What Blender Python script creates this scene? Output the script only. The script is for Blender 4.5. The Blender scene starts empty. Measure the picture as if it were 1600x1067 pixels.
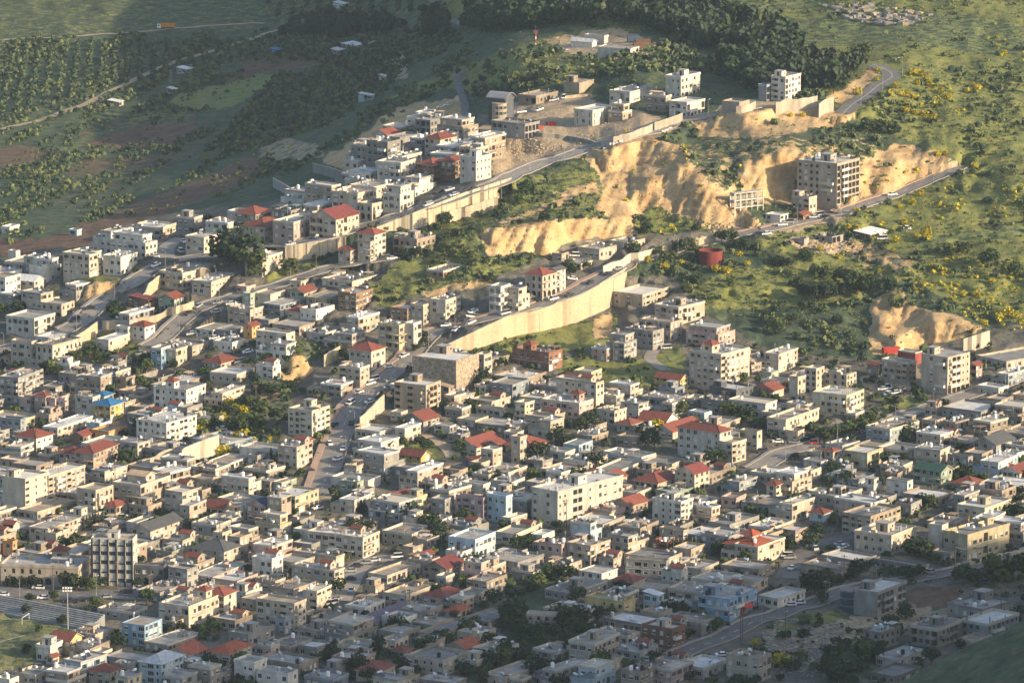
import bpy, math, random
import numpy as np
from mathutils import Vector, Matrix
from mathutils.bvhtree import BVHTree
R = math.radians
rnd = random.Random(7)
scn = bpy.context.scene
COL = bpy.context.collection

# ------------------------------------------------------------------ camera
FPX, CU, CV, CAMZ, PITCH = 9144.0, 800.0, 533.5, 467.0, R(11.0)
cam = bpy.data.cameras.new('camera'); cam.sensor_fit = 'HORIZONTAL'; cam.sensor_width = 36
cam.lens = 36 * FPX / 1600; cam.clip_start = 1; cam.clip_end = 30000
camo = bpy.data.objects.new('camera', cam); COL.objects.link(camo)
camo.location = (0, 0, CAMZ); camo.rotation_euler = (math.pi / 2 - PITCH, 0, 0)
scn.camera = camo
# ------------------------------------------------------------------ light
SUN_AZ, SUN_EL = R(-24), R(18.5)
S = Vector((math.cos(SUN_AZ) * math.cos(SUN_EL), math.sin(SUN_AZ) * math.cos(SUN_EL), math.sin(SUN_EL)))
world = bpy.data.worlds.new("World"); scn.world = world; world.use_nodes = True
wn = world.node_tree; bg = wn.nodes['Background']
sky = wn.nodes.new('ShaderNodeTexSky'); sky.sky_type = 'NISHITA'; sky.sun_disc = False
sky.sun_elevation = SUN_EL; sky.sun_rotation = math.pi / 2 - SUN_AZ
sky.air_density = 1.0; sky.dust_density = 2.0; sky.ozone_density = 1.0
wn.links.new(sky.outputs[0], bg.inputs[0]); bg.inputs[1].default_value = 0.135
sun = bpy.data.lights.new('sun', 'SUN'); sun.energy = 5.0; sun.angle = R(0.55); sun.color = (1.0, 0.77, 0.49)
suno = bpy.data.objects.new('sun', sun); COL.objects.link(suno)
suno.location = S * 4000; suno.rotation_euler = (-S).to_track_quat('-Z', 'Y').to_euler()
scn.view_settings.view_transform = 'Standard'; scn.view_settings.look = 'None'
scn.view_settings.exposure = 0.9; scn.view_settings.gamma = 1.0
scn.view_settings.use_curve_mapping = False
scn.cycles.max_bounces = 5; scn.cycles.diffuse_bounces = 3; scn.cycles.glossy_bounces = 2
scn.cycles.transparent_max_bounces = 4; scn.cycles.volume_bounces = 0
scn.cycles.use_denoising = True

# ------------------------------------------------------------------ helpers
def mat(name, col, rough=0.85, var=0.12, scale=0.25, bump=0.0, col2=None, streak=False, metal=0.0, spec=0.3, objvar=0.1):
    m = bpy.data.materials.new(name); m.use_nodes = True
    nt = m.node_tree; b = nt.nodes['Principled BSDF']
    b.inputs['Roughness'].default_value = rough; b.inputs['Metallic'].default_value = metal
    b.inputs['Specular IOR Level'].default_value = spec
    tc = nt.nodes.new('ShaderNodeTexCoord'); mp = nt.nodes.new('ShaderNodeMapping')
    mp.inputs['Scale'].default_value = (scale, scale, scale * (0.25 if streak else 1))
    nt.links.new(tc.outputs['Object'], mp.inputs[0])
    nz = nt.nodes.new('ShaderNodeTexNoise'); nz.inputs['Scale'].default_value = 1; nz.inputs['Detail'].default_value = 5
    nz.inputs['Roughness'].default_value = 0.65
    nt.links.new(mp.outputs[0], nz.inputs[0])
    rp = nt.nodes.new('ShaderNodeValToRGB'); rp.color_ramp.elements[0].position = 0.3; rp.color_ramp.elements[1].position = 0.72
    c2 = col2 or tuple(max(0, c * (1 - 2 * var)) for c in col)
    c1 = tuple(min(0.9, c * (1 + var * .6)) for c in col)
    rp.color_ramp.elements[0].color = (*c2, 1); rp.color_ramp.elements[1].color = (*c1, 1)
    nt.links.new(nz.outputs[0], rp.inputs[0])
    oi = nt.nodes.new('ShaderNodeObjectInfo'); mr = nt.nodes.new('ShaderNodeMapRange')
    mr.inputs['To Min'].default_value = 1 - objvar; mr.inputs['To Max'].default_value = 1 + objvar
    nt.links.new(oi.outputs['Random'], mr.inputs[0])
    hs = nt.nodes.new('ShaderNodeHueSaturation'); nt.links.new(mr.outputs[0], hs.inputs['Value'])
    nt.links.new(rp.outputs[0], hs.inputs['Color']); nt.links.new(hs.outputs[0], b.inputs['Base Color'])
    if bump:
        bp = nt.nodes.new('ShaderNodeBump'); bp.inputs['Strength'].default_value = bump; bp.inputs['Distance'].default_value = 0.3
        nt.links.new(nz.outputs[0], bp.inputs['Height']); nt.links.new(bp.outputs[0], b.inputs['Normal'])
    return m

def tilemat(name, col):
    m = mat(name, col, rough=0.7, var=0.22, scale=0.8, objvar=0.18)
    nt = m.node_tree; b = nt.nodes['Principled BSDF']; tc = [n for n in nt.nodes if n.type == 'TEX_COORD'][0]
    wv = nt.nodes.new('ShaderNodeTexWave'); wv.wave_type = 'BANDS'; wv.bands_direction = 'Z'
    wv.inputs['Scale'].default_value = 1.6; wv.inputs['Distortion'].default_value = 0.3
    nt.links.new(tc.outputs['Object'], wv.inputs[0])
    bp = nt.nodes.new('ShaderNodeBump'); bp.inputs['Strength'].default_value = 0.5; bp.inputs['Distance'].default_value = 0.12
    nt.links.new(wv.outputs[1], bp.inputs['Height']); nt.links.new(bp.outputs[0], b.inputs['Normal'])
    return m

class MB:
    def __init__(s): s.v = []; s.f = []; s.m = []
    def face(s, pts, mi=0):
        i = len(s.v); s.v += [tuple(p) for p in pts]; s.f.append(tuple(range(i, i + len(pts)))); s.m.append(mi)
    def box(s, x0, y0, z0, x1, y1, z1, mi=0, bottom=True):
        i = len(s.v)
        s.v += [(x0,y0,z0),(x1,y0,z0),(x1,y1,z0),(x0,y1,z0),(x0,y0,z1),(x1,y0,z1),(x1,y1,z1),(x0,y1,z1)]
        fs = [(4,5,6,7),(0,1,5,4),(1,2,6,5),(2,3,7,6),(3,0,4,7)] + ([(3,2,1,0)] if bottom else [])
        for f in fs: s.f.append(tuple(i + k for k in f)); s.m.append(mi)
    def cyl(s, c, r0, r1, h, n=10, mi=0, axis='z', cap=True):
        i = len(s.v)
        for k in range(2):
            for j in range(n):
                a = 2 * math.pi * j / n; r = r1 if k else r0
                p = (r * math.cos(a), r * math.sin(a), h * k)
                if axis == 'x': p = (p[2], p[0], p[1])
                if axis == 'y': p = (p[0], p[2], p[1])
                s.v.append((c[0] + p[0], c[1] + p[1], c[2] + p[2]))
        for j in range(n):
            s.f.append((i + j, i + (j + 1) % n, i + n + (j + 1) % n, i + n + j)); s.m.append(mi)
        if cap:
            s.f.append(tuple(i + n + j for j in range(n))); s.m.append(mi)
            s.f.append(tuple(i + n - 1 - j for j in range(n))); s.m.append(mi)
    def mesh(s, name, mats):
        me = bpy.data.meshes.new(name); me.from_pydata(s.v, [], s.f)
        for m in (mats if isinstance(mats, (list, tuple)) else [mats]): me.materials.append(m)
        me.polygons.foreach_set('material_index', s.m); me.update()
        return me

def obj(name, me, parent=None, loc=None, rz=0.0):
    o = bpy.data.objects.new(name, me); COL.objects.link(o)
    if parent: o.parent = parent
    if loc is not None: o.location = loc
    if rz: o.rotation_euler = (0, 0, rz)
    return o
def tag(o, label, cat=None, group=None, kind=None):
    o['label'] = label
    if cat: o['category'] = cat
    if group: o['group'] = group
    if kind: o['kind'] = kind
    return o
def np_mesh(name, V, F, mats, midx=None):
    """V (n,3), F (m,4) quads or (m,3)"""
    me = bpy.data.meshes.new(name); k = F.shape[1]
    me.vertices.add(len(V)); me.vertices.foreach_set('co', np.ascontiguousarray(V, dtype=np.float32).ravel())
    me.loops.add(F.size); me.loops.foreach_set('vertex_index', np.ascontiguousarray(F, dtype=np.int32).ravel())
    me.polygons.add(len(F)); me.polygons.foreach_set('loop_start', np.arange(0, F.size, k, dtype=np.int32))
    me.polygons.foreach_set('loop_total', np.full(len(F), k, dtype=np.int32))
    for m in (mats if isinstance(mats, (list, tuple)) else [mats]): me.materials.append(m)
    if midx is not None: me.polygons.foreach_set('material_index', midx.astype(np.int32))
    me.update(calc_edges=True)
    return me

# ------------------------------------------------------------------ value noise
_rs = np.random.RandomState(3); _lat = _rs.rand(256, 256)
def vnoise(x, y):
    xi = np.floor(x).astype(int); yi = np.floor(y).astype(int); fx = x - xi; fy = y - yi
    fx = fx * fx * (3 - 2 * fx); fy = fy * fy * (3 - 2 * fy)
    g = lambda a, b: _lat[a & 255, b & 255]
    return (g(xi, yi) * (1 - fx) + g(xi + 1, yi) * fx) * (1 - fy) + (g(xi, yi + 1) * (1 - fx) + g(xi + 1, yi + 1) * fx) * fy
def fbm(x, y, o=4):
    r = 0; a = .5
    for k in range(o): r = r + a * vnoise(x * 2 ** k + 17 * k, y * 2 ** k + 31 * k); a *= .5
    return r / (1 - .5 ** o)

# ------------------------------------------------------------------ terrain: elevation over the view's survey grid (u, v)
rows = [-700, -200, 0, 50, 100, 150, 200, 250, 300, 350, 400, 450, 500, 550, 600, 700, 800, 900, 1067, 1450]
cols = [-400, 0, 200, 400, 600, 800, 1000, 1200, 1400, 1600, 2000]
tab = {
 0:   [150, 60, 26, 20, 15, 12, 11, 13, 19, 34, 36, 31, 25, 19, 14, 9, 4, 0, -6, -15],
 200: [150, 58, 25, 19, 13, 9, 7, 9, 18, 36, 43, 36, 29, 22, 17, 10, 4, 0, -6, -15],
 400: [150, 60, 26, 20, 15, 12, 14, 24, 44, 52, 46, 39, 32, 25, 19, 11, 5, 0, -6, -15],
 600: [155, 66, 36, 32, 30, 36, 56, 66, 63, 56, 48, 40, 32, 26, 20, 12, 5, 0, -6, -15],
 800: [160, 98, 78, 76, 82, 76, 73, 70, 65, 58, 49, 42, 33, 25, 19, 12, 5, 0, -6, -15],
 1000:[165, 106, 86, 86, 89, 80, 77, 71, 61, 53, 46, 36, 28, 22, 18, 11, 5, 0, -6, -15],
 1200:[170, 112, 90, 86, 85, 86, 80, 71, 61, 53, 45, 36, 28, 22, 18, 11, 5, 0, -6, -15],
 1400:[175, 116, 95, 90, 89, 84, 76, 67, 58, 51, 44, 36, 29, 23, 19, 12, 6, 0, -6, -15],
 1600:[175, 117, 96, 91, 86, 80, 73, 66, 59, 52, 45, 38, 31, 25, 20, 13, 6, 0, -6, -15]}
tab[-400] = tab[0]; tab[2000] = tab[1600]
def axis(lo, a, b, hi, st):
    out = list(np.arange(a, b + st, st)); x = a; s = st
    while x > lo: s *= 1.25; x -= s; out.insert(0, x)
    x = out[-1]; s = st
    while x < hi: s *= 1.25; x += s; out.append(x)
    return np.array(out, float)
GU = axis(-600, -32, 1632, 2200, 4.0); GV = axis(-650, -18, 1086, 1400, 3.0)
T = np.array([tab[c] for c in cols], float)            # (cols, rows)
Tv = np.array([np.interp(GV, rows, t) for t in T])      # (cols, nv)
cs = lambda x: x
E = np.array([[0.0]])
E = np.stack([np.interp(GU, cols, Tv[:, j]) for j in range(len(GV))], axis=0)   # (nv, nu)
def blur(A, n):
    for _ in range(n):
        P = np.pad(A, 1, mode='edge')
        A = (P[:-2, 1:-1] + P[2:, 1:-1] + P[1:-1, :-2] + P[1:-1, 2:] + 2 * P[1:-1, 1:-1]) / 6
    return A
E = blur(E, 60)
UU, VV = np.meshgrid(GU, GV)
E += (fbm(UU * .012, VV * .02) - .5) * 3.0 + (fbm(UU * .05 + 9, VV * .08) - .5) * 1.1

def cliff(pts, L=70, rate=.262):
    global E
    us = [p[0] for p in pts]; vt = np.interp(GU, us, [p[1] for p in pts]); vb = np.interp(GU, us, [p[2] for p in pts])
    for i, u in enumerate(GU):
        if u < us[0] or u > us[-1]: continue
        a, b = vt[i], vb[i]
        if b - a < 1: continue
        col = E[:, i]; Et = np.interp(a, GV, col); Eb = np.interp(b, GV, col)
        X = rate * (b - a) - (Et - Eb)
        if X <= 0: continue
        d = np.where(GV < a, np.clip(1 - (a - GV) / L, 0, 1), np.where(GV > b, -np.clip(1 - (GV - b) / L, 0, 1), 1 - 2 * (GV - a) / (b - a)))
        # inside the face: exact straight rise
        new = col + X / 2 * d
        ins = (GV >= a) & (GV <= b)
        new[ins] = (Et + X / 2) + (Eb - X / 2 - Et - X / 2) * ((GV[ins] - a) / (b - a))
        E[:, i] = new
WALL1 = [(700, 540, 545), (740, 521, 545), (800, 493, 524), (860, 479, 513), (910, 463, 498), (945, 441, 483), (978, 421, 462)]
WALL2 = [(588, 358, 362), (650, 334, 358), (725, 304, 332), (775, 288, 316), (798, 281, 294)]
WALL3 = [(432, 388, 400), (455, 386, 408), (505, 379, 402), (540, 372, 386)]
cliff(WALL2, 40); cliff(WALL3, 35)
cliff([(745, 360, 362), (770, 362, 392), (800, 362, 398), (860, 347, 398), (920, 342, 378), (975, 342, 370), (995, 350, 362)], 60, .235)
cliff([(925, 240, 240), (945, 238, 275), (975, 225, 262), (1010, 215, 255), (1040, 225, 262), (1070, 235, 245)], 50, .24)
cliff([(985, 310, 318), (1010, 285, 338), (1060, 275, 350), (1100, 295, 356), (1150, 320, 356), (1185, 345, 356)], 60, .225)
cliff([(1150, 275, 280), (1190, 250, 305), (1237, 238, 312), (1250, 238, 315), (1300, 250, 318)], 50, .25)
cliff([(1330, 275, 280), (1350, 268, 305), (1400, 258, 300), (1450, 240, 285), (1500, 250, 260)], 50, .22)
cliff([(1365, 520, 525), (1400, 530, 550), (1450, 500, 540), (1500, 505, 530), (1540, 515, 522)], 50, .22)
cliff([(1375, 450, 455), (1395, 455, 500), (1420, 470, 500), (1440, 488, 490)], 40, .2)
cliff([(770, 225, 228), (800, 213, 240), (850, 218, 240), (880, 228, 232)], 30, .2)
cliff([(112, 452, 478), (150, 440, 472), (185, 437, 448)], 30, .22)
cliff([(436, 560, 566), (455, 556, 598), (480, 558, 585), (488, 565, 570)], 40, .22)
cliff([(640, 455, 458), (700, 440, 455), (760, 425, 440)], 30, .2)
cliff([(1080, 200, 206), (1150, 180, 205), (1200, 165, 190), (1290, 160, 178), (1300, 165, 172)], 30, .2)
cliff(WALL1, 50)

CP, SP = math.cos(PITCH), math.sin(PITCH)
def rays(u, v):
    xc = (u - CU) / FPX; yc = (CV - v) / FPX
    dy = CP + yc * SP; dz = -SP + yc * CP
    return xc / dy, dz / dy      # per metre of y
rx, rz_ = rays(UU, VV)
Y = (CAMZ - E) / (-rz_)
# distances must grow upwards in the view (GV ascending = downwards)
Yr = Y[::-1].copy()
for k in range(1, len(Yr)): Yr[k] = np.maximum(Yr[k], Yr[k - 1] + 0.05)
Y = Yr[::-1]
def bil(A, u, v):
    i = np.clip(np.searchsorted(GU, u) - 1, 0, len(GU) - 2); j = np.clip(np.searchsorted(GV, v) - 1, 0, len(GV) - 2)
    fu = (u - GU[i]) / (GU[i + 1] - GU[i]); fv = (v - GV[j]) / (GV[j + 1] - GV[j])
    return (A[j, i] * (1 - fu) + A[j, i + 1] * fu) * (1 - fv) + (A[j + 1, i] * (1 - fu) + A[j + 1, i + 1] * fu) * fv
def P(u, v):
    y = float(bil(Y, u, v)); a, b = rays(u, v)
    return Vector((a * y, y, CAMZ + b * y))
def scale_at(u, v): return FPX / float(bil(Y, u, v)) * 0.985

def inpoly(px, py, poly):
    c = np.zeros(np.shape(px), bool); n = len(poly)
    for k in range(n):
        x0, y0 = poly[k]; x1, y1 = poly[(k + 1) % n]
        if y0 == y1: continue
        c ^= ((y0 > py) != (y1 > py)) & (px < (x1 - x0) * (py - y0) / (y1 - y0) + x0)
    return c
# ------------------------------------------------------------------ ground cover classes
CL = dict(grass=0, bare=1, urban=2, soil=3, dirt=4, light=5)
W = np.zeros((6,) + E.shape)
ju = UU + (fbm(UU * .06, VV * .06) - .5) * 16; jv = VV + (fbm(UU * .06 + 50, VV * .06) - .5) * 12
def paint(cls, poly, w=1.0):
    m = inpoly(ju, jv, poly)
    if w >= 1:
        W[:, m] = 0
    else: W[:, m] *= (1 - w)
    if cls is not None: W[CL[cls], m] = w
G = paint
G('grass', [(690, -60), (1700, -60), (1700, 520), (1560, 500), (1500, 480), (1420, 440), (1300, 430), (1180, 380), (1180, 350), (1300, 320), (1400, 300), (1470, 240), (1330, 190), (1260, 120), (1200, 60), (1100, 50), (900, 45), (740, 35)], .9)
G('light', [(1230, 30), (1500, 20), (1600, 40), (1600, 90), (1420, 70), (1250, 75)], .5)
G('light', [(760, 0), (1300, 0), (1280, 18), (760, 10)], .6)
G('soil', [(-60, 5), (640, -20), (560, 20), (400, 45), (-60, 58)], .35)
G('soil', [(125, 210), (200, 178), (300, 178), (312, 200), (270, 228), (110, 232)])
G('soil', [(400, 88), (520, 76), (480, 108), (340, 138)])
G('dirt', [(560, 75), (640, 60), (600, 100), (540, 130)], .35)
G('soil', [(-60, 235), (40, 228), (120, 232), (30, 262), (-60, 275)], .8)
G('soil', [(310, 180), (420, 135), (520, 85), (560, 78), (500, 110), (400, 165)], .5)
G('soil', [(120, 250), (260, 238), (300, 225), (310, 215), (330, 222), (290, 250), (180, 270), (90, 285)], .7)
G('light', [(90, 232), (160, 200), (250, 172), (262, 178), (180, 208), (110, 240)], .6)
G('soil', [(60, 315), (150, 290), (250, 262), (260, 268), (160, 300), (70, 325)], .6)
G('dirt', [(480, 150), (500, 140), (470, 175), (440, 195), (450, 180)], .6)
G('soil', [(-60, 400), (-60, 372), (60, 372), (150, 345), (240, 308), (340, 268), (400, 240), (410, 262), (390, 290), (300, 320), (230, 345), (140, 392)])
G('light', [(253, 158), (330, 135), (400, 118), (440, 115), (400, 150), (340, 172), (290, 172)])
G('grass', [(-60, -60), (700, -60), (700, 40), (-60, 60)], .4)
G('grass', [(-60, 60), (700, 40), (760, 100), (640, 170), (540, 230), (440, 280), (200, 350), (-60, 400)], .22)
G('grass', [(170, 175), (290, 172), (300, 190), (200, 200)], .5)
G('grass', [(640, -40), (760, -40), (740, 20), (690, 30)])
G('dirt', [(395, 232), (440, 215), (500, 225), (520, 245), (470, 255), (400, 250)], .55)
G('dirt', [(600, 95), (640, 85), (640, 120), (610, 130)], .6)
G('grass', [(700, 110), (760, 90), (810, 70), (900, 45), (985, 42), (1015, 60), (1010, 90), (900, 125), (760, 140), (690, 140), (650, 150), (600, 160), (640, 135)], .85)
G('dirt', [(860, 62), (900, 52), (990, 50), (1010, 65), (990, 85), (940, 88), (870, 78)])
G('bare', [(845, 66), (880, 54), (960, 42), (990, 48), (985, 60), (900, 60), (860, 72)], .8)
G('bare', [(1005, 68), (1030, 68), (1025, 88), (1000, 90)], .8)
G('bare', [(495, 252), (560, 212), (600, 182), (640, 162), (720, 152), (730, 190), (650, 198), (575, 232), (540, 265)], .85)
G('grass', [(640, 345), (800, 284), (935, 240), (980, 300), (990, 350), (750, 360), (745, 400), (800, 398), (900, 385), (860, 410), (780, 440), (700, 430), (640, 410), (690, 385)], .6)
G('dirt', [(755, 228), (800, 160), (900, 150), (1050, 186), (1170, 155), (1260, 160), (1310, 182), (1180, 190), (1060, 205), (930, 240), (850, 258), (755, 275)])
B1 = [(915, 245), (940, 235), (1010, 205), (1065, 230), (1100, 262), (1150, 300), (1190, 352), (1080, 362), (1000, 345), (985, 352), (930, 330), (940, 290)]
G('bare', B1)
G('grass', [(1020, 320), (1090, 345), (1150, 352), (1140, 372), (1040, 372), (985, 352)], .8)
G('bare', [(745, 362), (860, 345), (985, 340), (995, 368), (930, 376), (860, 398), (760, 398)])
G('bare', [(835, 330), (870, 312), (900, 305), (880, 322)], .8); G('bare', [(860, 300), (930, 285), (935, 300), (880, 312)], .8)
G('bare', [(770, 345), (840, 325), (870, 330), (790, 355)], .5)
G('bare', [(1070, 200), (1200, 165), (1310, 172), (1340, 190), (1200, 215), (1100, 215)], .85)
G('bare', [(1060, 225), (1200, 210), (1340, 215), (1400, 240), (1190, 290), (1130, 300), (1080, 260)], .42)
G('bare', [(1150, 265), (1240, 225), (1260, 245), (1245, 320), (1170, 318)])
G('bare', [(1325, 262), (1400, 225), (1470, 235), (1505, 258), (1470, 285), (1400, 305), (1320, 312)], .85)
G('bare', [(1290, 150), (1350, 120), (1360, 105), (1372, 118), (1350, 140), (1310, 160)], .9)
G('dirt', [(1170, 350), (1300, 316), (1400, 298), (1490, 252), (1512, 262), (1400, 312), (1300, 350), (1200, 372)])
G('bare', [(1300, 370), (1380, 382), (1430, 405), (1420, 425), (1350, 418), (1320, 400)], .6)
G('dirt', [(1230, 370), (1310, 375), (1330, 395), (1280, 395), (1220, 380)], .8)
G('bare', [(1358, 478), (1385, 455), (1412, 450), (1425, 480), (1500, 492), (1545, 518), (1440, 552), (1360, 556)], .95)
G('grass', [(1388, 462), (1410, 455), (1412, 485), (1392, 478)])
G('grass', [(1000, 470), (1150, 420), (1250, 410), (1340, 440), (1350, 470), (1200, 490), (1080, 480)], .75)
G('light', [(1430, 372), (1600, 352), (1600, 368), (1430, 388)], .6)
T1 = [(-60, 410), (130, 385), (230, 340), (330, 325), (420, 315), (540, 268), (560, 228), (650, 190), (760, 180), (770, 270), (800, 282), (650, 335), (560, 365), (430, 390), (300, 412), (240, 430), (150, 490), (100, 530), (-60, 545)]
T2 = [(-60, 520), (110, 520), (200, 445), (280, 410), (430, 400), (500, 412), (600, 402), (700, 440), (760, 440), (900, 376), (1000, 368), (1190, 352), (1190, 372), (1060, 390), (960, 430), (1050, 430), (1100, 490), (1200, 545), (1360, 565), (1440, 545), (1560, 510), (1700, 470), (1700, 1300), (-60, 1300)]
G('urban', T1); G('urban', T2)
for poly, c, w in [
 ([(310, 640), (360, 605), (420, 560), (480, 525), (520, 530), (470, 600), (445, 650), (430, 705), (340, 700)], 'grass', .5),
 ([(436, 562), (470, 552), (490, 575), (470, 600), (440, 596)], 'bare', 1), ([(400, 612), (440, 612), (435, 630), (405, 628)], 'bare', .8),
 ([(575, 445), (620, 415), (700, 400), (760, 405), (765, 440), (660, 460), (600, 485), (575, 470)], 'grass', .7),
 ([(650, 455), (770, 428), (770, 442), (660, 470)], 'bare', .7),
 ([(700, 552), (740, 545), (800, 522), (930, 500), (962, 488), (970, 530), (900, 548), (780, 566)], 'grass', .8),
 ([(925, 500), (955, 488), (958, 525), (930, 530)], 'bare', .8),
 ([(870, 565), (930, 545), (985, 560), (1060, 540), (1080, 600), (1020, 610), (960, 595), (880, 600)], 'grass', .9),
 ([(805, 590), (860, 590), (865, 640), (800, 620)], 'grass', .9), ([(1030, 540), (1070, 540), (1075, 575), (1045, 570)], 'light', .8),
 ([(60, 470), (120, 430), (190, 435), (170, 470), (120, 480)], 'grass', .8), ([(118, 450), (180, 438), (182, 455), (125, 480)], 'bare', .9),
 ([(120, 525), (200, 515), (225, 560), (150, 575)], 'grass', .8), ([(470, 410), (530, 408), (535, 420), (480, 425)], 'grass', .9),
 ([(370, 410), (430, 400), (470, 425), (420, 440)], 'grass', .8), ([(600, 690), (690, 695), (690, 730), (590, 722)], 'grass', .8),
 ([(400, 735), (450, 750), (470, 770), (400, 760)], 'grass', .8), ([(490, 760), (540, 755), (520, 790), (490, 790)], 'dirt', .9),
 ([(680, 670), (740, 690), (715, 725), (690, 700)], 'dirt', .9), ([(1000, 705), (1030, 702), (1060, 718), (1020, 722)], 'grass', .9),
 ([(-60, 958), (0, 955), (150, 972), (120, 1000), (50, 1040), (-60, 1067)], 'grass', .6),
 ([(1370, 615), (1390, 612), (1400, 642), (1380, 645)], 'light', .9), ([(1400, 620), (1440, 618), (1440, 635), (1410, 640)], 'light', .9),
 ([(1190, 985), (1330, 960), (1420, 945), (1480, 930), (1500, 960), (1330, 1010), (1190, 1020)], 'dirt', .7),
 ([(1200, 975), (1300, 950), (1330, 965), (1210, 990)], 'grass', .7), ([(1410, 925), (1500, 915), (1500, 945), (1430, 950)], 'soil', .9),
 ([(1340, 585), (1430, 560), (1450, 610), (1360, 620)], 'dirt', .8), ([(800, 905), (860, 890), (900, 960), (820, 990)], None, 1),
 ([(780, 970), (900, 960), (930, 1030), (800, 1067)], None, 1), ([(640, 985), (760, 1000), (760, 1067), (700, 1067)], None, .8),
 ([(1280, 1010), (1450, 1000), (1440, 1060), (1290, 1060)], None, .8)]:
    G(c, poly, w)
for k in range(6): W[k] = blur(W[k], 1)
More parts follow.
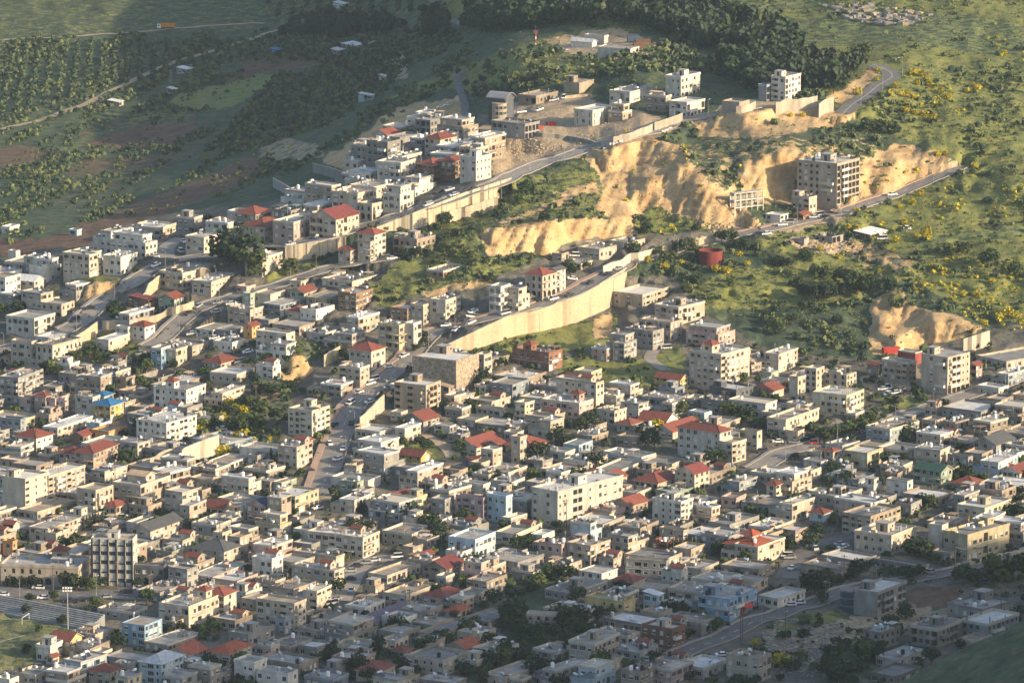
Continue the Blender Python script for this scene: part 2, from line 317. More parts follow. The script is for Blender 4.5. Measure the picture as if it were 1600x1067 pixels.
# ------------------------------------------------------------------ buildings. per line: x y wl wr n colour roof extras | label ; short name
# x y: the upper near corner, wl wr: widths of its two seen faces, n: storeys (surveyed on a 4x enlarged tile with the given origin)
SURVEY = '''
@800 0
503 690 115 135 2 white F v a=54 | white cubic house with tall narrow window slots on the bare building plot ; the white cubic house
690 655 90 60 2 tan F -
1055 478 75 120 3 white F P2 | white four-level block with pale annex at the forest edge below the hilltop camp ; the white hilltop block
960 600 120 35 2 taupe F s
1092 640 110 112 2 white F o | white house with open unglazed concrete frame corner beside the ridge road ; the open-framed white house
735 575 125 145 1 white F h=150 s | long low white hall with flat roof behind the bare building plots
420 512 75 90 1 tan F x h=90 P1 | round-cornered beige concrete shell standing alone under the green hilltop
150 600 110 135 1 taupe F u | low unfinished grey house with missing upper walls beside the dirt ridge road
80 775 210 90 2 grey F o s | wide grey building with strip windows and large white roof on the ridge ; the grey strip-window building
575 225 120 25 1 white F x a=60 h=50 | white box shed in the camp on top of the green hill
500 265 130 30 1 white G x h=25 a=60 R=white | low white metal hangar with sloping roof on the green hilltop
740 300 205 55 1 white F x h=35 a=65 | long low white shed at the front edge of the hilltop camp
1420 640 110 65 1 tan F x h=55 a=60 | low beige concrete hall without windows beside the track below the forest
@1200 0
108 480 150 105 4 white F o P1 a=60 h=155 | white concrete-framed block being built at the end of the ridge road ; the white block at the ridge road's end
-10 530 45 40 2 bluegrey F o
@400 0
1560 615 105 50 4 darkgrey F x h=150 c | dark round-fronted tower house under a curved grey metal roof ; the curved-roof tower house
1090 745 85 155 3 grey F u s | raw grey unfinished block with red-roofed stair rooms behind the red-tiled apartments
1150 875 90 105 3 cream H - h=100 | cream tower house with bright red hipped roof rising behind the twin red roofs ; the red-capped tower house
655 925 80 190 2 white F P2 s
640 1010 100 60 2 cream F -
820 845 60 78 2 cream G -
900 860 55 130 2 grey F u
905 975 50 130 2 cream F -
1225 1015 120 95 3 brown H b h=115 | brown and cream apartment house with glazed red-roofed bays on the upper road ; the twin red roofs
1105 1035 90 90 3 brown H b h=115
1375 980 100 95 3 white F P2 v a=54 | tall white cube house with glass strip at the edge of the cleared plot ; the tall white cube house
800 1015 100 55 2 white F P1
610 288 45 72 1 taupe S h=25 R=white | lone farm hut with white sheet roof in the orchards
@0 0
1165 435 60 40 1 grey S h=14 R=white a=60
745 640 70 30 1 taupe S h=16 R=white a=65
1085 560 40 25 1 peach S h=18 R=white a=60
@400 0
125 315 40 40 1 darkgrey S h=20 R=blue
510 318 35 40 1 taupe S h=14 R=white
720 598 80 20 1 paleblue S h=10 R=white a=70
810 480 25 20 1 white S h=10 R=white
540 28 60 40 1 white S h=10 R=white
@0 267
60 350 40 60 1 white F h=30
480 362 50 30 1 paleblue F h=20
@400 267
500 300 165 145 3 cream G h=160 b R=maroon | big cream house with wide maroon gable roof above the upper retaining wall ; the big maroon gable house
735 100 150 135 2 cream F s
725 205 70 160 2 cream F a b
900 100 30 88 3 white F -
235 320 130 165 2 pink F s h=120 | pale pink house with parapet roof at the bend of the upper road ; the pale pink house
250 225 165 70 1 grey F - h=45
90 258 90 60 1 cream F -
715 440 150 20 3 cream F b s h=130
740 400 60 72 4 cream H h=155 s | slender cream tower house capped by a red hipped roof below the upper wall ; the slim red-capped tower
590 500 75 40 2 cream H h=75
1005 425 150 118 2 taupe F u b P2 s | unfinished grey-brown house with round balcony on the green slope ; the unfinished grey-brown house
40 540 60 125 3 cream F P1 h=125
1170 625 90 140 1 brown F h=50 u | lone brown concrete shell on the grassy slope below the cut ; the lone brown shell
600 690 190 170 1 cream F s h=45
280 690 75 50 1 cream F - h=40
440 790 125 145 1 tan F - h=60
625 765 100 105 3 brown F s h=100 | brown four-bay apartment house at the edge of the green slope
375 865 90 130 1 white F s h=70
150 830 120 140 2 bluegrey F - h=80
90 770 90 90 1 cream F -
300 762 60 100 1 greengrey G h=35
1045 835 100 45 3 cream F - h=120
945 862 110 100 2 brown F h=80
1185 805 80 145 3 cream F s b h=140
895 960 245 65 3 yellowcream F s b
985 950 30 50 3 white F -
600 1015 180 82 2 taupe F P1
1530 720 110 75 3 white F b
190 1015 190 55 2 cream F -
270 965 170 100 1 taupe F -
@800 267
190 655 110 85 3 cream H b a h=140 s | cream villa with broad red hipped roof beside the lower main road ; the red-roofed villa
275 620 45 60 4 white G R=darkgrey b s h=120
40 735 40 70 3 cream F b
545 490 135 110 1 cream F h=62 s | low cream bungalow with red-edged portico above the road wall
720 447 115 112 1 cream F h=60 s
430 572 60 70 1 tan F u h=45
310 518 60 45 1 tan F h=40
815 772 182 165 2 cream F h=85 v | grand blank-sided beige house tucked below the end of the stone wall ; the blank beige house
1040 850 150 165 2 beige F b P2 s
990 945 200 75 3 beige F s h=100
880 1000 180 70 2 grey F s
1290 985 205 105 3 pink F s b P2 h=115
700 1028 110 80 3 grey F -
@1200 267
430 -48 250 140 6 beige F b s P2 a=60 h=262 o | six-floor raw concrete apartment block standing against the ochre cut ; the raw concrete apartment block
255 165 110 50 3 peach F P1 h=105 s | peach house with stair tower in front of the raw concrete apartment block
220 275 40 40 1 brown G h=35
75 270 90 50 1 white F h=50
400 400 110 80 1 concrete F u w h=60 | roofless grey house shell with bare wall openings on the dirt terrace ; the roofless shell
225 425 45 30 1 concrete F u x h=40
640 398 75 105 1 brown S h=38 R=white | dark shed under a white metal roof among yellow broom ; the shed among the broom
@0 267
755 535 110 105 2 white F s h=125 | white corner house with awning where the lane meets the upper road ; the white corner house
910 405 220 75 3 white F s P1 h=150
640 440 60 60 1 grey F -
1000 355 180 100 1 cream F h=60 s
1215 290 110 50 2 grey F P3
1275 412 115 180 2 cream F s h=105
1440 325 155 90 1 orange F h=60 | low orange-walled house with parapet on the crest above the tall tree
1530 258 110 70 1 white F h=50
150 575 150 200 1 grey F h=35
100 500 28 25 2 white F x h=65
215 690 130 60 2 white G R=white h=75 | white gabled villa on the left edge above the broom slope ; the white gabled villa
385 832 130 82 2 cream F a h=65
215 920 175 130 2 white F o h=110 b | white house on a dark blue ground floor beside the lower bend ; the white-and-blue house
400 1050 170 90 1 white F -
930 805 130 60 2 brown S R=maroon h=75
1090 800 100 60 2 greengrey G h=75 R=red | grey-green house with bright red roof behind a row of cypresses ; the cypress-row house
1320 692 120 160 2 cream F s h=75
1540 722 60 55 1 pink F h=35
905 975 85 65 2 white H - h=85 | white house with red pyramid roof below the mossy stone terrace
800 975 80 30 2 white F h=80
1330 985 105 120 1 white F h=40
1440 990 60 110 1 bluegrey F h=50
1575 970 55 50 2 orange G h=75
1565 765 75 60 2 greengrey F h=75
@0 533
330 22 100 185 3 cream F a b s | long cream apartment house with arched ground floor beside the green gully ; the long cream apartments
200 0 130 30 3 cream F -
230 112 100 110 1 cream F h=55
60 110 60 60 1 cream G h=30
115 225 120 160 4 grey F b s h=165 | tall grey-beige apartment block at the left edge with strip balconies ; the left-edge grey block
630 215 195 72 3 taupe F P2 h=120
345 355 110 105 2 pink F b s h=110 | pink castle-like house with a red pyramid tower between two wings ; the pink castle house
285 345 70 40 3 pink H h=110
190 350 70 30 2 pink F b h=100
580 345 110 45 3 white F s h=120
650 345 30 60 2 yellow H R=blue h=70
690 405 108 85 2 yellow H R=blue b h=95 | bright yellow house with two vivid blue roofs ; the yellow house with blue roofs
900 412 120 130 1 taupe F h=50
1165 300 205 122 3 white F H2 s h=140 | big white house with small red pyramid turret above the broom hollow ; the big white turret house
1390 320 110 140 2 peach F b h=90
1480 205 170 110 1 beige F -
1380 140 95 112 1 beige H h=45 | low beige house under a wide red hipped roof above the white turret house
1008 42 100 72 3 blue F h=110 | grey-blue cube house above the car park in the left-hand quarter ; the grey-blue cube
1100 45 20 70 2 cream F -
990 218 150 150 1 concrete F u w h=50
1042 500 190 190 3 white F b s h=140 | white and brown modern house with long balconies above the tall retaining wall ; the white-and-brown house
860 632 140 195 2 cream F s b h=95
360 535 140 222 2 cream F s h=75
520 592 90 92 1 brown G h=50
680 562 100 112 1 orange F h=55
130 485 130 35 3 bluegrey F h=125
585 700 110 155 3 peach H b h=140 s | tall peach house with layered red roofs and round balconies ; the layered red-roof house
480 705 110 60 2 peach H h=90
130 655 130 80 2 bluegrey F b h=70
130 745 130 60 1 peach F h=40
370 690 80 20 1 cream G h=45
160 852 145 140 5 cream F P1 h=225 v | tall plain cream block at the left with narrow glazed stair strip ; the tall plain cream block
305 835 60 232 4 cream F b s h=150
880 895 180 190 2 beige F b K h=140 s | large beige house with gabled attic room and rounded corner ; the gabled-attic house
600 925 120 112 3 cream F a b | cream house with crenellated balconies and arches beside the gabled-attic house
1140 940 70 100 2 cream F -
1290 862 100 80 1 tan F -
1440 752 140 132 1 white F h=60 o
1555 850 170 80 3 beige F s h=130
1185 1020 190 130 2 beige F s
1400 1042 90 70 1 cream G -
@400 533
190 15 190 60 2 white F s
105 148 105 50 2 white F R h=95
720 62 140 90 2 cream H h=120 s
650 162 130 60 3 beige F s h=130
530 268 215 75 2 taupe F R h=95
350 430 150 115 4 cream F b s P3 h=160 | cream four-level terraced house on the corner of the dipping street ; the terraced corner house
255 650 95 100 3 beige F R s h=150 | beige three-storey house with small red roof on the inside of the road bend ; the house inside the bend
1245 112 262 135 4 taupe F P3 m h=215 | large block wrapped in brown scaffolding mesh beside the main street ; the mesh-wrapped block
1425 82 45 50 3 cream F -
1062 272 200 95 4 tan F b o h=180 P3 | four-storey tan house with open loggias standing on the street wall ; the tan loggia house
1240 340 110 75 2 tan F h=90
1205 285 80 30 3 peach S h=100 R=tan
1520 422 145 30 1 cream F h=50
775 562 160 100 2 cream F b s h=100
930 538 60 140 2 cream F s h=110
1212 522 100 40 1 white F o h=45 | small white garage with dark doorway beside the dirt lane ; the small white garage
1370 492 90 80 1 cream F h=40
700 868 235 80 1 white F h=60 x | long low white hall with blank walls below the dipping street ; the long white hall
1010 805 100 160 3 beige F b s h=120
1030 722 140 60 1 yellow G h=40
1480 675 140 60 2 tan F -
1385 740 55 22 1 pink G h=45
1270 805 110 55 1 tan F -
615 985 150 105 2 cream F R s h=75
900 1012 200 140 2 bluegrey F s P1
160 965 150 62 3 beige F s
60 1030 70 90 2 pink G R=darkblue
1420 975 175 12 3 mauve F h=110
1562 960 132 40 3 paleblue F s P2
1180 985 90 60 2 grey F -
1420 892 130 42 1 white F -
@800 533
230 68 230 85 2 brick F b H1 s h=120 | dark brick villa with rounded cream balconies and red pyramid roof ; the dark brick villa
590 42 175 65 2 pink F b H1 s h=80
700 5 45 70 3 grey F h=75
1305 78 200 180 5 beige F b s H2 h=228 a=54 | five-storey pinkish-beige apartment tower with small red roof turret ; the five-storey beige tower
1400 300 165 108 2 darkgrey F u P1 h=110 | dark grey unfinished house with notched parapet below the beige tower
1330 372 150 60 2 grey F s h=70
1050 240 160 48 2 yellow G h=55 | grey and yellow barn-like house with red roof on the green slope ; the red barn-roofed house
525 255 250 50 3 cream F R h=150
495 190 100 68 2 yellowcream F h=80
740 278 160 80 2 beige F h=70
420 385 235 90 2 pink F H3 h=105 s | salmon pink house with flat roof and small red corner turret ; the salmon pink house
80 382 60 58 3 yellowcream F h=110
640 432 110 75 2 cream F s h=95
790 385 90 90 2 white F b h=95
1000 382 120 75 2 bluegrey F h=80
780 602 130 60 1 taupe F h=70
1297 570 265 70 4 white H s h=185 | white four-storey block under a large dark red hipped roof ; the white block with red hip
1375 630 10 88 3 cream F b h=130
1530 562 110 32 2 cream F -
810 722 245 92 1 white F s h=55
1000 765 190 90 1 beige F h=60
910 888 150 140 1 beige H h=62 a | single-storey beige house spread under a wide red hipped roof ; the wide red-hipped house
1140 825 125 95 3 cream G R=maroon a h=90 | cream chapel-like house with arched windows and maroon gable roof ; the chapel-like house
285 930 165 415 4 white F v s P2 h=235 a=50 | long pale apartment slab with recessed balconies in the middle of town ; the long pale slab
1055 995 180 75 4 white F s P2 h=170 | white four-storey block with rooftop boiler in front of the wide red-hipped house ; the white boiler-roof block
1240 1040 110 80 2 peach F -
1420 872 90 112 2 bluegrey F h=90
740 1022 100 110 1 taupe R=red G -
240 492 140 85 2 cream F R b s
50 592 55 42 3 cream F -
330 692 200 62 1 white F s
300 822 60 82 2 tan F -
640 860 60 80 2 cream G h=60
150 880 110 80 1 grey F -
500 590 100 100 1 tan F s h=50
@1200 533
65 75 165 120 3 cream F s h=115
490 200 195 62 3 cream F a s h=110 | cream building with rows of dark arched windows beside the car yard ; the arched-window building
300 168 70 52 4 cream F a h=150
185 218 50 48 3 cream F a
490 335 215 110 3 yellowcream F s b h=130
1120 88 165 140 5 beige F b v h=250 a=54 P1 | tall beige apartment tower on pillars at the right of the car yard ; the tower on pillars
880 128 170 45 3 tan F b h=130
1490 125 190 330 1 cream F h=45 a=45 | wide flat-roofed warehouse with cream walls at the right edge ; the right-edge warehouse
1300 150 45 38 2 pink G h=90
920 62 110 40 2 maroon F x h=60
690 150 70 30 1 taupe G h=70 R=red
60 252 60 72 1 orange F -
110 485 110 210 2 cream F s b h=115
465 650 100 110 1 white F s
620 695 150 100 2 yellowcream F o h=105
760 545 150 180 2 bluegrey F s h=110 | pale blue-grey workshop with busy rooftop beside the avenue trees ; the blue-grey workshop
1075 578 150 172 2 cream F R s h=70
1370 512 130 150 2 taupe F b s
1425 645 145 118 2 grey G R=darkgrey h=60
1500 200 60 100 2 bluegrey F b s h=90
1440 290 130 60 1 white F h=60
1080 815 172 72 2 greengrey G R=green b h=90 | dark house under green metal roofs beside a small garden ; the green-roofed house
1225 955 120 130 2 grey F s
1460 930 200 90 2 taupe F s b P2 h=120
1250 720 130 30 2 grey F h=60
150 835 140 125 3 cream F s b h=130
330 742 110 40 1 white F h=60
405 690 40 40 2 cream H h=60
560 862 215 110 1 bluegrey F s P2 h=65
640 1003 230 140 2 cream F s
870 872 135 35 2 white F h=80
150 1010 150 140 2 cream F s
1540 700 80 60 1 white F s
50 900 50 45 2 cream H h=60
@0 800
85 75 65 38 2 cream G h=85
300 92 80 215 2 beige F s h=70
80 178 48 25 2 orange F h=65
490 335 490 75 2 beige F a s H3 a=76 h=130 | long arcaded civic building behind the football ground road ; the arcaded civic building
833 155 263 28 5 white F p P2 h=305 a=78 | five-storey white office block striped by dark pilasters behind the sports ground ; the striped office block
1025 330 185 18 2 darkgrey F a a=78 h=130 | ornate dark stone hall with white arched outlines beside the striped office block ; the dark arched hall
940 112 60 205 2 cream G R=darkgrey h=85
700 92 100 130 1 tan F s h=50
1140 175 80 100 1 cream F R -
1390 125 60 60 2 cream F R h=80
1400 245 200 108 2 cream H R=darkgrey h=80
1500 152 80 100 2 tan F -
1170 352 120 70 2 grey F -
1330 392 135 215 1 pink F s h=65
1180 582 235 300 2 cream F b s H3 h=140 | long cream building carrying two bright red hipped roofs ; the long twin-roofed building
1400 520 70 80 3 cream H h=120
835 622 230 90 1 grey F s h=60
1000 500 150 200 1 grey F s
905 692 145 112 3 blue F h=145 | bright blue cube house with one white sunlit side ; the bright blue cube
315 828 115 95 2 white F P2 h=85
440 800 30 75 2 yellow G h=90
560 850 90 130 1 taupe F s
1190 895 165 105 1 cream G R=brightred h=45 | cream house mostly hidden by one wide bright red roof ; the wide bright red roof
1430 885 90 150 2 cream H R=brightred h=60
1010 945 140 140 3 paleblue H R=stripe h=110 | pale blue house under a white-striped metal pyramid roof ; the striped-roof house
690 1000 90 72 2 cream H h=60
1130 1035 140 130 2 grey F s
800 1020 70 90 2 yellowcream F -
1590 930 95 80 2 white F a
220 1010 110 110 1 cream F s
640 870 60 60 1 grey F s
330 905 50 40 1 peach G h=40
60 1040 90 60 1 white F s
420 990 100 120 2 taupe F s
350 130 110 130 1 cream F s
@400 800
150 20 150 75 2 yellowcream F s
50 192 50 95 1 peach F -
668 152 350 105 3 cream F b s R h=135 | large cream L-shaped house with corner balconies above the little square ; the big house on the square
975 132 190 130 2 yellowcream F s h=75
1370 165 170 130 2 paleblue F s
500 272 270 52 1 cream F s h=90
490 352 270 62 2 cream F R s
100 285 100 70 2 white F R
380 482 140 92 3 cream F s h=130
180 665 190 62 2 bluegrey F s h=90
240 560 240 75 4 cream F b h=150
465 668 95 182 1 peach F s h=60 | peach bungalow with two steel boilers on its roof beside the purple roof
720 695 110 270 1 taupe G R=purple h=40 a=57 | long low hall under a faded purple gable roof ; the long purple roof
680 592 115 130 1 white F s h=50
940 515 150 200 1 cream F s h=70
820 392 30 212 1 cream F h=35
1190 350 150 110 2 taupe G R=maroon h=70
1440 430 110 132 2 tan F s h=75
1290 532 100 75 2 tan F s h=60
1260 625 110 100 1 cream H R=brightred h=35
210 835 135 158 1 beige F s h=60
270 945 270 122 1 tan F s
200 1000 200 65 2 white F s
1170 920 240 165 2 cream F s h=90 | pale cream flat house with blue-grey pergola beside dark gardens ; the pergola house
920 872 75 55 1 grey H R=red h=40
880 1035 150 120 2 cream F R s
1240 1055 230 80 1 tan F s
480 1040 180 100 1 bluegrey F s
1310 850 90 100 1 peach G R=brightred h=40
1100 690 120 120 1 grey F s
1400 320 60 80 2 pink F -
1060 270 60 60 1 taupe G h=35
1290 245 200 110 1 white F s
760 1000 100 110 1 cream H h=60
@800 800
490 203 180 125 3 beige F s b h=125 | beige three-storey house with open attic window and sunlit right side ; the open-attic house
310 195 145 60 2 pink F s
560 372 145 100 1 white F h=60
965 300 260 18 2 grey F a=76 s P2 h=110 | grey modern house with tall dark window slots ; the grey modern house
965 185 165 140 1 brick F s h=55 | red-brown brick house with white-edged terrace and cream upper rooms ; the brick terrace house
1070 110 150 30 2 cream F h=60
490 62 80 72 2 paleblue F s
1350 150 170 120 2 grey F s h=90
755 440 70 70 1 taupe H h=45
1300 430 230 130 1 cream F s h=50
910 515 90 40 2 paleblue S R=white h=120
1360 530 200 175 2 blue F s P1 h=140 b | pale blue house with cream street front and red shop awning ; the pale blue shop house
700 555 250 72 2 yellow F s h=85 | yellow-walled house with brown flat roof overhanging its gardens ; the yellow garden house
395 640 310 15 2 pink F a s a=78 h=85
720 768 210 80 1 cream F s h=70
1000 722 190 85 2 brick F b h=130 P2 | brown brick house with round corner and white-framed windows ; the round-cornered brick house
500 980 125 150 2 paleblue F s
800 992 150 190 2 taupe F s
995 975 10 140 2 pink F s
1540 905 205 82 2 beige F s h=160 | two-storey beige house with pale roof at the road fork ; the road-fork house
130 372 130 60 1 grey F P2
280 870 150 110 1 taupe F s h=50
1180 350 180 110 1 cream F s
@1200 800
1245 133 150 265 2 yellowcream F s P3 h=180 b | two-storey pale yellow house with large white terrace roof and tall blank fin ; the yellow terrace house
1085 75 85 40 2 white F x h=210
640 20 340 190 3 tan F b s h=130 | tan apartment house with rounded balconies above the street corner ; the tan corner apartments
683 492 150 182 3 grey F b o P1 h=165 | three-storey charcoal-grey unfinished villa with glass cylinder corner ; the charcoal villa
960 335 340 45 1 grey F s h=45
560 300 230 120 1 grey F h=30
60 535 60 175 1 white F h=60
700 745 185 142 2 concrete F u s h=115 | square raw concrete block beside the rubble heap ; the raw concrete block
1060 722 235 172 2 concrete F u P2 b h=125
1340 600 225 190 1 grey F s P3 h=80
1370 690 165 200 2 bluegrey F u b h=120
800 905 120 182 1 white F s
800 1020 200 172 1 concrete F h=60
1300 800 60 140 1 cream F x h=40
'''
# trees: x y(base) height kind (b broad, p dark pine, c cypress, y yellow broom bush)
TREES = '''
@0 267
1480 590 250 b
1560 640 170 b
1300 330 60 b
735 920 110 b
120 810 70 b
230 790 40 b
40 820 60 b
165 810 30 b
850 650 40 b
30 640 50 b
710 915 40 c
740 915 42 c
770 915 45 c
800 912 45 c
825 910 45 c
855 908 50 c
880 905 48 c
910 903 48 c
940 900 50 c
990 895 60 c
1018 890 60 c
1045 885 65 c
1062 870 60 c
1080 860 58 c
1115 855 60 c
1140 840 60 c
1165 820 60 c
1190 810 60 c
400 960 40 b
1275 600 50 b
@400 267
1540 160 70 b
1175 350 90 b
185 640 110 b
920 560 70 b
1000 560 75 b
750 470 50 b
1050 1050 60 b
1460 690 60 b
1240 410 50 b
1180 500 40 b
60 330 60 b
@800 267
460 610 50 b
360 620 70 b
370 650 60 b
900 540 60 b
980 590 95 b
1040 530 80 b
1090 540 90 b
1140 520 70 b
1310 480 80 b
1370 480 80 b
1440 500 80 b
850 600 45 y
760 620 40 y
950 610 50 y
1060 580 30 y
1280 630 50 y
1340 640 50 y
1420 530 35 y
1470 590 35 y
1150 700 60 b
1380 730 60 b
1100 760 60 b
750 430 90 b
830 400 80 b
800 340 70 b
1150 380 60 b
100 150 90 b
60 220 80 b
200 330 70 b
@1200 267
170 730 80 b
220 800 110 p
250 810 110 p
290 815 110 p
330 800 100 p
370 820 110 p
410 810 100 p
450 800 110 p
490 740 130 b
560 770 140 b
620 760 110 b
350 680 80 b
280 650 70 b
60 600 70 b
130 600 60 b
240 560 80 b
1380 600 110 b
1150 540 90 b
1210 530 90 b
1540 650 80 b
770 740 80 b
220 870 60 b
260 860 60 b
80 1000 80 b
150 960 70 b
430 960 70 b
600 980 50 b
560 270 40 y
550 380 50 y
500 370 45 y
650 345 30 y
850 340 50 y
900 210 50 y
950 165 50 y
820 230 30 y
930 420 40 y
990 400 60 y
990 430 50 y
800 450 50 y
780 510 30 y
1110 630 30 y
1020 600 30 y
700 630 25 y
1500 900 60 y
1450 930 50 y
1550 920 50 y
1400 700 40 y
1300 780 40 y
1220 780 40 y
1350 960 40 y
440 550 40 y
330 500 40 y
@1200 0
620 835 95 b
700 835 85 b
780 845 85 b
590 360 90 b
480 530 50 b
560 580 50 y
690 440 30 y
680 510 30 y
910 470 45 y
960 480 40 y
990 510 40 y
930 530 35 y
1010 540 40 y
1080 580 40 y
1120 620 40 y
800 560 40 y
760 600 40 y
830 600 40 y
870 590 35 y
920 620 35 y
860 700 40 y
920 720 40 y
980 730 45 y
1030 750 45 y
750 690 30 y
1250 580 35 y
1310 560 40 y
1280 540 30 y
1060 960 40 y
1110 970 35 y
1290 1030 40 y
220 730 35 y
140 740 30 y
1470 350 45 y
1430 240 25 y
@800 0
120 440 50 b
160 520 70 b
220 500 60 b
70 530 50 b
@400 0
1180 170 60 b
@0 533
340 190 90 b
290 175 60 b
560 100 90 b
620 130 60 b
790 780 120 b
1590 260 60 b
1200 400 30 b
1540 420 90 b
1470 440 60 y
1380 490 70 y
1520 450 60 y
1590 640 60 y
1490 620 70 y
1430 610 60 y
1540 600 60 y
1400 640 70 y
1480 560 110 b
1340 540 90 b
1290 520 80 b
1560 540 100 b
1280 770 40 b
1420 400 60 y
1260 480 50 y
1560 680 40 y
380 1060 50 b
@400 533
60 130 60 b
100 330 80 b
40 440 80 b
120 500 80 b
200 520 70 b
1420 290 130 b
1340 440 80 b
1180 440 70 b
900 660 70 b
1260 660 60 b
1290 700 90 b
1390 820 70 b
1480 530 50 b
1060 40 60 b
1000 30 50 b
100 720 90 c
270 850 60 b
200 810 40 b
620 930 70 c
805 880 70 c
1520 890 90 b
1580 880 90 b
980 1067 110 b
1120 1067 80 b
1020 640 60 b
@800 533
480 560 100 b
430 555 80 b
160 680 120 b
270 630 110 b
520 740 110 b
420 780 90 b
370 780 90 b
800 560 110 p
830 650 110 p
890 690 170 p
910 560 90 y
1260 780 130 b
1340 490 110 b
1400 480 90 b
1460 500 100 b
1560 330 80 b
980 470 50 b
40 300 70 b
1150 490 60 b
@1200 533
590 150 90 p
730 210 90 p
370 640 100 b
420 620 90 b
470 610 90 b
520 600 100 b
570 590 110 b
660 510 70 b
720 490 50 b
880 610 120 b
850 620 80 b
400 800 90 b
460 810 100 b
490 800 80 b
950 990 80 b
1010 1000 80 b
1170 850 70 b
1240 870 80 b
1410 440 90 b
560 310 50 b
60 300 60 b
1120 660 50 b
1190 640 50 b
700 990 90 b
1530 1060 90 b
1560 870 60 b
20 300 50 b
@0 800
450 230 80 b
500 240 90 b
880 240 50 b
60 460 70 b
140 460 70 b
210 465 80 b
430 480 110 b
480 490 100 b
580 480 90 b
630 470 70 b
1070 700 60 b
1130 730 70 b
740 850 100 b
720 780 60 b
700 920 50 b
1310 980 100 b
1370 1000 80 b
1480 960 100 b
1190 100 60 b
160 880 60 b
1040 420 120 c
1025 400 100 c
870 45 40 b
545 85 80 c
562 85 85 c
580 85 85 c
598 85 90 c
616 80 85 c
634 80 85 c
652 75 80 c
670 70 75 c
@400 800
620 90 110 b
690 100 90 b
820 90 110 c
1140 180 130 b
1080 100 100 b
260 170 60 b
500 520 110 b
150 420 50 b
480 960 170 p
760 900 150 p
640 990 120 b
590 1000 90 b
700 1010 90 b
900 730 100 b
860 740 90 b
1060 790 110 b
1120 810 100 b
1190 780 100 b
1300 760 110 b
1360 720 90 b
1480 580 100 b
1420 610 60 b
1240 670 60 b
1380 940 90 b
1460 970 120 b
1530 960 120 b
1300 1020 100 b
1400 1060 100 b
1560 900 130 b
1580 730 100 b
340 860 60 b
710 410 40 b
310 470 60 b
1460 190 60 b
1590 640 90 b
@800 800
40 230 90 b
120 210 80 b
250 420 110 b
340 430 110 b
170 460 100 b
120 500 90 b
60 540 60 b
280 590 110 b
350 590 100 y
400 560 110 b
380 350 50 b
680 480 60 b
1020 250 80 b
1290 270 100 b
1360 240 90 b
1400 330 60 b
980 640 100 b
1060 620 90 b
1280 740 90 b
20 700 160 b
80 790 140 b
160 820 130 b
250 800 110 b
350 760 170 b
420 730 150 b
330 850 120 b
420 880 120 b
550 880 130 b
480 800 120 b
530 700 130 p
620 640 60 b
150 1000 130 b
220 1020 120 b
80 950 120 b
290 1060 100 b
1100 960 80 b
1520 830 50 y
1350 700 30 b
870 870 50 b
430 990 60 b
@1200 800
110 230 120 b
260 230 120 b
290 520 160 b
350 560 80 b
270 500 120 b
920 270 130 b
980 280 100 b
560 400 110 b
520 410 80 b
780 410 70 b
870 410 80 b
950 410 80 b
1040 310 60 b
1220 460 140 b
1280 440 90 b
1450 430 180 b
1530 420 150 b
1580 350 90 b
860 670 100 b
380 890 70 b
440 880 70 b
400 1040 160 b
480 1060 150 b
340 1000 70 b
560 930 150 b
650 920 120 b
700 860 70 b
1020 950 110 b
600 850 70 b
80 960 100 y
130 990 80 b
170 990 70 b
30 940 80 b
1200 830 60 b
1300 320 40 b
1560 30 80 b
1480 20 70 b
740 250 40 b
90 800 60 b
'''
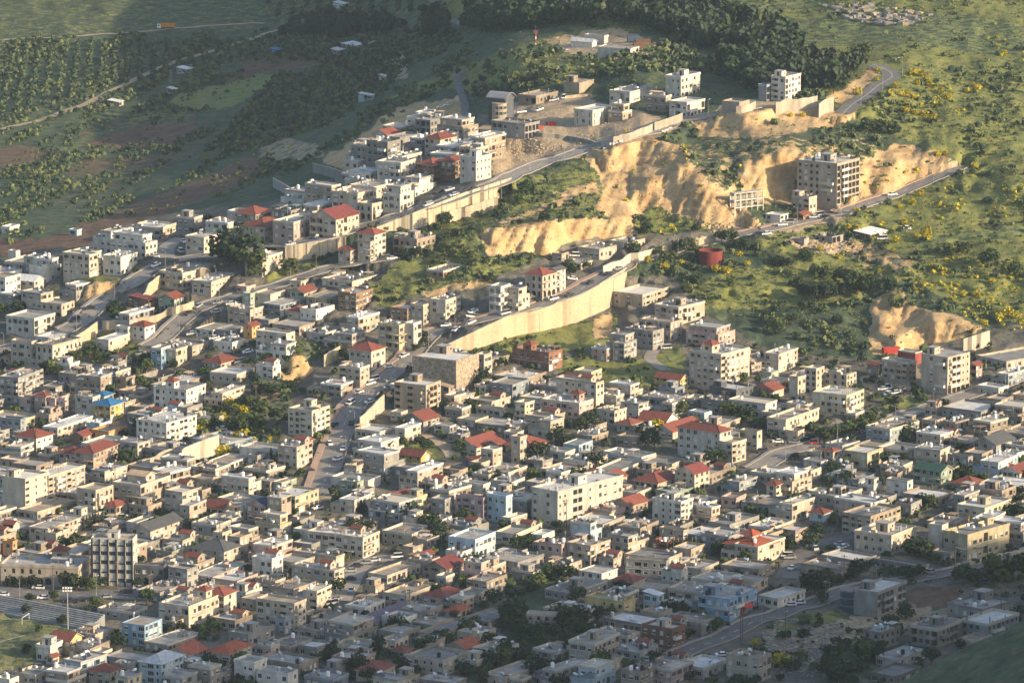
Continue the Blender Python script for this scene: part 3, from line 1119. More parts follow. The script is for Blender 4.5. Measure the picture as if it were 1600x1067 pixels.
# cars: x y(ground) colour heading(world degrees)
CARS = '''
@0 267
975 590 w 55
1020 440 d 60
1130 500 w 110
1145 440 w 110
1240 840 g 60
1180 890 d 60
470 940 d 50
930 570 d 10
965 550 w 10
1360 830 g 20
1350 885 g 15
1400 925 w 10
1445 850 w 15
1200 1020 w 5
1480 870 g 20
1530 920 d 15
560 870 d 20
480 890 d 20
90 820 w 0
1340 1050 w 10
@400 267
215 465 w 20
360 450 b 15
430 390 d 30
360 400 d 30
1010 260 d 40
1080 220 w 30
1240 160 w 25
1150 135 d 30
1210 125 w 30
1310 135 d 30
1360 120 d 30
850 560 w 10
1250 1010 w 60
1345 960 w 50
1560 900 w 30
1140 970 d 20
1180 965 w 20
1280 920 d 20
1340 905 w 20
1355 880 w 20
1220 940 g 20
@800 267
260 825 w 40
360 790 d 40
490 710 d 50
600 645 d 50
665 610 g 45
150 790 d 10
375 665 w 10
370 625 d 10
390 535 w 10
1540 420 d 20
1590 410 w 20
@1200 267
90 345 w 20
290 300 w 10
320 290 w 10
775 160 w 20
130 325 g 10
860 365 w 0
715 430 w 0
@400 0
1160 675 w 20
1200 665 w 20
@800 0
265 635 w 0
325 620 w 80
170 695 w 40
60 710 w 20
@400 533
590 400 w 60
710 385 w 50
640 325 w 30
740 235 w 30
700 245 w 30
825 315 g 20
800 300 d 20
925 100 w 40
830 165 w 30
840 265 g 20
460 645 w 100
545 680 w 80
510 745 w 50
490 535 d 60
330 820 d 10
385 1050 w 30
600 520 d 80
1290 555 w 5
1590 275 w 0
@0 533
760 105 w 5
880 95 g 10
890 135 d 20
340 275 w 10
390 285 g 10
290 280 d 10
780 245 g 30
720 240 d 30
820 515 w 90
760 1030 w 5
865 1065 w 5
1385 555 w 0
1130 660 w 10
1245 630 w 10
1500 130 g 10
1480 70 d 10
1550 75 w 10
@800 533
965 30 w 0
1350 790 g 20
1560 690 d 20
1550 640 d 20
@1200 533
60 635 w 10
145 615 g 0
215 585 d 10
270 575 d 20
290 640 r 0
740 290 w 10
770 315 w 10
720 305 w 10
800 330 w 10
750 330 w 20
830 310 g 10
440 545 g 20
470 530 d 20
400 545 w 20
910 1025 w 5
900 1000 d 5
740 210 g 0
870 330 d 20
@0 800
240 480 w 0
20 530 w 0
270 545 w 0
420 560 d 10
460 560 d 10
510 555 d 10
560 555 d 10
660 550 g 10
870 475 w 0
790 500 d 0
760 35 w 5
880 15 w 5
1420 30 w 10
740 280 d 20
@400 800
690 320 g 10
740 310 w 5
590 370 g 15
590 425 d 0
880 290 w 15
595 505 w 85
470 575 w 10
500 560 g 20
630 340 d 10
@800 800
515 730 w 80
1310 900 w 10
785 880 g 80
@1200 800
300 230 w 90
110 265 w 0
150 365 w 60
470 225 w 20
450 205 g 20
1530 225 d 20
1000 375 g 10
140 595 w 0
195 575 w 0
1350 445 b 0
100 255 g 10
'''
# roads: width (m) then surveyed points
ROADS = [
 ('road', 8.5, 'main', [(500, 775), (509, 748), (520, 712), (532, 683), (541, 653), (560, 628), (588, 602), (618, 580), (640, 564), (654, 542), (668, 524), (700, 512), (750, 501), (800, 488), (845, 477), (875, 468), (920, 446), (950, 429), (975, 416), (1012, 403), (1080, 386), (1150, 369), (1200, 358), (1270, 344), (1340, 324), (1400, 305), (1460, 280), (1500, 258)]),
 ('road', 9, 'upper', [(-40, 560), (50, 535), (100, 521), (132, 498), (165, 468), (200, 447), (237, 423), (270, 407), (312, 403), (350, 397), (400, 389), (437, 385), (500, 373), (550, 361), (600, 344), (650, 330), (700, 315), (750, 296), (793, 280), (850, 256), (912, 236), (975, 217), (1050, 197), (1100, 183), (1150, 173), (1190, 163)]),
 ('road', 7, 'spur', [(262, 404), (256, 390), (272, 378), (290, 370)]),
 ('road', 8, 'lane', [(235, 545), (262, 525), (282, 502), (300, 486), (330, 474), (380, 460), (440, 446), (475, 433), (512, 419), (562, 412), (600, 407), (622, 398)]),
 ('road', 8, 'bend', [(1318, 182), (1326, 168), (1345, 152), (1375, 134), (1398, 121), (1396, 112), (1378, 104), (1362, 100)]),
 ('road', 3.6, 'ridge', [(732, 210), (727, 190), (727, 165), (720, 146), (711, 133), (722, 118), (735, 106), (745, 98)]),
 ('road', 6, 'far', [(672, -15), (678, 5), (692, 25), (712, 38), (735, 36)]),
 ('road', 7, 'plots', [(755, 205), (800, 178), (850, 172), (900, 160), (925, 148)]),
 ('road', 9, 'avenue', [(1180, 735), (1230, 705), (1290, 692), (1350, 672), (1412, 652), (1450, 639), (1525, 614), (1600, 590), (1650, 570)]),
 ('road', 8, 'fork', [(1060, 1025), (1085, 1012), (1125, 1000), (1175, 972), (1200, 964), (1275, 942), (1330, 920), (1420, 907), (1480, 896), (1540, 880), (1600, 866), (1650, 850)]),
 ('road', 8, 'link', [(1228, 905), (1240, 878), (1270, 852), (1330, 836), (1400, 822)]),
 ('road', 14, 'ground', [(-40, 924), (40, 924), (120, 926), (215, 930)]),
 ('road', 9, 'square', [(610, 870), (570, 878), (550, 890), (545, 910), (528, 940)]),
 ('road', 5, 'slope', [(1022, 545), (1012, 560), (1030, 574), (1048, 584)]),
 ('track', 4, 'one', [(665, 676), (683, 690), (702, 706), (706, 722)]),
 ('track', 4.5, 'two', [(-30, 208), (60, 190), (140, 160), (200, 130), (270, 98), (330, 80), (400, 60), (470, 34)]),
 ('track', 4, 'three', [(-30, 64), (100, 58), (200, 52), (260, 46), (330, 40), (420, 36)]),
 ('track', 4, 'four', [(560, 75), (620, 55), (680, 47)]),
 ('track', 4, 'five', [(1040, 585), (1000, 760)][:0]),
]
# ------------------------------------------------------------------ materials
WALLC = dict(cream=(0.464,0.408,0.328), white=(0.560,0.536,0.480), beige=(0.400,0.344,0.280), tan=(0.336,0.280,0.216), peach=(0.440,0.336,0.256), pink=(0.432,0.320,0.280),
  grey=(0.272,0.264,0.248), bluegrey=(0.240,0.272,0.296), blue=(0.216,0.333,0.450), paleblue=(0.378,0.477,0.540), yellow=(0.540,0.423,0.180), yellowcream=(0.480,0.424,0.288),
  taupe=(0.296,0.248,0.200), brown=(0.270,0.180,0.117), brick=(0.216,0.108,0.072), concrete=(0.264,0.248,0.224), darkgrey=(0.108,0.117,0.135), greengrey=(0.270,0.315,0.252),
  orange=(0.558,0.297,0.126), mauve=(0.324,0.243,0.243), maroon=(0.234,0.063,0.054))
M = {k: mat('wall_' + k, c, rough=.9, var=.20, scale=.45, streak=True, bump=.08, objvar=.2) for k, c in WALLC.items()}
M['roof_pale'] = mat('roof_pale', (.38,.37,.35), var=.25, scale=.3); M['roof_white'] = mat('roof_white', (.58,.58,.56), var=.18, scale=.3)
M['roof_grey'] = mat('roof_grey', (.24,.24,.235), var=.25, scale=.3); M['roof_tan'] = mat('roof_tan', (.34,.30,.25), var=.25, scale=.3)
M['parapet'] = mat('parapet_cap', (.50,.46,.39), var=.12, scale=.5)
TILES = dict(red=(.215,.068,.048), brightred=(.33,.088,.045), maroon=(.19,.05,.045), darkgrey=(.09,.095,.10), white=(.72,.74,.74), blue=(.03,.16,.36),
  green=(.05,.12,.09), purple=(.17,.14,.20), tan=(.45,.33,.22), darkblue=(.03,.05,.12), stripe=(.55,.58,.62))
TM = {k: tilemat('roof_tiles_' + k, c) for k, c in TILES.items()}
M['black'] = mat('black_cladding', (.022,.022,.025), rough=.7)
M['glass'] = mat('window_glass', (.018,.024,.032), rough=.15, var=.2, spec=.3, objvar=.5)
M['glassb'] = mat('window_glass_blue', (.04,.07,.10), rough=.15, var=.2, spec=.35, objvar=.4)
M['frame'] = mat('window_frame', (.50,.48,.44), var=.05); M['blind'] = mat('shutter', (.58,.56,.52), var=.08)
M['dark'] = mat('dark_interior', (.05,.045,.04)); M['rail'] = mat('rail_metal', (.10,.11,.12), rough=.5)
M['steel'] = mat('tank_steel', (.75,.76,.77), rough=.25, metal=.7, var=.05); M['tankw'] = mat('tank_white', (.78,.78,.76), rough=.4, var=.05)
M['tankb'] = mat('tank_black', (.03,.03,.035), rough=.4); M['panel'] = mat('solar_panel', (.02,.03,.06), rough=.15, spec=.6)
M['metal'] = mat('grey_metal', (.35,.36,.37), rough=.45, metal=.3); M['redfab'] = mat('red_canopy', (.5,.05,.04))
M['trunk'] = mat('bark', (.10,.075,.05))
M['wallstone'] = None
def brickmat(name, c1, c2, mort, sc, w=.9, h=.45):
    m = mat(name, c1, rough=.9, var=.1); nt = m.node_tree; b = nt.nodes['Principled BSDF']
    tc = [n for n in nt.nodes if n.type == 'TEX_COORD'][0]
    br = nt.nodes.new('ShaderNodeTexBrick'); br.inputs['Color1'].default_value = (*c1, 1); br.inputs['Color2'].default_value = (*c2, 1)
    br.inputs['Mortar'].default_value = (*mort, 1); br.inputs['Scale'].default_value = sc; br.inputs['Brick Width'].default_value = w
    br.inputs['Row Height'].default_value = h; br.inputs['Mortar Size'].default_value = .04
    nt.links.new(tc.outputs['UV'], br.inputs[0])
    nz = [n for n in nt.nodes if n.type == 'VALTORGB'][0]; mx = nt.nodes.new('ShaderNodeMix'); mx.data_type = 'RGBA'; mx.blend_type = 'MULTIPLY'
    mx.inputs[0].default_value = .55; nt.links.new(br.outputs[0], mx.inputs[6])
    g = nt.nodes.new('ShaderNodeMix'); g.data_type = 'RGBA'; g.inputs[0].default_value = 0; 
    hs = [n for n in nt.nodes if n.type == 'HUE_SAT'][0]
    sc2 = nt.nodes.new('ShaderNodeMix'); sc2.data_type = 'RGBA'; sc2.blend_type = 'DIVIDE'; sc2.inputs[0].default_value = 1
    nt.links.new(hs.outputs[0], sc2.inputs[6]); sc2.inputs[7].default_value = (*c1, 1)
    nt.links.new(sc2.outputs[2], mx.inputs[7]); nt.links.new(mx.outputs[2], b.inputs['Base Color'])
    return m
STONE = brickmat('retaining_stone', (.52,.44,.31), (.42,.34,.235), (.36,.27,.17), 1.0)
CONC = brickmat('concrete_panels', (.48,.42,.31), (.43,.37,.275), (.33,.26,.18), .35, .9, 3.0)

# ------------------------------------------------------------------ parse the survey
def parse(txt):
    ox = oy = 0; out = []
    for ln in txt.strip().splitlines():
        ln = ln.strip()
        if not ln: continue
        if ln[0] == '@': ox, oy = map(float, ln[1:].split()); continue
        d = ln.split('|'); t = d[0].split(); out.append((ox + float(t[0]) / 4, oy + float(t[1]) / 4, t[2:], d[1].strip() if len(d) > 1 else ''))
    return out
HOUSES = []
def add_house(u, vt, wl, wr, n, col, rt, ex, opt, lab):
    flat = rt == 'F'; v = vt + 30
    for _ in range(8):
        s = scale_at(u, v)
        if 'h' in opt: fh = max(2.3, min(4.4, (opt['h'] / 4 / s - (.8 if flat else 0)) / n))
        else: fh = 3.1 + (u * 7 % 3 - 1) * .12
        v = vt + (fh * n + (.8 if flat else 0)) * s
    a = R(opt.get('a', 57 + (u * 13 + vt * 7) % 9 - 4)); s2 = scale_at(u, v)
    # the bearing is measured against the line of sight at this u
    a2 = a - math.atan((u - CU) / FPX)
    Wd = min(46, max(3, wr / 4 / s2 / math.cos(a))); Dp = min(70, max(8 if wr > 60 else 4, wl / 4 / s2 / math.sin(a)))
    h = dict(u=u, v=v, vt=vt, W=Wd, D=Dp, n=n, fh=fh, col=col, rt=rt, ex=ex, opt=opt, lab=lab, a=a2, p=P(u, v))
    HOUSES.append(h); return h
for u, v, t, lab in parse(SURVEY):
    wl, wr, n, col = float(t[0]), float(t[1]), int(t[2]), t[3]
    rest = t[4:]; opt = {}; ex = set(); rt = 'F'
    for k in rest:
        if '=' in k:
            a, b = k.split('='); opt[a] = float(b) if a in 'ha' else b
        elif k in ('F', 'H', 'G', 'S') : rt = k
        else: ex.add(k)
    add_house(u, v, wl, wr, n, col, rt, ex, opt, lab)
N_SURVEYED = len(HOUSES)
# roads in world coordinates
def densify(pts, st):
    out = []
    for (a, b), (c, d) in zip(pts, pts[1:]):
        k = max(1, int(math.hypot(c - a, d - b) / st))
        out += [(a + (c - a) * i / k, b + (d - b) * i / k) for i in range(k)]
    out.append(pts[-1])
    for _ in range(3):
        out = [out[0]] + [((out[i - 1][0] + 2 * out[i][0] + out[i + 1][0]) / 4, (out[i - 1][1] + 2 * out[i][1] + out[i + 1][1]) / 4) for i in range(1, len(out) - 1)] + [out[-1]]
    return out
ROADS = [r for r in ROADS if r[3]]
RW = [(k, w, nm, [P(a, b) for a, b in densify(p, 5)]) for k, w, nm, p in ROADS]
RPTS = np.array([(q.x, q.y, w / 2) for k, w, nm, pp in RW for q in pp])
def corners(h, g=0.0):
    c, s = math.cos(h['a']), math.sin(h['a']); x, y = h['p'].x, h['p'].y
    f = lambda a, b: (x + a * c - b * s, y + a * s + b * c)
    return [f(-g, -g), f(h['W'] + g, -g), f(h['W'] + g, h['D'] + g), f(-g, h['D'] + g)]
def overlap(A, B):
    for Q in (A, B):
        for i in range(4):
            ax = Q[(i + 1) % 4][1] - Q[i][1]; ay = Q[i][0] - Q[(i + 1) % 4][0]
            pa = [ax * p[0] + ay * p[1] for p in A]; pb = [ax * p[0] + ay * p[1] for p in B]
            if max(pa) <= min(pb) or max(pb) <= min(pa): return False
    return True
# shrink surveyed footprints that run into each other (their far sides, which the view does not show)
def center(h): 
    q = corners(h); return (sum(p[0] for p in q) / 4, sum(p[1] for p in q) / 4)
nshr = 0
for i, h in enumerate(HOUSES):
    for g in HOUSES[:i]:
        if (h['p'] - g['p']).length > 70: continue
        t = 0
        while overlap(corners(h), corners(g)) and t < 6:
            far = h if h['p'].y < g['p'].y else g     # the nearer one keeps its front corner; cut its depth
            if far['W'] * .6 > far['D']: far['W'] *= .9
            else: far['D'] *= .9
            t += 1; nshr += 1
# fill the gaps between the surveyed houses with the smaller ones around them
TOWN = [(-20, 640), (60, 560), (330, 560), (440, 690), (560, 740), (700, 560), (790, 590), (1000, 620), (1200, 560), (1400, 640), (1620, 560), (1620, 880), (1400, 900), (1280, 940), (1150, 1000), (1100, 1080), (-20, 1090)]
TOWN2 = [(180, 480), (300, 480), (480, 440), (560, 470), (560, 540), (420, 560), (250, 560)]
KEEP = [[(-90, 890), (262, 890), (262, 985), (150, 1005), (70, 1095), (-90, 1095)], [(-20, 955), (100, 1000), (60, 1090), (-20, 1090)], [(310, 620), (440, 560), (520, 520), (520, 600), (440, 720), (330, 700)],
        [(1340, 580), (1480, 580), (1480, 640), (1340, 650)], [(1190, 920), (1500, 900), (1500, 1000), (1200, 1020)], [(480, 740), (540, 740), (530, 830), (480, 830)],
        [(560, 870), (640, 860), (640, 900), (560, 920)], [(800, 900), (890, 900), (890, 960), (940, 1060), (790, 1067)], [(1000, 700), (1060, 700), (1060, 730), (1000, 725)]]
fr = random.Random(11); tries = 0; nf = 0; nr_ = 0
TOWN3 = [(0, 435), (130, 412), (250, 368), (420, 345), (540, 300), (600, 232), (660, 205), (740, 200), (765, 262), (650, 325), (430, 385), (250, 415), (130, 470), (0, 500)]
TOWN4 = [(60, 560), (180, 480), (300, 430), (480, 430), (560, 430), (570, 540), (420, 560), (250, 560)]
while tries < 5000 and nr_ < 44:
    tries += 1; u = fr.uniform(0, 760); v = fr.uniform(195, 560); t3 = bool(inpoly(u, v, TOWN3))
    if not (t3 or bool(inpoly(u, v, TOWN4))): continue
    n = fr.choice([2, 2, 3]) if t3 else fr.choice([1, 2, 2])
    h = dict(u=u, v=v, vt=v - 12 * n, W=fr.uniform(8, 17), D=fr.uniform(8, 14), n=n, fh=fr.uniform(2.9, 3.2), col=fr.choice(['cream', 'white', 'beige', 'white', 'grey', 'tan', 'concrete']), rt=fr.choice('FFFFFFH'), ex=set(['s', 'b']) if fr.random() < .6 else set(['s']), opt={}, lab='', a=R(fr.uniform(52, 63)), p=P(u, v))
    C4 = corners(h, .6)
    if any(abs(g['p'].x - h['p'].x) < 75 and abs(g['p'].y - h['p'].y) < 90 and overlap(C4, corners(g)) for g in HOUSES): continue
    cx, cy = center(h)
    if (np.hypot(RPTS[:, 0] - cx, RPTS[:, 1] - cy) < max(h['W'], h['D']) * .58 + RPTS[:, 2] + .5).any(): continue
    HOUSES.append(h); nr_ += 1
tries = 0; print('ridge fill', nr_)
while tries < 14000 and nf < 300:
    tries += 1
    u = fr.uniform(-15, 1620); v = fr.uniform(470, 1085)
    if not (bool(inpoly(u, v, TOWN)) or bool(inpoly(u, v, TOWN2))): continue
    if any(bool(inpoly(u, v, k)) for k in KEEP): continue
    col = fr.choice(['cream'] * 4 + ['white'] * 3 + ['beige'] * 4 + ['grey'] * 5 + ['tan'] * 4 + ['concrete'] * 2 + ['taupe'] * 2 + ['bluegrey', 'pink', 'taupe', 'taupe', 'yellowcream', 'paleblue', 'peach', 'greengrey', 'concrete'])
    n = 1 if fr.random() < .72 else 2
    rt = 'H' if fr.random() < .04 else ('G' if fr.random() < .04 else 'F')
    ex = set(['s']) if fr.random() < .75 else set()
    if fr.random() < .2: ex.add('P2')
    if fr.random() < .12: ex.add('R')
    if fr.random() < .2: ex.add('b')
    sm = nf > 150
    if sm: n = 1
    h = dict(u=u, v=v, vt=v - 14 * n, W=fr.uniform(5, 11) if sm else fr.uniform(10, 24), D=fr.uniform(4, 9) if sm else fr.uniform(8, 17), small=sm, n=n, fh=fr.uniform(2.8, 3.3), col=col, rt=rt, ex=ex, opt={}, lab='', a=R(fr.uniform(52, 63)), p=P(u, v))
    C4 = corners(h, .15 if sm else .5); ok = True
    for g in HOUSES:
        if abs(g['p'].x - h['p'].x) < 75 and abs(g['p'].y - h['p'].y) < 90 and overlap(C4, corners(g)): ok = False; break
    if not ok: continue
    cx, cy = center(h); rad = max(h['W'], h['D']) * .55
    if (np.hypot(RPTS[:, 0] - cx, RPTS[:, 1] - cy) < rad + RPTS[:, 2] + .5).any(): continue
    # not right in front of a surveyed house's named face
    HOUSES.append(h); nf += 1
print('houses', N_SURVEYED, 'fill', nf, 'shrinks', nshr)

# ------------------------------------------------------------------ terrain mesh (level pads under the buildings)
bare_w = W[1]
rough_ = (fbm(UU * .20 + VV * .09, VV * .025 + 7, 4) - .5) * 4.6 + (fbm(UU * .028 + 3, VV * .014, 2) - .5) * 11.0
bench = (VV + 9 * fbm(UU * .02 + 40, VV * .02, 3)) / 13.0; bench = (np.abs(bench % 1 - .5) - .25) * 2.2
Yn = Y + bare_w * (rough_ + bench) * np.clip(VV / 120, 0, 1)
Yr = Yn[::-1].copy()
for k in range(1, len(Yr)): Yr[k] = np.maximum(Yr[k], Yr[k - 1] + 0.03)
Yn = Yr[::-1]
for Wl in (WALL1, WALL2, WALL3):
    us = [p[0] for p in Wl]
    for i, u in enumerate(GU):
        if us[0] <= u <= us[-1]:
            a = np.interp(u, us, [p[1] for p in Wl]); b_ = np.interp(u, us, [p[2] for p in Wl]); y0 = np.interp(a - 1, GV, Yn[:, i])
            m = (GV > a) & (GV < b_ - 1.5); Yn[m, i] = np.maximum(Yn[m, i], y0 - .3)
TX = rx * Yn; TY = Yn; TZ = CAMZ + rz_ * Yn
# level road beds
for k_, w_, nm_, pp_ in RW:
    zs = np.array([q.z for q in pp_]); n_ = 7; zp = np.convolve(np.pad(zs, n_, mode='edge'), np.ones(2 * n_ + 1) / (2 * n_ + 1), 'valid')
    for q, z in zip(pp_, zp): q.z = float(z)
for k_, w_, nm_, pp_ in RW:
    px = np.array([(q.x, q.y, q.z) for q in pp_])
    m = (TX > px[:, 0].min() - 12) & (TX < px[:, 0].max() + 12) & (TY > px[:, 1].min() - 12) & (TY < px[:, 1].max() + 12)
    j = np.argwhere(m)
    for s0 in range(0, len(j), 4000):
        jj = (j[s0:s0 + 4000, 0], j[s0:s0 + 4000, 1]); d = np.hypot(TX[jj][:, None] - px[None, :, 0], TY[jj][:, None] - px[None, :, 1]); kk = d.argmin(1); dm = d.min(1)
        zt = px[kk, 2]; f = np.clip((w_ / 2 + 7.5 - dm) / 3.0, 0, 1) * (np.abs(TZ[jj] - zt) < 2.2)
        TZ[jj] = TZ[jj] * (1 - f) + zt * f
for h in HOUSES:
    q = corners(h); xs = [p[0] for p in q]; ys = [p[1] for p in q]
    j = np.argwhere((TX > min(xs) - 1) & (TX < max(xs) + 1) & (TY > min(ys) - 1) & (TY < max(ys) + 1))
    if not len(j): continue
    jj = (j[:, 0], j[:, 1]); c, s = math.cos(h['a']), math.sin(h['a'])
    dx = TX[jj] - h['p'].x; dy = TY[jj] - h['p'].y
    lx = dx * c + dy * s; ly = -dx * s + dy * c
    m = (lx > -.8) & (lx < h['W'] + .8) & (ly > -.8) & (ly < h['D'] + .8)
    jj = (j[m, 0], j[m, 1]); TZ[jj] = np.minimum(TZ[jj], h['p'].z - .05)
nv, nu = TX.shape
V3 = np.stack([TX, TY, TZ], -1).reshape(-1, 3)
ii = np.arange(nv * nu).reshape(nv, nu)
F4 = np.stack([ii[1:, :-1], ii[1:, 1:], ii[:-1, 1:], ii[:-1, :-1]], -1).reshape(-1, 4)
def terrain_material():
    m = bpy.data.materials.new('ground_cover'); m.use_nodes = True; nt = m.node_tree; b = nt.nodes['Principled BSDF']
    b.inputs['Roughness'].default_value = .95; b.inputs['Specular IOR Level'].default_value = .15
    N = nt.nodes.new; L = nt.links.new
    geo = N('ShaderNodeNewGeometry'); 
    def noise(sc, det=5, st=(1, 1, 1), rough=.6):
        mp = N('ShaderNodeMapping'); mp.inputs['Scale'].default_value = st; L(geo.outputs['Position'], mp.inputs[0])
        n = N('ShaderNodeTexNoise'); n.inputs['Scale'].default_value = sc; n.inputs['Detail'].default_value = det; n.inputs['Roughness'].default_value = rough
        L(mp.outputs[0], n.inputs[0]); return n.outputs[0]
    def ramp(x, stops):
        r = N('ShaderNodeValToRGB'); e = r.color_ramp.elements
        while len(e) < len(stops): e.new(.5)
        for k, (p, c) in enumerate(stops): e[k].position = p; e[k].color = (*c, 1)
        L(x, r.inputs[0]); return r.outputs[0]
    n1 = noise(.16, 6, rough=.7); n2 = noise(.035, 4); n3 = noise(.6, 4, rough=.75); n4 = noise(.11, 7, (1, 1, .35), .72)
    scrub = ramp(n1, [(.34, (.030, .048, .034)), (.43, (.050, .076, .048)), (.56, (.078, .104, .060)), (.72, (.135, .15, .09))])
    grass = ramp(n1, [(.30, (.075, .095, .038)), (.40, (.128, .152, .052)), (.56, (.200, .208, .066)), (.72, (.25, .23, .10))])
    light = ramp(n1, [(.33, (.12, .16, .05)), (.5, (.17, .20, .07)), (.7, (.25, .25, .11))])
    bare = ramp(n4, [(.30, (.27, .17, .085)), (.42, (.43, .295, .155)), (.56, (.53, .385, .215)), (.72, (.60, .475, .30))])
    n5 = noise(.9, 6, (.35, .35, 2.2), .7); bare_s = ramp(n5, [(.35, (.62, .60, .58)), (.55, (1, 1, 1))]); mxb = N('ShaderNodeMix'); mxb.data_type = 'RGBA'; mxb.blend_type = 'MULTIPLY'; mxb.inputs[0].default_value = .45; L(bare, mxb.inputs[6]); L(bare_s, mxb.inputs[7]); bare = mxb.outputs[2]
    urban = ramp(n3, [(.33, (.06, .058, .05)), (.46, (.12, .11, .095)), (.58, (.18, .165, .145)), (.7, (.25, .23, .20))])
    urban2 = ramp(n1, [(.40, (.05, .065, .03)), (.5, (.14, .13, .11)), (.62, (.22, .20, .17))])
    soil = ramp(n1, [(.33, (.085, .052, .038)), (.5, (.135, .085, .062)), (.68, (.19, .135, .095))])
    dirt = ramp(n3, [(.32, (.27, .20, .13)), (.5, (.40, .31, .21)), (.68, (.50, .41, .29))])
    def mixc(f, a, b_):
        x = N('ShaderNodeMix'); x.data_type = 'RGBA'
        if isinstance(f, float): x.inputs[0].default_value = f
        else: L(f, x.inputs[0])
        L(a, x.inputs[6]); L(b_, x.inputs[7]); return x.outputs[2]
    um = mixc(.5, urban, urban2)
    A = N('ShaderNodeAttribute'); A.attribute_name = 'cover_a'; B = N('ShaderNodeAttribute'); B.attribute_name = 'cover_b'
    sa = N('ShaderNodeSeparateColor'); sb = N('ShaderNodeSeparateColor'); L(A.outputs['Color'], sa.inputs[0]); L(B.outputs['Color'], sb.inputs[0])
    def mask(w):
        # weight against noise: ragged borders
        ad = N('ShaderNodeMath'); ad.operation = 'ADD'; L(w, ad.inputs[0]); L(n1b, ad.inputs[1])
        mr = N('ShaderNodeMapRange'); mr.inputs['From Min'].default_value = .92; mr.inputs['From Max'].default_value = 1.10; L(ad.outputs[0], mr.inputs[0])
        return mr.outputs[0]
    nn = noise(.22, 6, rough=.72); mr0 = N('ShaderNodeMapRange'); mr0.inputs['From Min'].default_value = .25; mr0.inputs['From Max'].default_value = .75; L(nn, mr0.inputs[0]); n1b = mr0.outputs[0]
    col = scrub
    for w, c in ((sa.outputs[0], grass), (sb.outputs[2], light), (sb.outputs[0], soil), (sb.outputs[1], dirt), (sa.outputs[2], um), (sa.outputs[1], bare)):
        col = mixc(mask(w), col, c)
    # broad tonal drift
    big = ramp(n2, [(.3, (.78, .80, .82)), (.7, (1.0, 1.0, .96))])
    mx = N('ShaderNodeMix'); mx.data_type = 'RGBA'; mx.blend_type = 'MULTIPLY'; mx.inputs[0].default_value = 1; L(col, mx.inputs[6]); L(big, mx.inputs[7])
    L(mx.outputs[2], b.inputs['Base Color'])
    bp = N('ShaderNodeBump'); bp.inputs['Strength'].default_value = .9; bp.inputs['Distance'].default_value = 1.2; L(n1, bp.inputs['Height'])
    bp2 = N('ShaderNodeBump'); bp2.inputs['Strength'].default_value = .7; bp2.inputs['Distance'].default_value = .6; L(n3, bp2.inputs['Height']); L(bp.outputs[0], bp2.inputs['Normal'])
    L(bp2.outputs[0], b.inputs['Normal'])
    return m
GM = terrain_material()
tme = np_mesh('terrain', V3, F4, GM)
def colattr(me, name, a, b_, c):
    at = me.color_attributes.new(name, 'FLOAT_COLOR', 'POINT')
    d = np.ones((a.size, 4), np.float32); d[:, 0] = a.ravel(); d[:, 1] = b_.ravel(); d[:, 2] = c.ravel()
    at.data.foreach_set('color', d.ravel())
colattr(tme, 'cover_a', W[0], W[1], W[2]); colattr(tme, 'cover_b', W[3], W[4], W[5])
tme.polygons.foreach_set('use_smooth', np.ones(len(tme.polygons), bool))
tag(obj('terrain', tme), 'hillside and valley floor of grass, scrub, ochre cuts and town ground', kind='structure')
BV = BVHTree.FromPolygons([tuple(x) for x in V3.tolist()], F4.tolist())
def ground(x, y, dflt=0):
    r = BV.ray_cast(Vector((x, y, 900)), Vector((0, 0, -1)))
    return r[0].z if r[0] else dflt
def PG(u, v):
    p = P(u, v); p.z = ground(p.x, p.y, p.z); return p

# near hill spur in front on the right; it shades the lower right of the town
hx = np.linspace(40, 1300, 140); hy = np.concatenate([np.linspace(900, 1650, 90), np.linspace(1662, 2300, 50)])
HX, HY = np.meshgrid(hx, hy)
HCAP = 158.0
HZ0 = np.minimum(98 + .44 * (HX - 131), HCAP + 25) - .50 * np.maximum(0, HY - np.interp(HX, [131, 180, 236, 336, 469, 536, 616, 800, 1300], [1500, 1535, 1640, 1690, 1720, 1750, 1825, 1850, 1800]))
HZ = np.where(HZ0 > HCAP - 20, HCAP - 20 + 20 * (1 - np.exp(-(HZ0 - HCAP + 20) / 20)), HZ0)
HZ = HZ + (fbm(HX * .02, HY * .02) - .5) * 8 + (fbm(HX * .15, HY * .15) - .5) * 1.6
HZ = np.maximum(HZ, -45)
ki = np.arange(HX.size).reshape(HX.shape)
hme = np_mesh('near_hill', np.stack([HX, HY, HZ], -1).reshape(-1, 3), np.stack([ki[:-1, :-1], ki[:-1, 1:], ki[1:, 1:], ki[1:, :-1]], -1).reshape(-1, 4), GM)
zz = np.zeros(HX.shape); colattr(hme, 'cover_a', zz + .3, zz, zz); colattr(hme, 'cover_b', zz + .3, zz, zz)
hme.polygons.foreach_set('use_smooth', np.ones(len(hme.polygons), bool))
tag(obj('near_hill', hme), 'shaded grassy spur of the near hill', kind='structure')

# far plain under everything
fm = MB(); fm.face([(-8900, -390, -70), (8900, -390, -70), (8900, 8900, -70), (-8900, 8900, -70)])
tag(obj('ground', fm.mesh('ground', mat('plain', (.10, .12, .06), scale=.01))), 'plain beyond and below the hills', kind='structure')
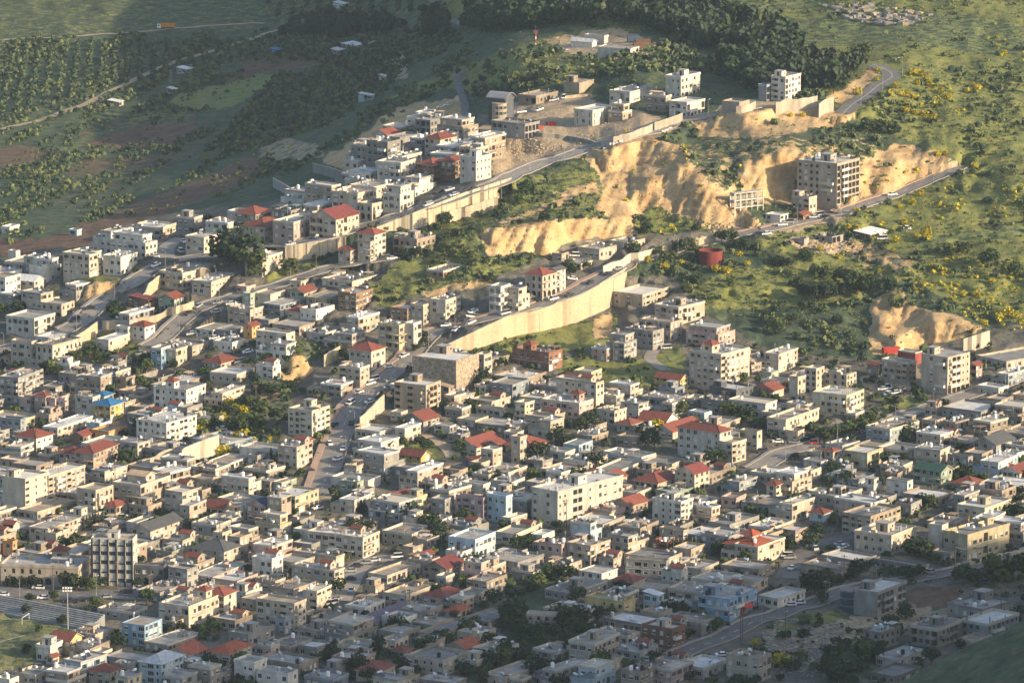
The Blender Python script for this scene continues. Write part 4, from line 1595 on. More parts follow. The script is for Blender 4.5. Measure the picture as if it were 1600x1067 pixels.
# ------------------------------------------------------------------ shared building parts
def win_mesh(nm, w, h, glass='glass', bars=1, shut=0.0):
    b = MB(); t = .07
    b.face([(-w/2, 0, -h/2), (w/2, 0, -h/2), (w/2, 0, h/2), (-w/2, 0, h/2)], 1)
    if shut: b.face([(-w/2, -.03, h/2 - h * shut), (w/2, -.03, h/2 - h * shut), (w/2, -.03, h/2), (-w/2, -.03, h/2)], 2)
    for x0, x1, z0, z1 in [(-w/2, -w/2 + t, -h/2, h/2), (w/2 - t, w/2, -h/2, h/2), (-w/2 + t, w/2 - t, -h/2, -h/2 + t), (-w/2 + t, w/2 - t, h/2 - t, h/2)]:
        b.box(x0, -.06, z0, x1, -.005, z1, 0, False)
    for k in range(bars):
        x = -w/2 + w * (k + 1) / (bars + 1); b.box(x - .03, -.05, -h/2 + t, x + .03, -.01, h/2 - t, 0, False)
    b.box(-w/2 - .12, -.30, -h/2 - .1, w/2 + .12, -.19, -h/2 - .005, 0)   # sill
    return b.mesh(nm, [M['frame'], M[glass], M['blind']])
WIN = {'w': [(1.5, 1.5, win_mesh('window_a', 1.5, 1.5)), (1.5, 1.5, win_mesh('window_b', 1.5, 1.5, shut=.5)), (1.5, 1.5, win_mesh('window_c', 1.5, 1.5, shut=.97)), (1.5, 1.5, win_mesh('window_d', 1.5, 1.5, 'glassb'))],
       'W': [(2.3, 1.5, win_mesh('window_wide', 2.3, 1.5, bars=2)), (2.3, 1.5, win_mesh('window_wide_b', 2.3, 1.5, 'glassb', 2)), (2.3, 1.5, win_mesh('window_wide_c', 2.3, 1.5, 'glass', 2, .6))],
       's': [(.85, 1.15, win_mesh('window_small', .85, 1.15, bars=0))],
       't': [(.6, 2.2, win_mesh('window_slot', .6, 2.2, bars=0))],
       'd': [(1.9, 2.15, win_mesh('glass_door', 1.9, 2.15, bars=1))],
       'g': [(2.6, 2.3, win_mesh('shop_shutter', 2.6, 2.3, bars=0, shut=.99)), (2.6, 2.3, win_mesh('shop_front', 2.6, 2.3, bars=2))]}
def balc_mesh(solid):
    b = MB(); b.box(-.5, -1.25, -.18, .5, 0.02, 0, 0)
    if solid:
        b.box(-.5, -1.25, 0, .5, -1.13, .95, 0); b.box(-.5, -1.13, 0, -.47, 0, .95, 0); b.box(.47, -1.13, 0, .5, 0, .95, 0)
    else:
        for k in range(9): x = -.49 + .98 * k / 8; b.box(x - .006, -1.22, 0, x + .006, -1.18, .95, 1)
        b.box(-.5, -1.23, .95, .5, -1.17, 1.0, 1); b.box(-.5, -1.17, .95, -.485, 0, 1.0, 1); b.box(.485, -1.17, .95, .5, 0, 1.0, 1)
    return b
BALC = {}
def balcony_mesh(col, solid):
    k = (col, solid)
    if k not in BALC: BALC[k] = balc_mesh(solid).mesh('balcony', [M[col], M['rail']])
    return BALC[k]
def _heater(w=False):
    b = MB()
    for x in (-.6, .6):
        b.box(x - .04, -.2, 0, x + .04, -.12, 1.3, 2); b.box(x - .04, .12, 0, x + .04, .2, 1.3, 2)
    b.cyl((-.85, 0, 1.55), .42, .42, 1.7, 10, 0, 'x')
    b.face([(-.8, -1.7, .15), (.8, -1.7, .15), (.8, -.35, 1.25), (-.8, -.35, 1.25)], 1); b.face([(-.8, -.35, 1.2), (.8, -.35, 1.2), (.8, -1.7, .08), (-.8, -1.7, .08)], 2)
    b.face([(-.8, -1.7, .08), (.8, -1.7, .08), (.8, -1.7, .15), (-.8, -1.7, .15)], 2)
    return b.mesh('solar_water_heater', [M['tankw'] if w else M['steel'], M['panel'], M['metal']])
HEAT = [_heater(), _heater(True)]
b = MB(); b.cyl((0, 0, .5), .65, .65, 1.5, 12, 0); b.cyl((0, 0, 2.0), .65, .2, .25, 12, 0); [b.box(x - .05, y - .05, 0, x + .05, y + .05, .5, 1) for x in (-.4, .4) for y in (-.4, .4)]
TANK = [b.mesh('water_tank', [M[k], M['metal']]) for k in ('tankw', 'tankb', 'steel')]
b = MB(); b.box(-.5, -.35, 0, .5, .35, .8, 0); b.cyl((0, -.36, .4), .28, .28, .02, 10, 1, 'y'); AC = b.mesh('air_conditioner', [M['tankw'], M['metal']])
b = MB(); b.cyl((0, 0, 0), .05, .05, 1.0, 6, 0)
for k in range(6):
    for j in range(12):
        r0, r1 = .65 * k / 6, .65 * (k + 1) / 6; a0, a1 = 2 * math.pi * j / 12, 2 * math.pi * (j + 1) / 12
        f = lambda r, a: (r * math.cos(a), -.25 - .4 * (.42 - r * r), 1.2 + r * math.sin(a))
        b.face([f(r0, a0), f(r1, a0), f(r1, a1), f(r0, a1)] if k else [f(r1, a0), f(r1, a1), f(0, 0)], 0)
DISH = b.mesh('satellite_dish', [M['tankw']])
b = MB(); b.cyl((0, 0, 0), .035, .03, 4.2, 5, 0)
for k in range(5): b.box(-.5 + .05 * k, -.02, 3.0 + .25 * k, .5 - .05 * k, .02, 3.04 + .25 * k, 0)
ANT = b.mesh('antenna', [M['metal']])
b = MB()
for x in (-1.6, 0, 1.6):
    for y in (-1.2, 1.2): b.box(x - .06, y - .06, 0, x + .06, y + .06, 2.2)
for y in np.arange(-1.4, 1.5, .4): b.box(-1.9, y - .04, 2.2, 1.9, y + .04, 2.3)
PERG = b.mesh('pergola', [M['taupe']])
b = MB(); b.box(-2.0, -1.5, 2.1, 2.0, 1.5, 2.2, 0); [b.box(x - .05, y - .05, 0, x + .05, y + .05, 2.1, 1) for x in (-1.9, 1.9) for y in (-1.4, 1.4)]
CANO = [b.mesh('roof_canopy', [M[k], M['metal']]) for k in ('bluegrey', 'white', 'brown', 'darkgrey')]
b = MB(); b.box(-1.6, -.1, 0, 1.6, .1, 1.5); b.box(-1.6, -.1, 0, -1.4, -1.6, 1.5); PART = {}
def partition(col):
    if col not in PART:
        b = MB(); b.box(-1.7, -.1, 0, 1.7, .1, 1.7, 0); b.box(-1.7, -1.9, 0, -1.5, -.103, 1.2, 0); b.box(.2, -1.0, 0, 1.0, -.4, .7, 1); PART[col] = b.mesh('roof_wall', [M[col], M['tankw']])
    return PART[col]
b = MB()
for x, y, h_ in ((-.9, .3, 1.5), (.2, -.5, 1.1), (.9, .5, 1.8), (-.2, .9, .9)): b.box(x - .05, y - .05, 0, x + .05, y + .05, h_)
b.box(-.9, .28, 1.2, .9, .32, 1.24); [b.box(-.7 + .4 * k, .29, .55, -.45 + .4 * k, .31, 1.2, 1) for k in range(4)]
LAUN = b.mesh('laundry_line', [M['metal'], M['white']])
b = MB(); [b.box(x, y, 0, x + .5, y + .5, h_, k % 2) for k, (x, y, h_) in enumerate([(-.9, -.5, .5), (-.2, -.2, .8), (.5, .3, .4), (-.5, .5, .6)])]
JUNK = b.mesh('stored_crates', [M['brown'], M['bluegrey']])
def roombox(col, roofm='roof_pale'):
    b = MB(); b.box(-1.8, -1.8, 0, 1.8, 1.8, 2.5, 0, False); b.box(-1.95, -1.95, 2.5, 1.95, 1.95, 2.68, 1)
    b.face([(-1.803, -.5, .1), (-1.803, .5, .1), (-1.803, .5, 2.1), (-1.803, -.5, 2.1)][::-1], 2)
    b.face([(.3, -1.803, 1.1), (1.1, -1.803, 1.1), (1.1, -1.803, 1.8), (.3, -1.803, 1.8)], 2)
    return b.mesh('stair_room', [M[col], M[roofm], M['dark']])
ROOMS = {}
def room(col):
    if col not in ROOMS: ROOMS[col] = roombox(col)
    return ROOMS[col]
def hip(b, x0, y0, x1, y1, z, ov, pitch, mi=0, mi2=1):
    x0 -= ov; y0 -= ov; x1 += ov; y1 += ov; w, d = x1 - x0, y1 - y0; t = .16
    b.box(x0, y0, z - .12, x1, y1, z, mi2)
    hh = min(w, d) / 2 * pitch; z += .003
    if w >= d: r0, r1 = (x0 + d / 2, (y0 + y1) / 2, z + hh), (x1 - d / 2, (y0 + y1) / 2, z + hh)
    else: r0, r1 = ((x0 + x1) / 2, y0 + w / 2, z + hh), ((x0 + x1) / 2, y1 - w / 2, z + hh)
    A, B, C, D = (x0, y0, z), (x1, y0, z), (x1, y1, z), (x0, y1, z)
    if w >= d: b.face([A, B, r1, r0], mi); b.face([B, C, r1], mi); b.face([C, D, r0, r1], mi); b.face([D, A, r0], mi)
    else: b.face([A, B, r0], mi); b.face([B, C, r1, r0], mi); b.face([C, D, r1], mi); b.face([D, A, r0, r1], mi)
    # ridge caps
    def cap(p, q):
        p, q = Vector(p), Vector(q); d_ = (q - p)
        if d_.length < .2: return
        s_ = Vector((-d_.y, d_.x, 0)); s_ = s_.normalized() * .14 if s_.length > .01 else Vector((.14, 0, 0)); up = Vector((0, 0, .13))
        b.face([p - s_, q - s_, q + up, p + up], mi); b.face([p + up, q + up, q + s_, p + s_], mi)
    cap(r0, r1); [cap(p, r) for p, r in ((A, r0), (D, r0) if w >= d else (B, r0), (B, r1) if w >= d else (D, r1), (C, r1))]
    return hh
def gable(b, x0, y0, x1, y1, z, ov, pitch, mi=0, mi2=1, axis=None):
    w, d = x1 - x0, y1 - y0; axis = axis or ('x' if w >= d else 'y'); t = .18
    half = (d if axis == 'x' else w) / 2; hh = half * pitch
    def pt(a, c, zz): return (a, c, zz) if axis == 'x' else (c, a, zz)
    a0, a1 = (x0, x1) if axis == 'x' else (y0, y1); c0, c1 = (y0, y1) if axis == 'x' else (x0, x1); cm = (c0 + c1) / 2
    b.face([pt(a0, c0, z), pt(a0, c1, z), pt(a0, cm, z + hh)], mi2); b.face([pt(a1, c0, z), pt(a1, c1, z), pt(a1, cm, z + hh)], mi2)
    e = ov; dz = ov * pitch
    for sgn, c in ((1, c0), (-1, c1)):
        ce = c - e * sgn
        top = [pt(a0 - e, ce, z - dz + t), pt(a1 + e, ce, z - dz + t), pt(a1 + e, cm, z + hh + t), pt(a0 - e, cm, z + hh + t)]
        bot = [pt(a0 - e, ce, z - dz), pt(a1 + e, ce, z - dz), pt(a1 + e, cm, z + hh), pt(a0 - e, cm, z + hh)]
        b.face(top, mi); b.face(bot, mi); b.face([top[0], top[1], bot[1], bot[0]], mi)
        b.face([top[1], top[2], bot[2], bot[1]], 2); b.face([top[0], top[3], bot[3], bot[0]], 2)
    return hh
def turret(col, tile):
    k = ('t', col, tile)
    if k not in ROOMS:
        b = MB(); b.box(-1.9, -1.9, 0, 1.9, 1.9, 2.6, 1, False); hip(b, -1.9, -1.9, 1.9, 1.9, 2.7, .45, .62, 0, 1)
        b.face([(-.6, -1.904, 1.0), (.6, -1.904, 1.0), (.6, -1.904, 2.0), (-.6, -1.904, 2.0)], 3)
        b.face([(-1.904, -.6, 1.0), (-1.904, .6, 1.0), (-1.904, .6, 2.0), (-1.904, -.6, 2.0)], 3)
        ROOMS[k] = b.mesh('turret', [TM[tile], M[col], M['parapet'], M['dark']])
    return ROOMS[k]
def gabroom(col, tile):
    k = ('g', col, tile)
    if k not in ROOMS:
        b = MB(); b.box(-1.7, -2.2, 0, 1.7, 2.2, 1.9, 1, False); gable(b, -1.7, -2.2, 1.7, 2.2, 1.9, .3, .5, 0, 1, 'y')
        b.face([(-.4, -2.204, .7), (.4, -2.204, .7), (.4, -2.204, 1.6), (-.4, -2.204, 1.6)], 3)
        ROOMS[k] = b.mesh('red_roofed_stair_room', [TM[tile], M[col], M['parapet'], M['dark']])
    return ROOMS[k]

def facade(b, root, wins, ox, oy, side, width, z0, n, fh, cells, base, rng, arch=False, top=.0, big_regular=False):
    """side 'r': wall y=oy along +x facing -y; 'l': wall x=ox along +y facing -x. cells[f][k] = opening code"""
    if side == 'r': pt = lambda a, z, r=0: (ox + a, oy + r, z)
    else: pt = lambda a, z, r=0: (ox + r, oy + a, z)
    def q(a0, a1, zA, zB, mi=0, r=0): b.face([pt(a0, zA, r), pt(a1, zA, r), pt(a1, zB, r), pt(a0, zB, r)], mi)
    q(0, width, z0 - base, z0)
    if not cells: q(0, width, z0, z0 + n * fh + top); return
    nb = len(cells[0]); bw = width / nb
    for f in range(n):
        zf = z0 + f * fh
        for k in range(nb):
            a0, a1 = k * bw, (k + 1) * bw; c = cells[f][k]; am = (a0 + a1) / 2
            if c in ('', '.') or bw < 1.1: q(a0, a1, zf, zf + fh); continue
            if c == 'L': w, hh, zs, rec = bw - .5, fh - .55, zf + .25, 1.5
            elif c == 'O': w, hh, zs, rec = bw - .45, fh - .6, zf + .2, 2.2
            elif c == 'U': w, hh, zs, rec = min(1.3, bw - .5), 1.4, zf + .9, .25
            elif c == 'A': w, hh, zs, rec = min(2.4, bw - .6), fh - .5, zf + .05, 1.3
            elif c == 'V': w, hh, zs, rec = min(1.2, bw - .5), 1.8, zf + .7, .2
            else:
                w, hh, me = rng.choice(WIN[c]); rec = .2
                if w > bw - .35: w, hh, me = WIN['w'][rng.randrange(4)] if bw > 1.8 else WIN['s'][0]
                if w > bw - .2: q(a0, a1, zf, zf + fh); continue
                zs = zf + (.06 if c in 'dg' else (.35 if c == 't' else min(.95, fh - hh - .35)))
            if c in 'wWs' and not big_regular:
                jt = min(.35, (bw - w) / 2 - .12)
                if jt > 0: am += rng.uniform(-jt, jt)
            h0, h1 = am - w / 2, am + w / 2; hh = min(hh, zf + fh - zs - .15); z1 = zs + hh
            q(a0, h0, zf, zf + fh); q(h1, a1, zf, zf + fh); q(h0, h1, zf, zs); q(h0, h1, z1, zf + fh)
            mr = 0
            b.face([pt(h0, zs, 0), pt(h0, zs, rec), pt(h0, z1, rec), pt(h0, z1, 0)], mr); b.face([pt(h1, zs, 0), pt(h1, zs, rec), pt(h1, z1, rec), pt(h1, z1, 0)], mr)
            b.face([pt(h0, zs, 0), pt(h1, zs, 0), pt(h1, zs, rec), pt(h0, zs, rec)], 1); b.face([pt(h0, z1, 0), pt(h1, z1, 0), pt(h1, z1, rec), pt(h0, z1, rec)], mr)
            if c in 'AV':     # arch head: fill the corners above a half round
                r_ = w / 2; zc = z1 - r_
                if zc > zs:
                    for sg, e in ((-1, h0), (1, h1)):
                        prev = pt(e, z1 - r_ , 0)
                        arcp = [pt(am + sg * r_ * math.cos(t * math.pi / 10), zc + r_ * math.sin(t * math.pi / 10), 0) for t in range(0, 6)]
                        for i in range(5): b.face([pt(e, z1, 0), arcp[i], arcp[i + 1]], 0)
            if c in 'LOUAV':
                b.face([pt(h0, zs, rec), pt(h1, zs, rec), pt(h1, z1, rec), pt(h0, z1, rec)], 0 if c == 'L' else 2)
                if c == 'L':
                    if w > 2.2: wins.append(('d', WIN['d'][0][2], pt(am, zs + 1.1, rec - .03), side))
                    q(h0, h1, zs, zs + .85, 0, .04)
            else: wins.append((c, me, pt(am, (zs + z1) / 2, rec), side))

def build_house(h, idx):
    ex, opt, col, n, fh = h['ex'], h['opt'], h['col'], h['n'], h['fh']; Wd, Dp = h['W'], h['D']; rt = h['rt']
    rng = random.Random(idx * 31 + 5)
    big = n >= 4; surveyed = idx < N_SURVEYED
    kind = 'outbuilding' if h.get('small') else 'apartment_block' if n >= 4 or (n == 3 and max(Wd, Dp) > 26) else ('shed' if ('x' in ex and n == 1) else ('unfinished_building' if 'u' in ex or col == 'concrete' else ('villa' if rt in 'HG' and n >= 2 else ('bungalow' if n == 1 else 'house'))))
    root = bpy.data.objects.new(kind, None); COL.objects.link(root); root.empty_display_size = 1
    root.location = h['p']; root.rotation_euler = (0, 0, h['a']); h['root'] = root; h['kind'] = kind
    # the top storey of many houses stands back and leaves a terrace
    setb = None
    if rt == 'F' and n in (2, 3) and not (ex & set('xuwmcpova')) and Wd > 7 and Dp > 7 and not h['lab'] and rng.random() < .65:
        k = rng.random()
        setb = (0, 0, Wd, Dp * rng.uniform(.5, .7)) if k < .4 else ((0, 0, Wd * rng.uniform(.45, .7), Dp) if k < .6 else (Wd * rng.uniform(.15, .35), Dp * .15, Wd - .3, Dp - .3))
        n -= 1
    H = n * fh
    b = MB(); wins = []
    def cells(width, side):
        nb = max(1, round(width / 2.9))
        if 'x' in ex: return None
        out = []
        pat = [rng.choice('wwwwWswL' if ('b' in ex or rng.random() < .35) else 'wwwwWws') for _ in range(nb)]
        if 'v' in ex: pat = [rng.choice('.s.w') for _ in range(nb)] if side == 'l' else [rng.choice('ss.L') for _ in range(nb)]
        if 'u' in ex: pat = [rng.choice('UU.UO') for _ in range(nb)]
        if 'o' in ex and not ('u' in ex): pat = [rng.choice('wLw.') if side == 'l' else rng.choice('OOw') for _ in range(nb)]
        if col == 'tan' and 'm' in ex: pat = ['.'] * nb
        if 'p' in ex: pat = ['W' if width / nb > 2.7 else 'w'] * nb; nb_p = nb
        if h['lab'].startswith('white cubic'): pat = ['t' if k % 2 == 0 else 'w' for k in range(nb)]
        if h['lab'].startswith('six-floor'): pat = (['U', 'w', '.', 'U', 'U', 'w', 'U', '.'] * 3)[:nb] if side == 'l' else ['O'] * nb
        if h['lab'].startswith('tall beige apartment'): pat = ['w', '.', 'w', '.', '.', 'w'][:nb] + ['.'] * max(0, nb - 6) if side == 'l' else (['s', 'L', 'L', 's'] * 3)[:nb]
        if h['lab'].startswith('long pale apartment slab'): pat = ['.', 'w', '.', 'w', '.'][:nb] if side == 'l' else (['s', 's', '.', 'L', 'L', '.', 's', '.', 'w', 'w', '.', 'w', 'w'] * 2)[:nb]
        if h['lab'].startswith('five-storey pinkish'): pat = ['w'] * nb if side == 'l' else (['L'] + ['w'] * nb)[:nb]
        for f in range(n):
            rowp = []
            for k, c in enumerate(pat):
                if f == 0 and side == 'r' and not ('v' in ex or 'u' in ex) and rng.random() < .35 and c in 'wWL': c = 'g' if rng.random() < .6 else 'd'
                if 'a' in ex and c in 'wWL.': c = 'A' if f == 0 else ('V' if rng.random() < .75 else 'w')
                if not big and 'p' not in ex and rng.random() < .08: c = '.'
                rowp.append(c)
            out.append(rowp)
        if h['lab'].startswith('tall beige apartment'): out[0] = ['O' if side == 'r' else '.'] * len(pat)
        return out
    cr, cl = cells(Wd, 'r'), cells(Dp, 'l')
    par = .85 if rt == 'F' and 'w' not in ex else 0
    facade(b, root, wins, 0, 0, 'r', Wd, 0, n, fh, cr, 7, rng, big_regular=big); facade(b, root, wins, 0, 0, 'l', Dp, 0, n, fh, cl, 7, rng, big_regular=big or 'p' in ex)
    b.face([(Wd, 0, -7), (Wd, Dp, -7), (Wd, Dp, H), (Wd, 0, H)]); b.face([(0, Dp, -7), (Wd, Dp, -7), (Wd, Dp, H), (0, Dp, H)])
    # floor bands
    if rt != 'S' and 'x' not in ex and rng.random() < .4:
        for f in range(1, n): z = f * fh; b.box(-.06, -.06, z - .12, Wd + .03, -.002, z + .08, 1); b.box(-.06, 0, z - .12, -.002, Dp + .03, z + .08, 1)
    low = opt.get('low')
    obj('wall', b.mesh('wall', [M[col], M['parapet'], M['dark']]), root)
    roofm = rng.choice(['roof_pale', 'roof_pale', 'roof_white', 'roof_grey', 'roof_tan'])
    if col in ('white', 'cream') and Wd * Dp > 250 and rng.random() < .5: roofm = 'roof_white'
    if rt == 'F' and 'w' not in ex:
        r = MB(); r.face([(.15, .15, H + .02), (Wd - .15, .15, H + .02), (Wd - .15, Dp - .15, H + .02), (.15, Dp - .15, H + .02)])
        obj('roof', r.mesh('roof', M[roofm]), root)
        p = MB(); t = .22; o = .0 if rng.random() < .6 else .18; ph = par if rng.random() < .85 else .35
        if o: p.box(-o, -o, H - .15, Wd + o, Dp + o, H, 0)
        p.box(-o, -o, H + .001, Wd + o, -o + t, H + ph, 0); p.box(-o, Dp + o - t, H + .001, Wd + o, Dp + o, H + ph, 0)
        p.box(-o, -o + t, H + .001, -o + t, Dp + o - t, H + ph, 0); p.box(Wd + o - t, -o + t, H + .001, Wd + o, Dp + o - t, H + ph, 0)
        obj('parapet', p.mesh('parapet', M[col] if rng.random() < .75 or col in ('white', 'cream') else M['parapet']), root)
        ztop = H + .02
    elif rt == 'H':
        r = MB(); hip(r, 0, 0, Wd, Dp, H + .12, .6, .45, 0, 1); obj('tiled_roof', r.mesh('tiled_roof', [TM[opt.get('R', 'red')], M['parapet']]), root); ztop = None
    elif rt == 'G':
        r = MB(); gable(r, 0, 0, Wd, Dp, H, .5, .5 if not big else .4, 0, 1); obj('tiled_roof', r.mesh('tiled_roof', [TM[opt.get('R', 'red')], M[col], M['parapet']]), root); ztop = None
    elif rt == 'S':
        r = MB(); r.face([(-.4, -.4, H), (Wd + .4, -.4, H), (Wd + .4, Dp + .4, H + .9), (-.4, Dp + .4, H + .9)]); r.face([(-.4, -.4, H - .1), (Wd + .4, -.4, H - .1), (Wd + .4, Dp + .4, H + .8), (-.4, Dp + .4, H + .8)])
        r.face([(-.4, -.4, H - .1), (Wd + .4, -.4, H - .1), (Wd + .4, -.4, H), (-.4, -.4, H)]); r.face([(-.4, -.4, H - .1), (-.4, Dp + .4, H + .8), (-.4, Dp + .4, H + .9), (-.4, -.4, H)])
        obj('sheet_roof', r.mesh('sheet_roof', [TM[opt.get('R', 'red')]]), root); ztop = None
    else: ztop = None
    for c, me, loc, side in wins:
        nm = {'g': 'shop_front', 'd': 'door'}.get(c, 'window'); obj(nm, me, root, loc, 0 if side == 'r' else -math.pi / 2)
    if 'b' in ex:
        bm_ = balcony_mesh(col if rng.random() < .6 else 'white', rng.random() < .65)
        for f in range(1, n):
            for side, wd in (('r', Wd), ('l', Dp)):
                if side == 'l' and rng.random() < .5: continue
                bl = min(wd * .45, rng.uniform(3.5, 7)); a = wd * (.28 if side == 'r' else .25)
                a = max(bl / 2, min(wd - bl / 2, a))
                o = obj('balcony', bm_, root, (a, 0, f * fh + .05) if side == 'r' else (0, a, f * fh + .05), 0 if side == 'r' else -math.pi / 2); o.scale = (bl, 1, 1)
    if 'p' in ex:
        p = MB()
        nb_ = max(1, round(Dp / 2.9))
        for k in range(nb_ + 1):
            y = Dp * k / nb_; y = min(max(y, .3), Dp - .3); p.box(-.3, y - .28, -5, -.004, y + .28, H + .3)
        obj('pilaster', p.mesh('pilaster', M['black']), root)
    if 'c' in ex:
        r = MB(); k = 10; rad = Wd * .75
        P0 = [( -1 + (Wd + 2) * i / k, H + .8 + 2.2 * math.sin(math.pi * i / k)) for i in range(k + 1)]
        for (x0, z0), (x1, z1) in zip(P0, P0[1:]):
            r.face([(x0, -1, z0), (x1, -1, z1), (x1, Dp + 1, z1), (x0, Dp + 1, z0)]); r.face([(x0, -1, z0 - .25), (x1, -1, z1 - .25), (x1, Dp + 1, z1 - .25), (x0, Dp + 1, z0 - .25)])
            r.face([(x0, -1, z0 - .25), (x1, -1, z1 - .25), (x1, -1, z1), (x0, -1, z0)]); r.face([(x0, -.02, H), (x1, -.02, H), (x1, -.02, z1 - .26), (x0, -.02, z0 - .26)], 1)
            r.face([(-1, -1, P0[0][1] - .25), (-1, Dp + 1, P0[0][1] - .25), (-1, Dp + 1, P0[0][1]), (-1, -1, P0[0][1])])
        obj('curved_roof', r.mesh('curved_roof', [M['metal'], M['darkgrey']]), root)
        r = MB(); r.cyl((-.2, Dp * .35, -5), 3.2, 3.2, H + 3.5, 18, 0); r.cyl((-.2, Dp * .35, H - 1.5 + .01), 3.5, 3.5, .25, 18, 0); obj('round_bay', r.mesh('round_bay', M['tan']), root)
        for f in range(1, 4):
            for k in range(4):
                a = R(190 + k * 32); o = obj('window', WIN['w'][0][2], root, (-.2 + 3.21 * math.cos(a), Dp * .35 + 3.21 * math.sin(a), f * fh - .8), a + math.pi / 2)
    if 'm' in ex:
        r = MB()
        for k in range(int(Wd / 2.2) + 1): x = min(Wd, k * 2.2); r.box(x - .06, -1.1, -3, x + .06, -.98, H + 1)
        for k in range(int(Dp / 2.2) + 1): y = min(Dp, k * 2.2); r.box(-1.1, y - .06, -3, -.98, y + .06, H + 1)
        for f in range(int((H + 1) / 1.6) + 1):
            z = f * 1.6; r.box(-1.08, -1.08, z, Wd, -1.0, z + .08); r.box(-1.08, -1.0, z, -1.0, Dp, z + .08); r.box(-1.0, -1.0, z, Wd, -.3, z + .05); r.box(-1.0, -.3, z, -.3, Dp, z + .05)
        obj('scaffolding', r.mesh('scaffolding', [M['taupe']]), root)
        r = MB(); r.face([(-1.15, -1.15, 0), (Wd, -1.15, 0), (Wd, -1.15, H + 1), (-1.15, -1.15, H + 1)]); r.face([(-1.15, -1.15, 0), (-1.15, Dp, 0), (-1.15, Dp, H + 1), (-1.15, -1.15, H + 1)])
        obj('mesh_sheeting', r.mesh('mesh_sheeting', [NET]), root)
    if 'u' in ex:
        r = MB()
        for k in range(6):
            x = rng.uniform(.3, Wd - .3); y = rng.choice([.25, Dp - .25, rng.uniform(0, Dp)]); r.box(x - .15, y - .15, H, x + .15, y + .15, H + (rng.uniform(.8, 2.4) if 'w' not in ex else .9))
        obj('column_stub', r.mesh('column_stub', M['concrete']), root)['kind'] = 'stuff'
    if setb:
        sx0, sy0, sx1, sy1 = setb; sx0 += .004; sy0 += .004; u_ = MB(); w2 = []; Hs = fh * .95; cells_n = n
        nr, nl = max(1, round((sx1 - sx0) / 3.4)), max(1, round((sy1 - sy0) / 3.4))
        facade(u_, root, w2, sx0, sy0, 'r', sx1 - sx0, H + .03, 1, Hs, [[rng.choice('wWwLs.') for _ in range(nr)]], 0, rng); facade(u_, root, w2, sx0, sy0, 'l', sy1 - sy0, H + .03, 1, Hs, [[rng.choice('wWws.') for _ in range(nl)]], 0, rng)
        zt = H + .03 + Hs; u_.face([(sx1, sy0, H), (sx1, sy1, H), (sx1, sy1, zt), (sx1, sy0, zt)]); u_.face([(sx0, sy1, H), (sx1, sy1, H), (sx1, sy1, zt), (sx0, sy1, zt)])
        tp = obj('upper_storey', u_.mesh('upper_storey', [M[col], M['parapet'], M['dark']]), root)
        for c_, me_, loc_, side_ in w2: obj('window', me_, root, loc_, 0 if side_ == 'r' else -math.pi / 2)
        kk = rng.random(); r = MB()
        if False:
            hip(r, sx0, sy0, sx1, sy1, zt + .13, .5, .4, 0, 1); obj('tiled_roof', r.mesh('tiled_roof', [TM['red'], M['parapet']]), root)
        else:
            r.box(sx0 - .2, sy0 - .2, zt, sx1 + .2, sy1 + .2, zt + .2); t_ = .2
            for q_ in ((sx0 - .2, sy0 - .2, sx1 + .2, sy0), (sx0 - .2, sy1, sx1 + .2, sy1 + .2), (sx0 - .2, sy0, sx0, sy1), (sx1, sy0, sx1 + .2, sy1)): r.box(q_[0], q_[1], zt + .201, q_[2], q_[3], zt + .75)
            obj('upper_roof', r.mesh('upper_roof', [M[rng.choice(['roof_pale', 'roof_white', 'parapet'])]]), root)
            for _ in range(rng.randint(1, 3)):
                x_, y_ = rng.uniform(sx0 + 1, sx1 - 1), rng.uniform(sy0 + 1, sy1 - 1)
                obj(*rng.choice([('water_heater', HEAT[0]), ('water_heater', HEAT[1]), ('water_tank', TANK[0]), ('satellite_dish', DISH)]), root, (x_, y_, zt + .2), rng.choice([0, .9]))
    slots = [(x, y) for x in np.arange(1.2, Wd - 1, 2.6) for y in np.arange(1.6, Dp - 1, 2.6)]; rng.shuffle(slots)
    def take(x, y, r): 
        nonlocal slots
        slots = [s_ for s_ in slots if math.hypot(s_[0] - x, s_[1] - y) > r]
    if setb: slots = [q_ for q_ in slots if not (setb[0] - 1 < q_[0] < setb[2] + 1 and setb[1] - 1 < q_[1] < setb[3] + 1)]; ex = ex - {'P1', 'P2', 'P3', 'H1', 'H2', 'H3', 'K'}
    if ztop is not None and Wd > 4.6 and Dp > 4.6:
        for e in sorted(ex):
            if e[0] == 'P' or (e[0] == 'H' and len(e) == 2) or e in ('R', 'K'):
                k = {'1': (.3, .8), '2': (.5, .5), '3': (.85, .7)}.get(e[-1], (.7, .3))
                if e[0] == 'H': k = {'1': (.2, .6), '2': (.3, .6), '3': (.85, .35)}[e[1]]
                x = max(2.1, min(Wd - 2.1, Wd * k[0])); y = max(2.1, min(Dp - 2.1, Dp * k[1]))
                me = room(col if col != 'brick' else 'cream') if e[0] == 'P' else (turret(col, 'red') if e[0] == 'H' else gabroom(col, 'red'))
                nm = 'stair_room' if e[0] == 'P' else ('turret' if e[0] == 'H' else 'stair_room')
                sc = 1.0 if (Wd < 16 or Dp < 12) else 1.35
                if e == 'K': me = gabroom(col, 'tan'); sc = 1.8; x = max(4, Wd * .5); y = Dp * .5
                o = obj(nm, me, root, (x, y, ztop)); o.scale = (sc, sc, 1 + (sc - 1) * .4); take(x, y, 2.9 * sc)
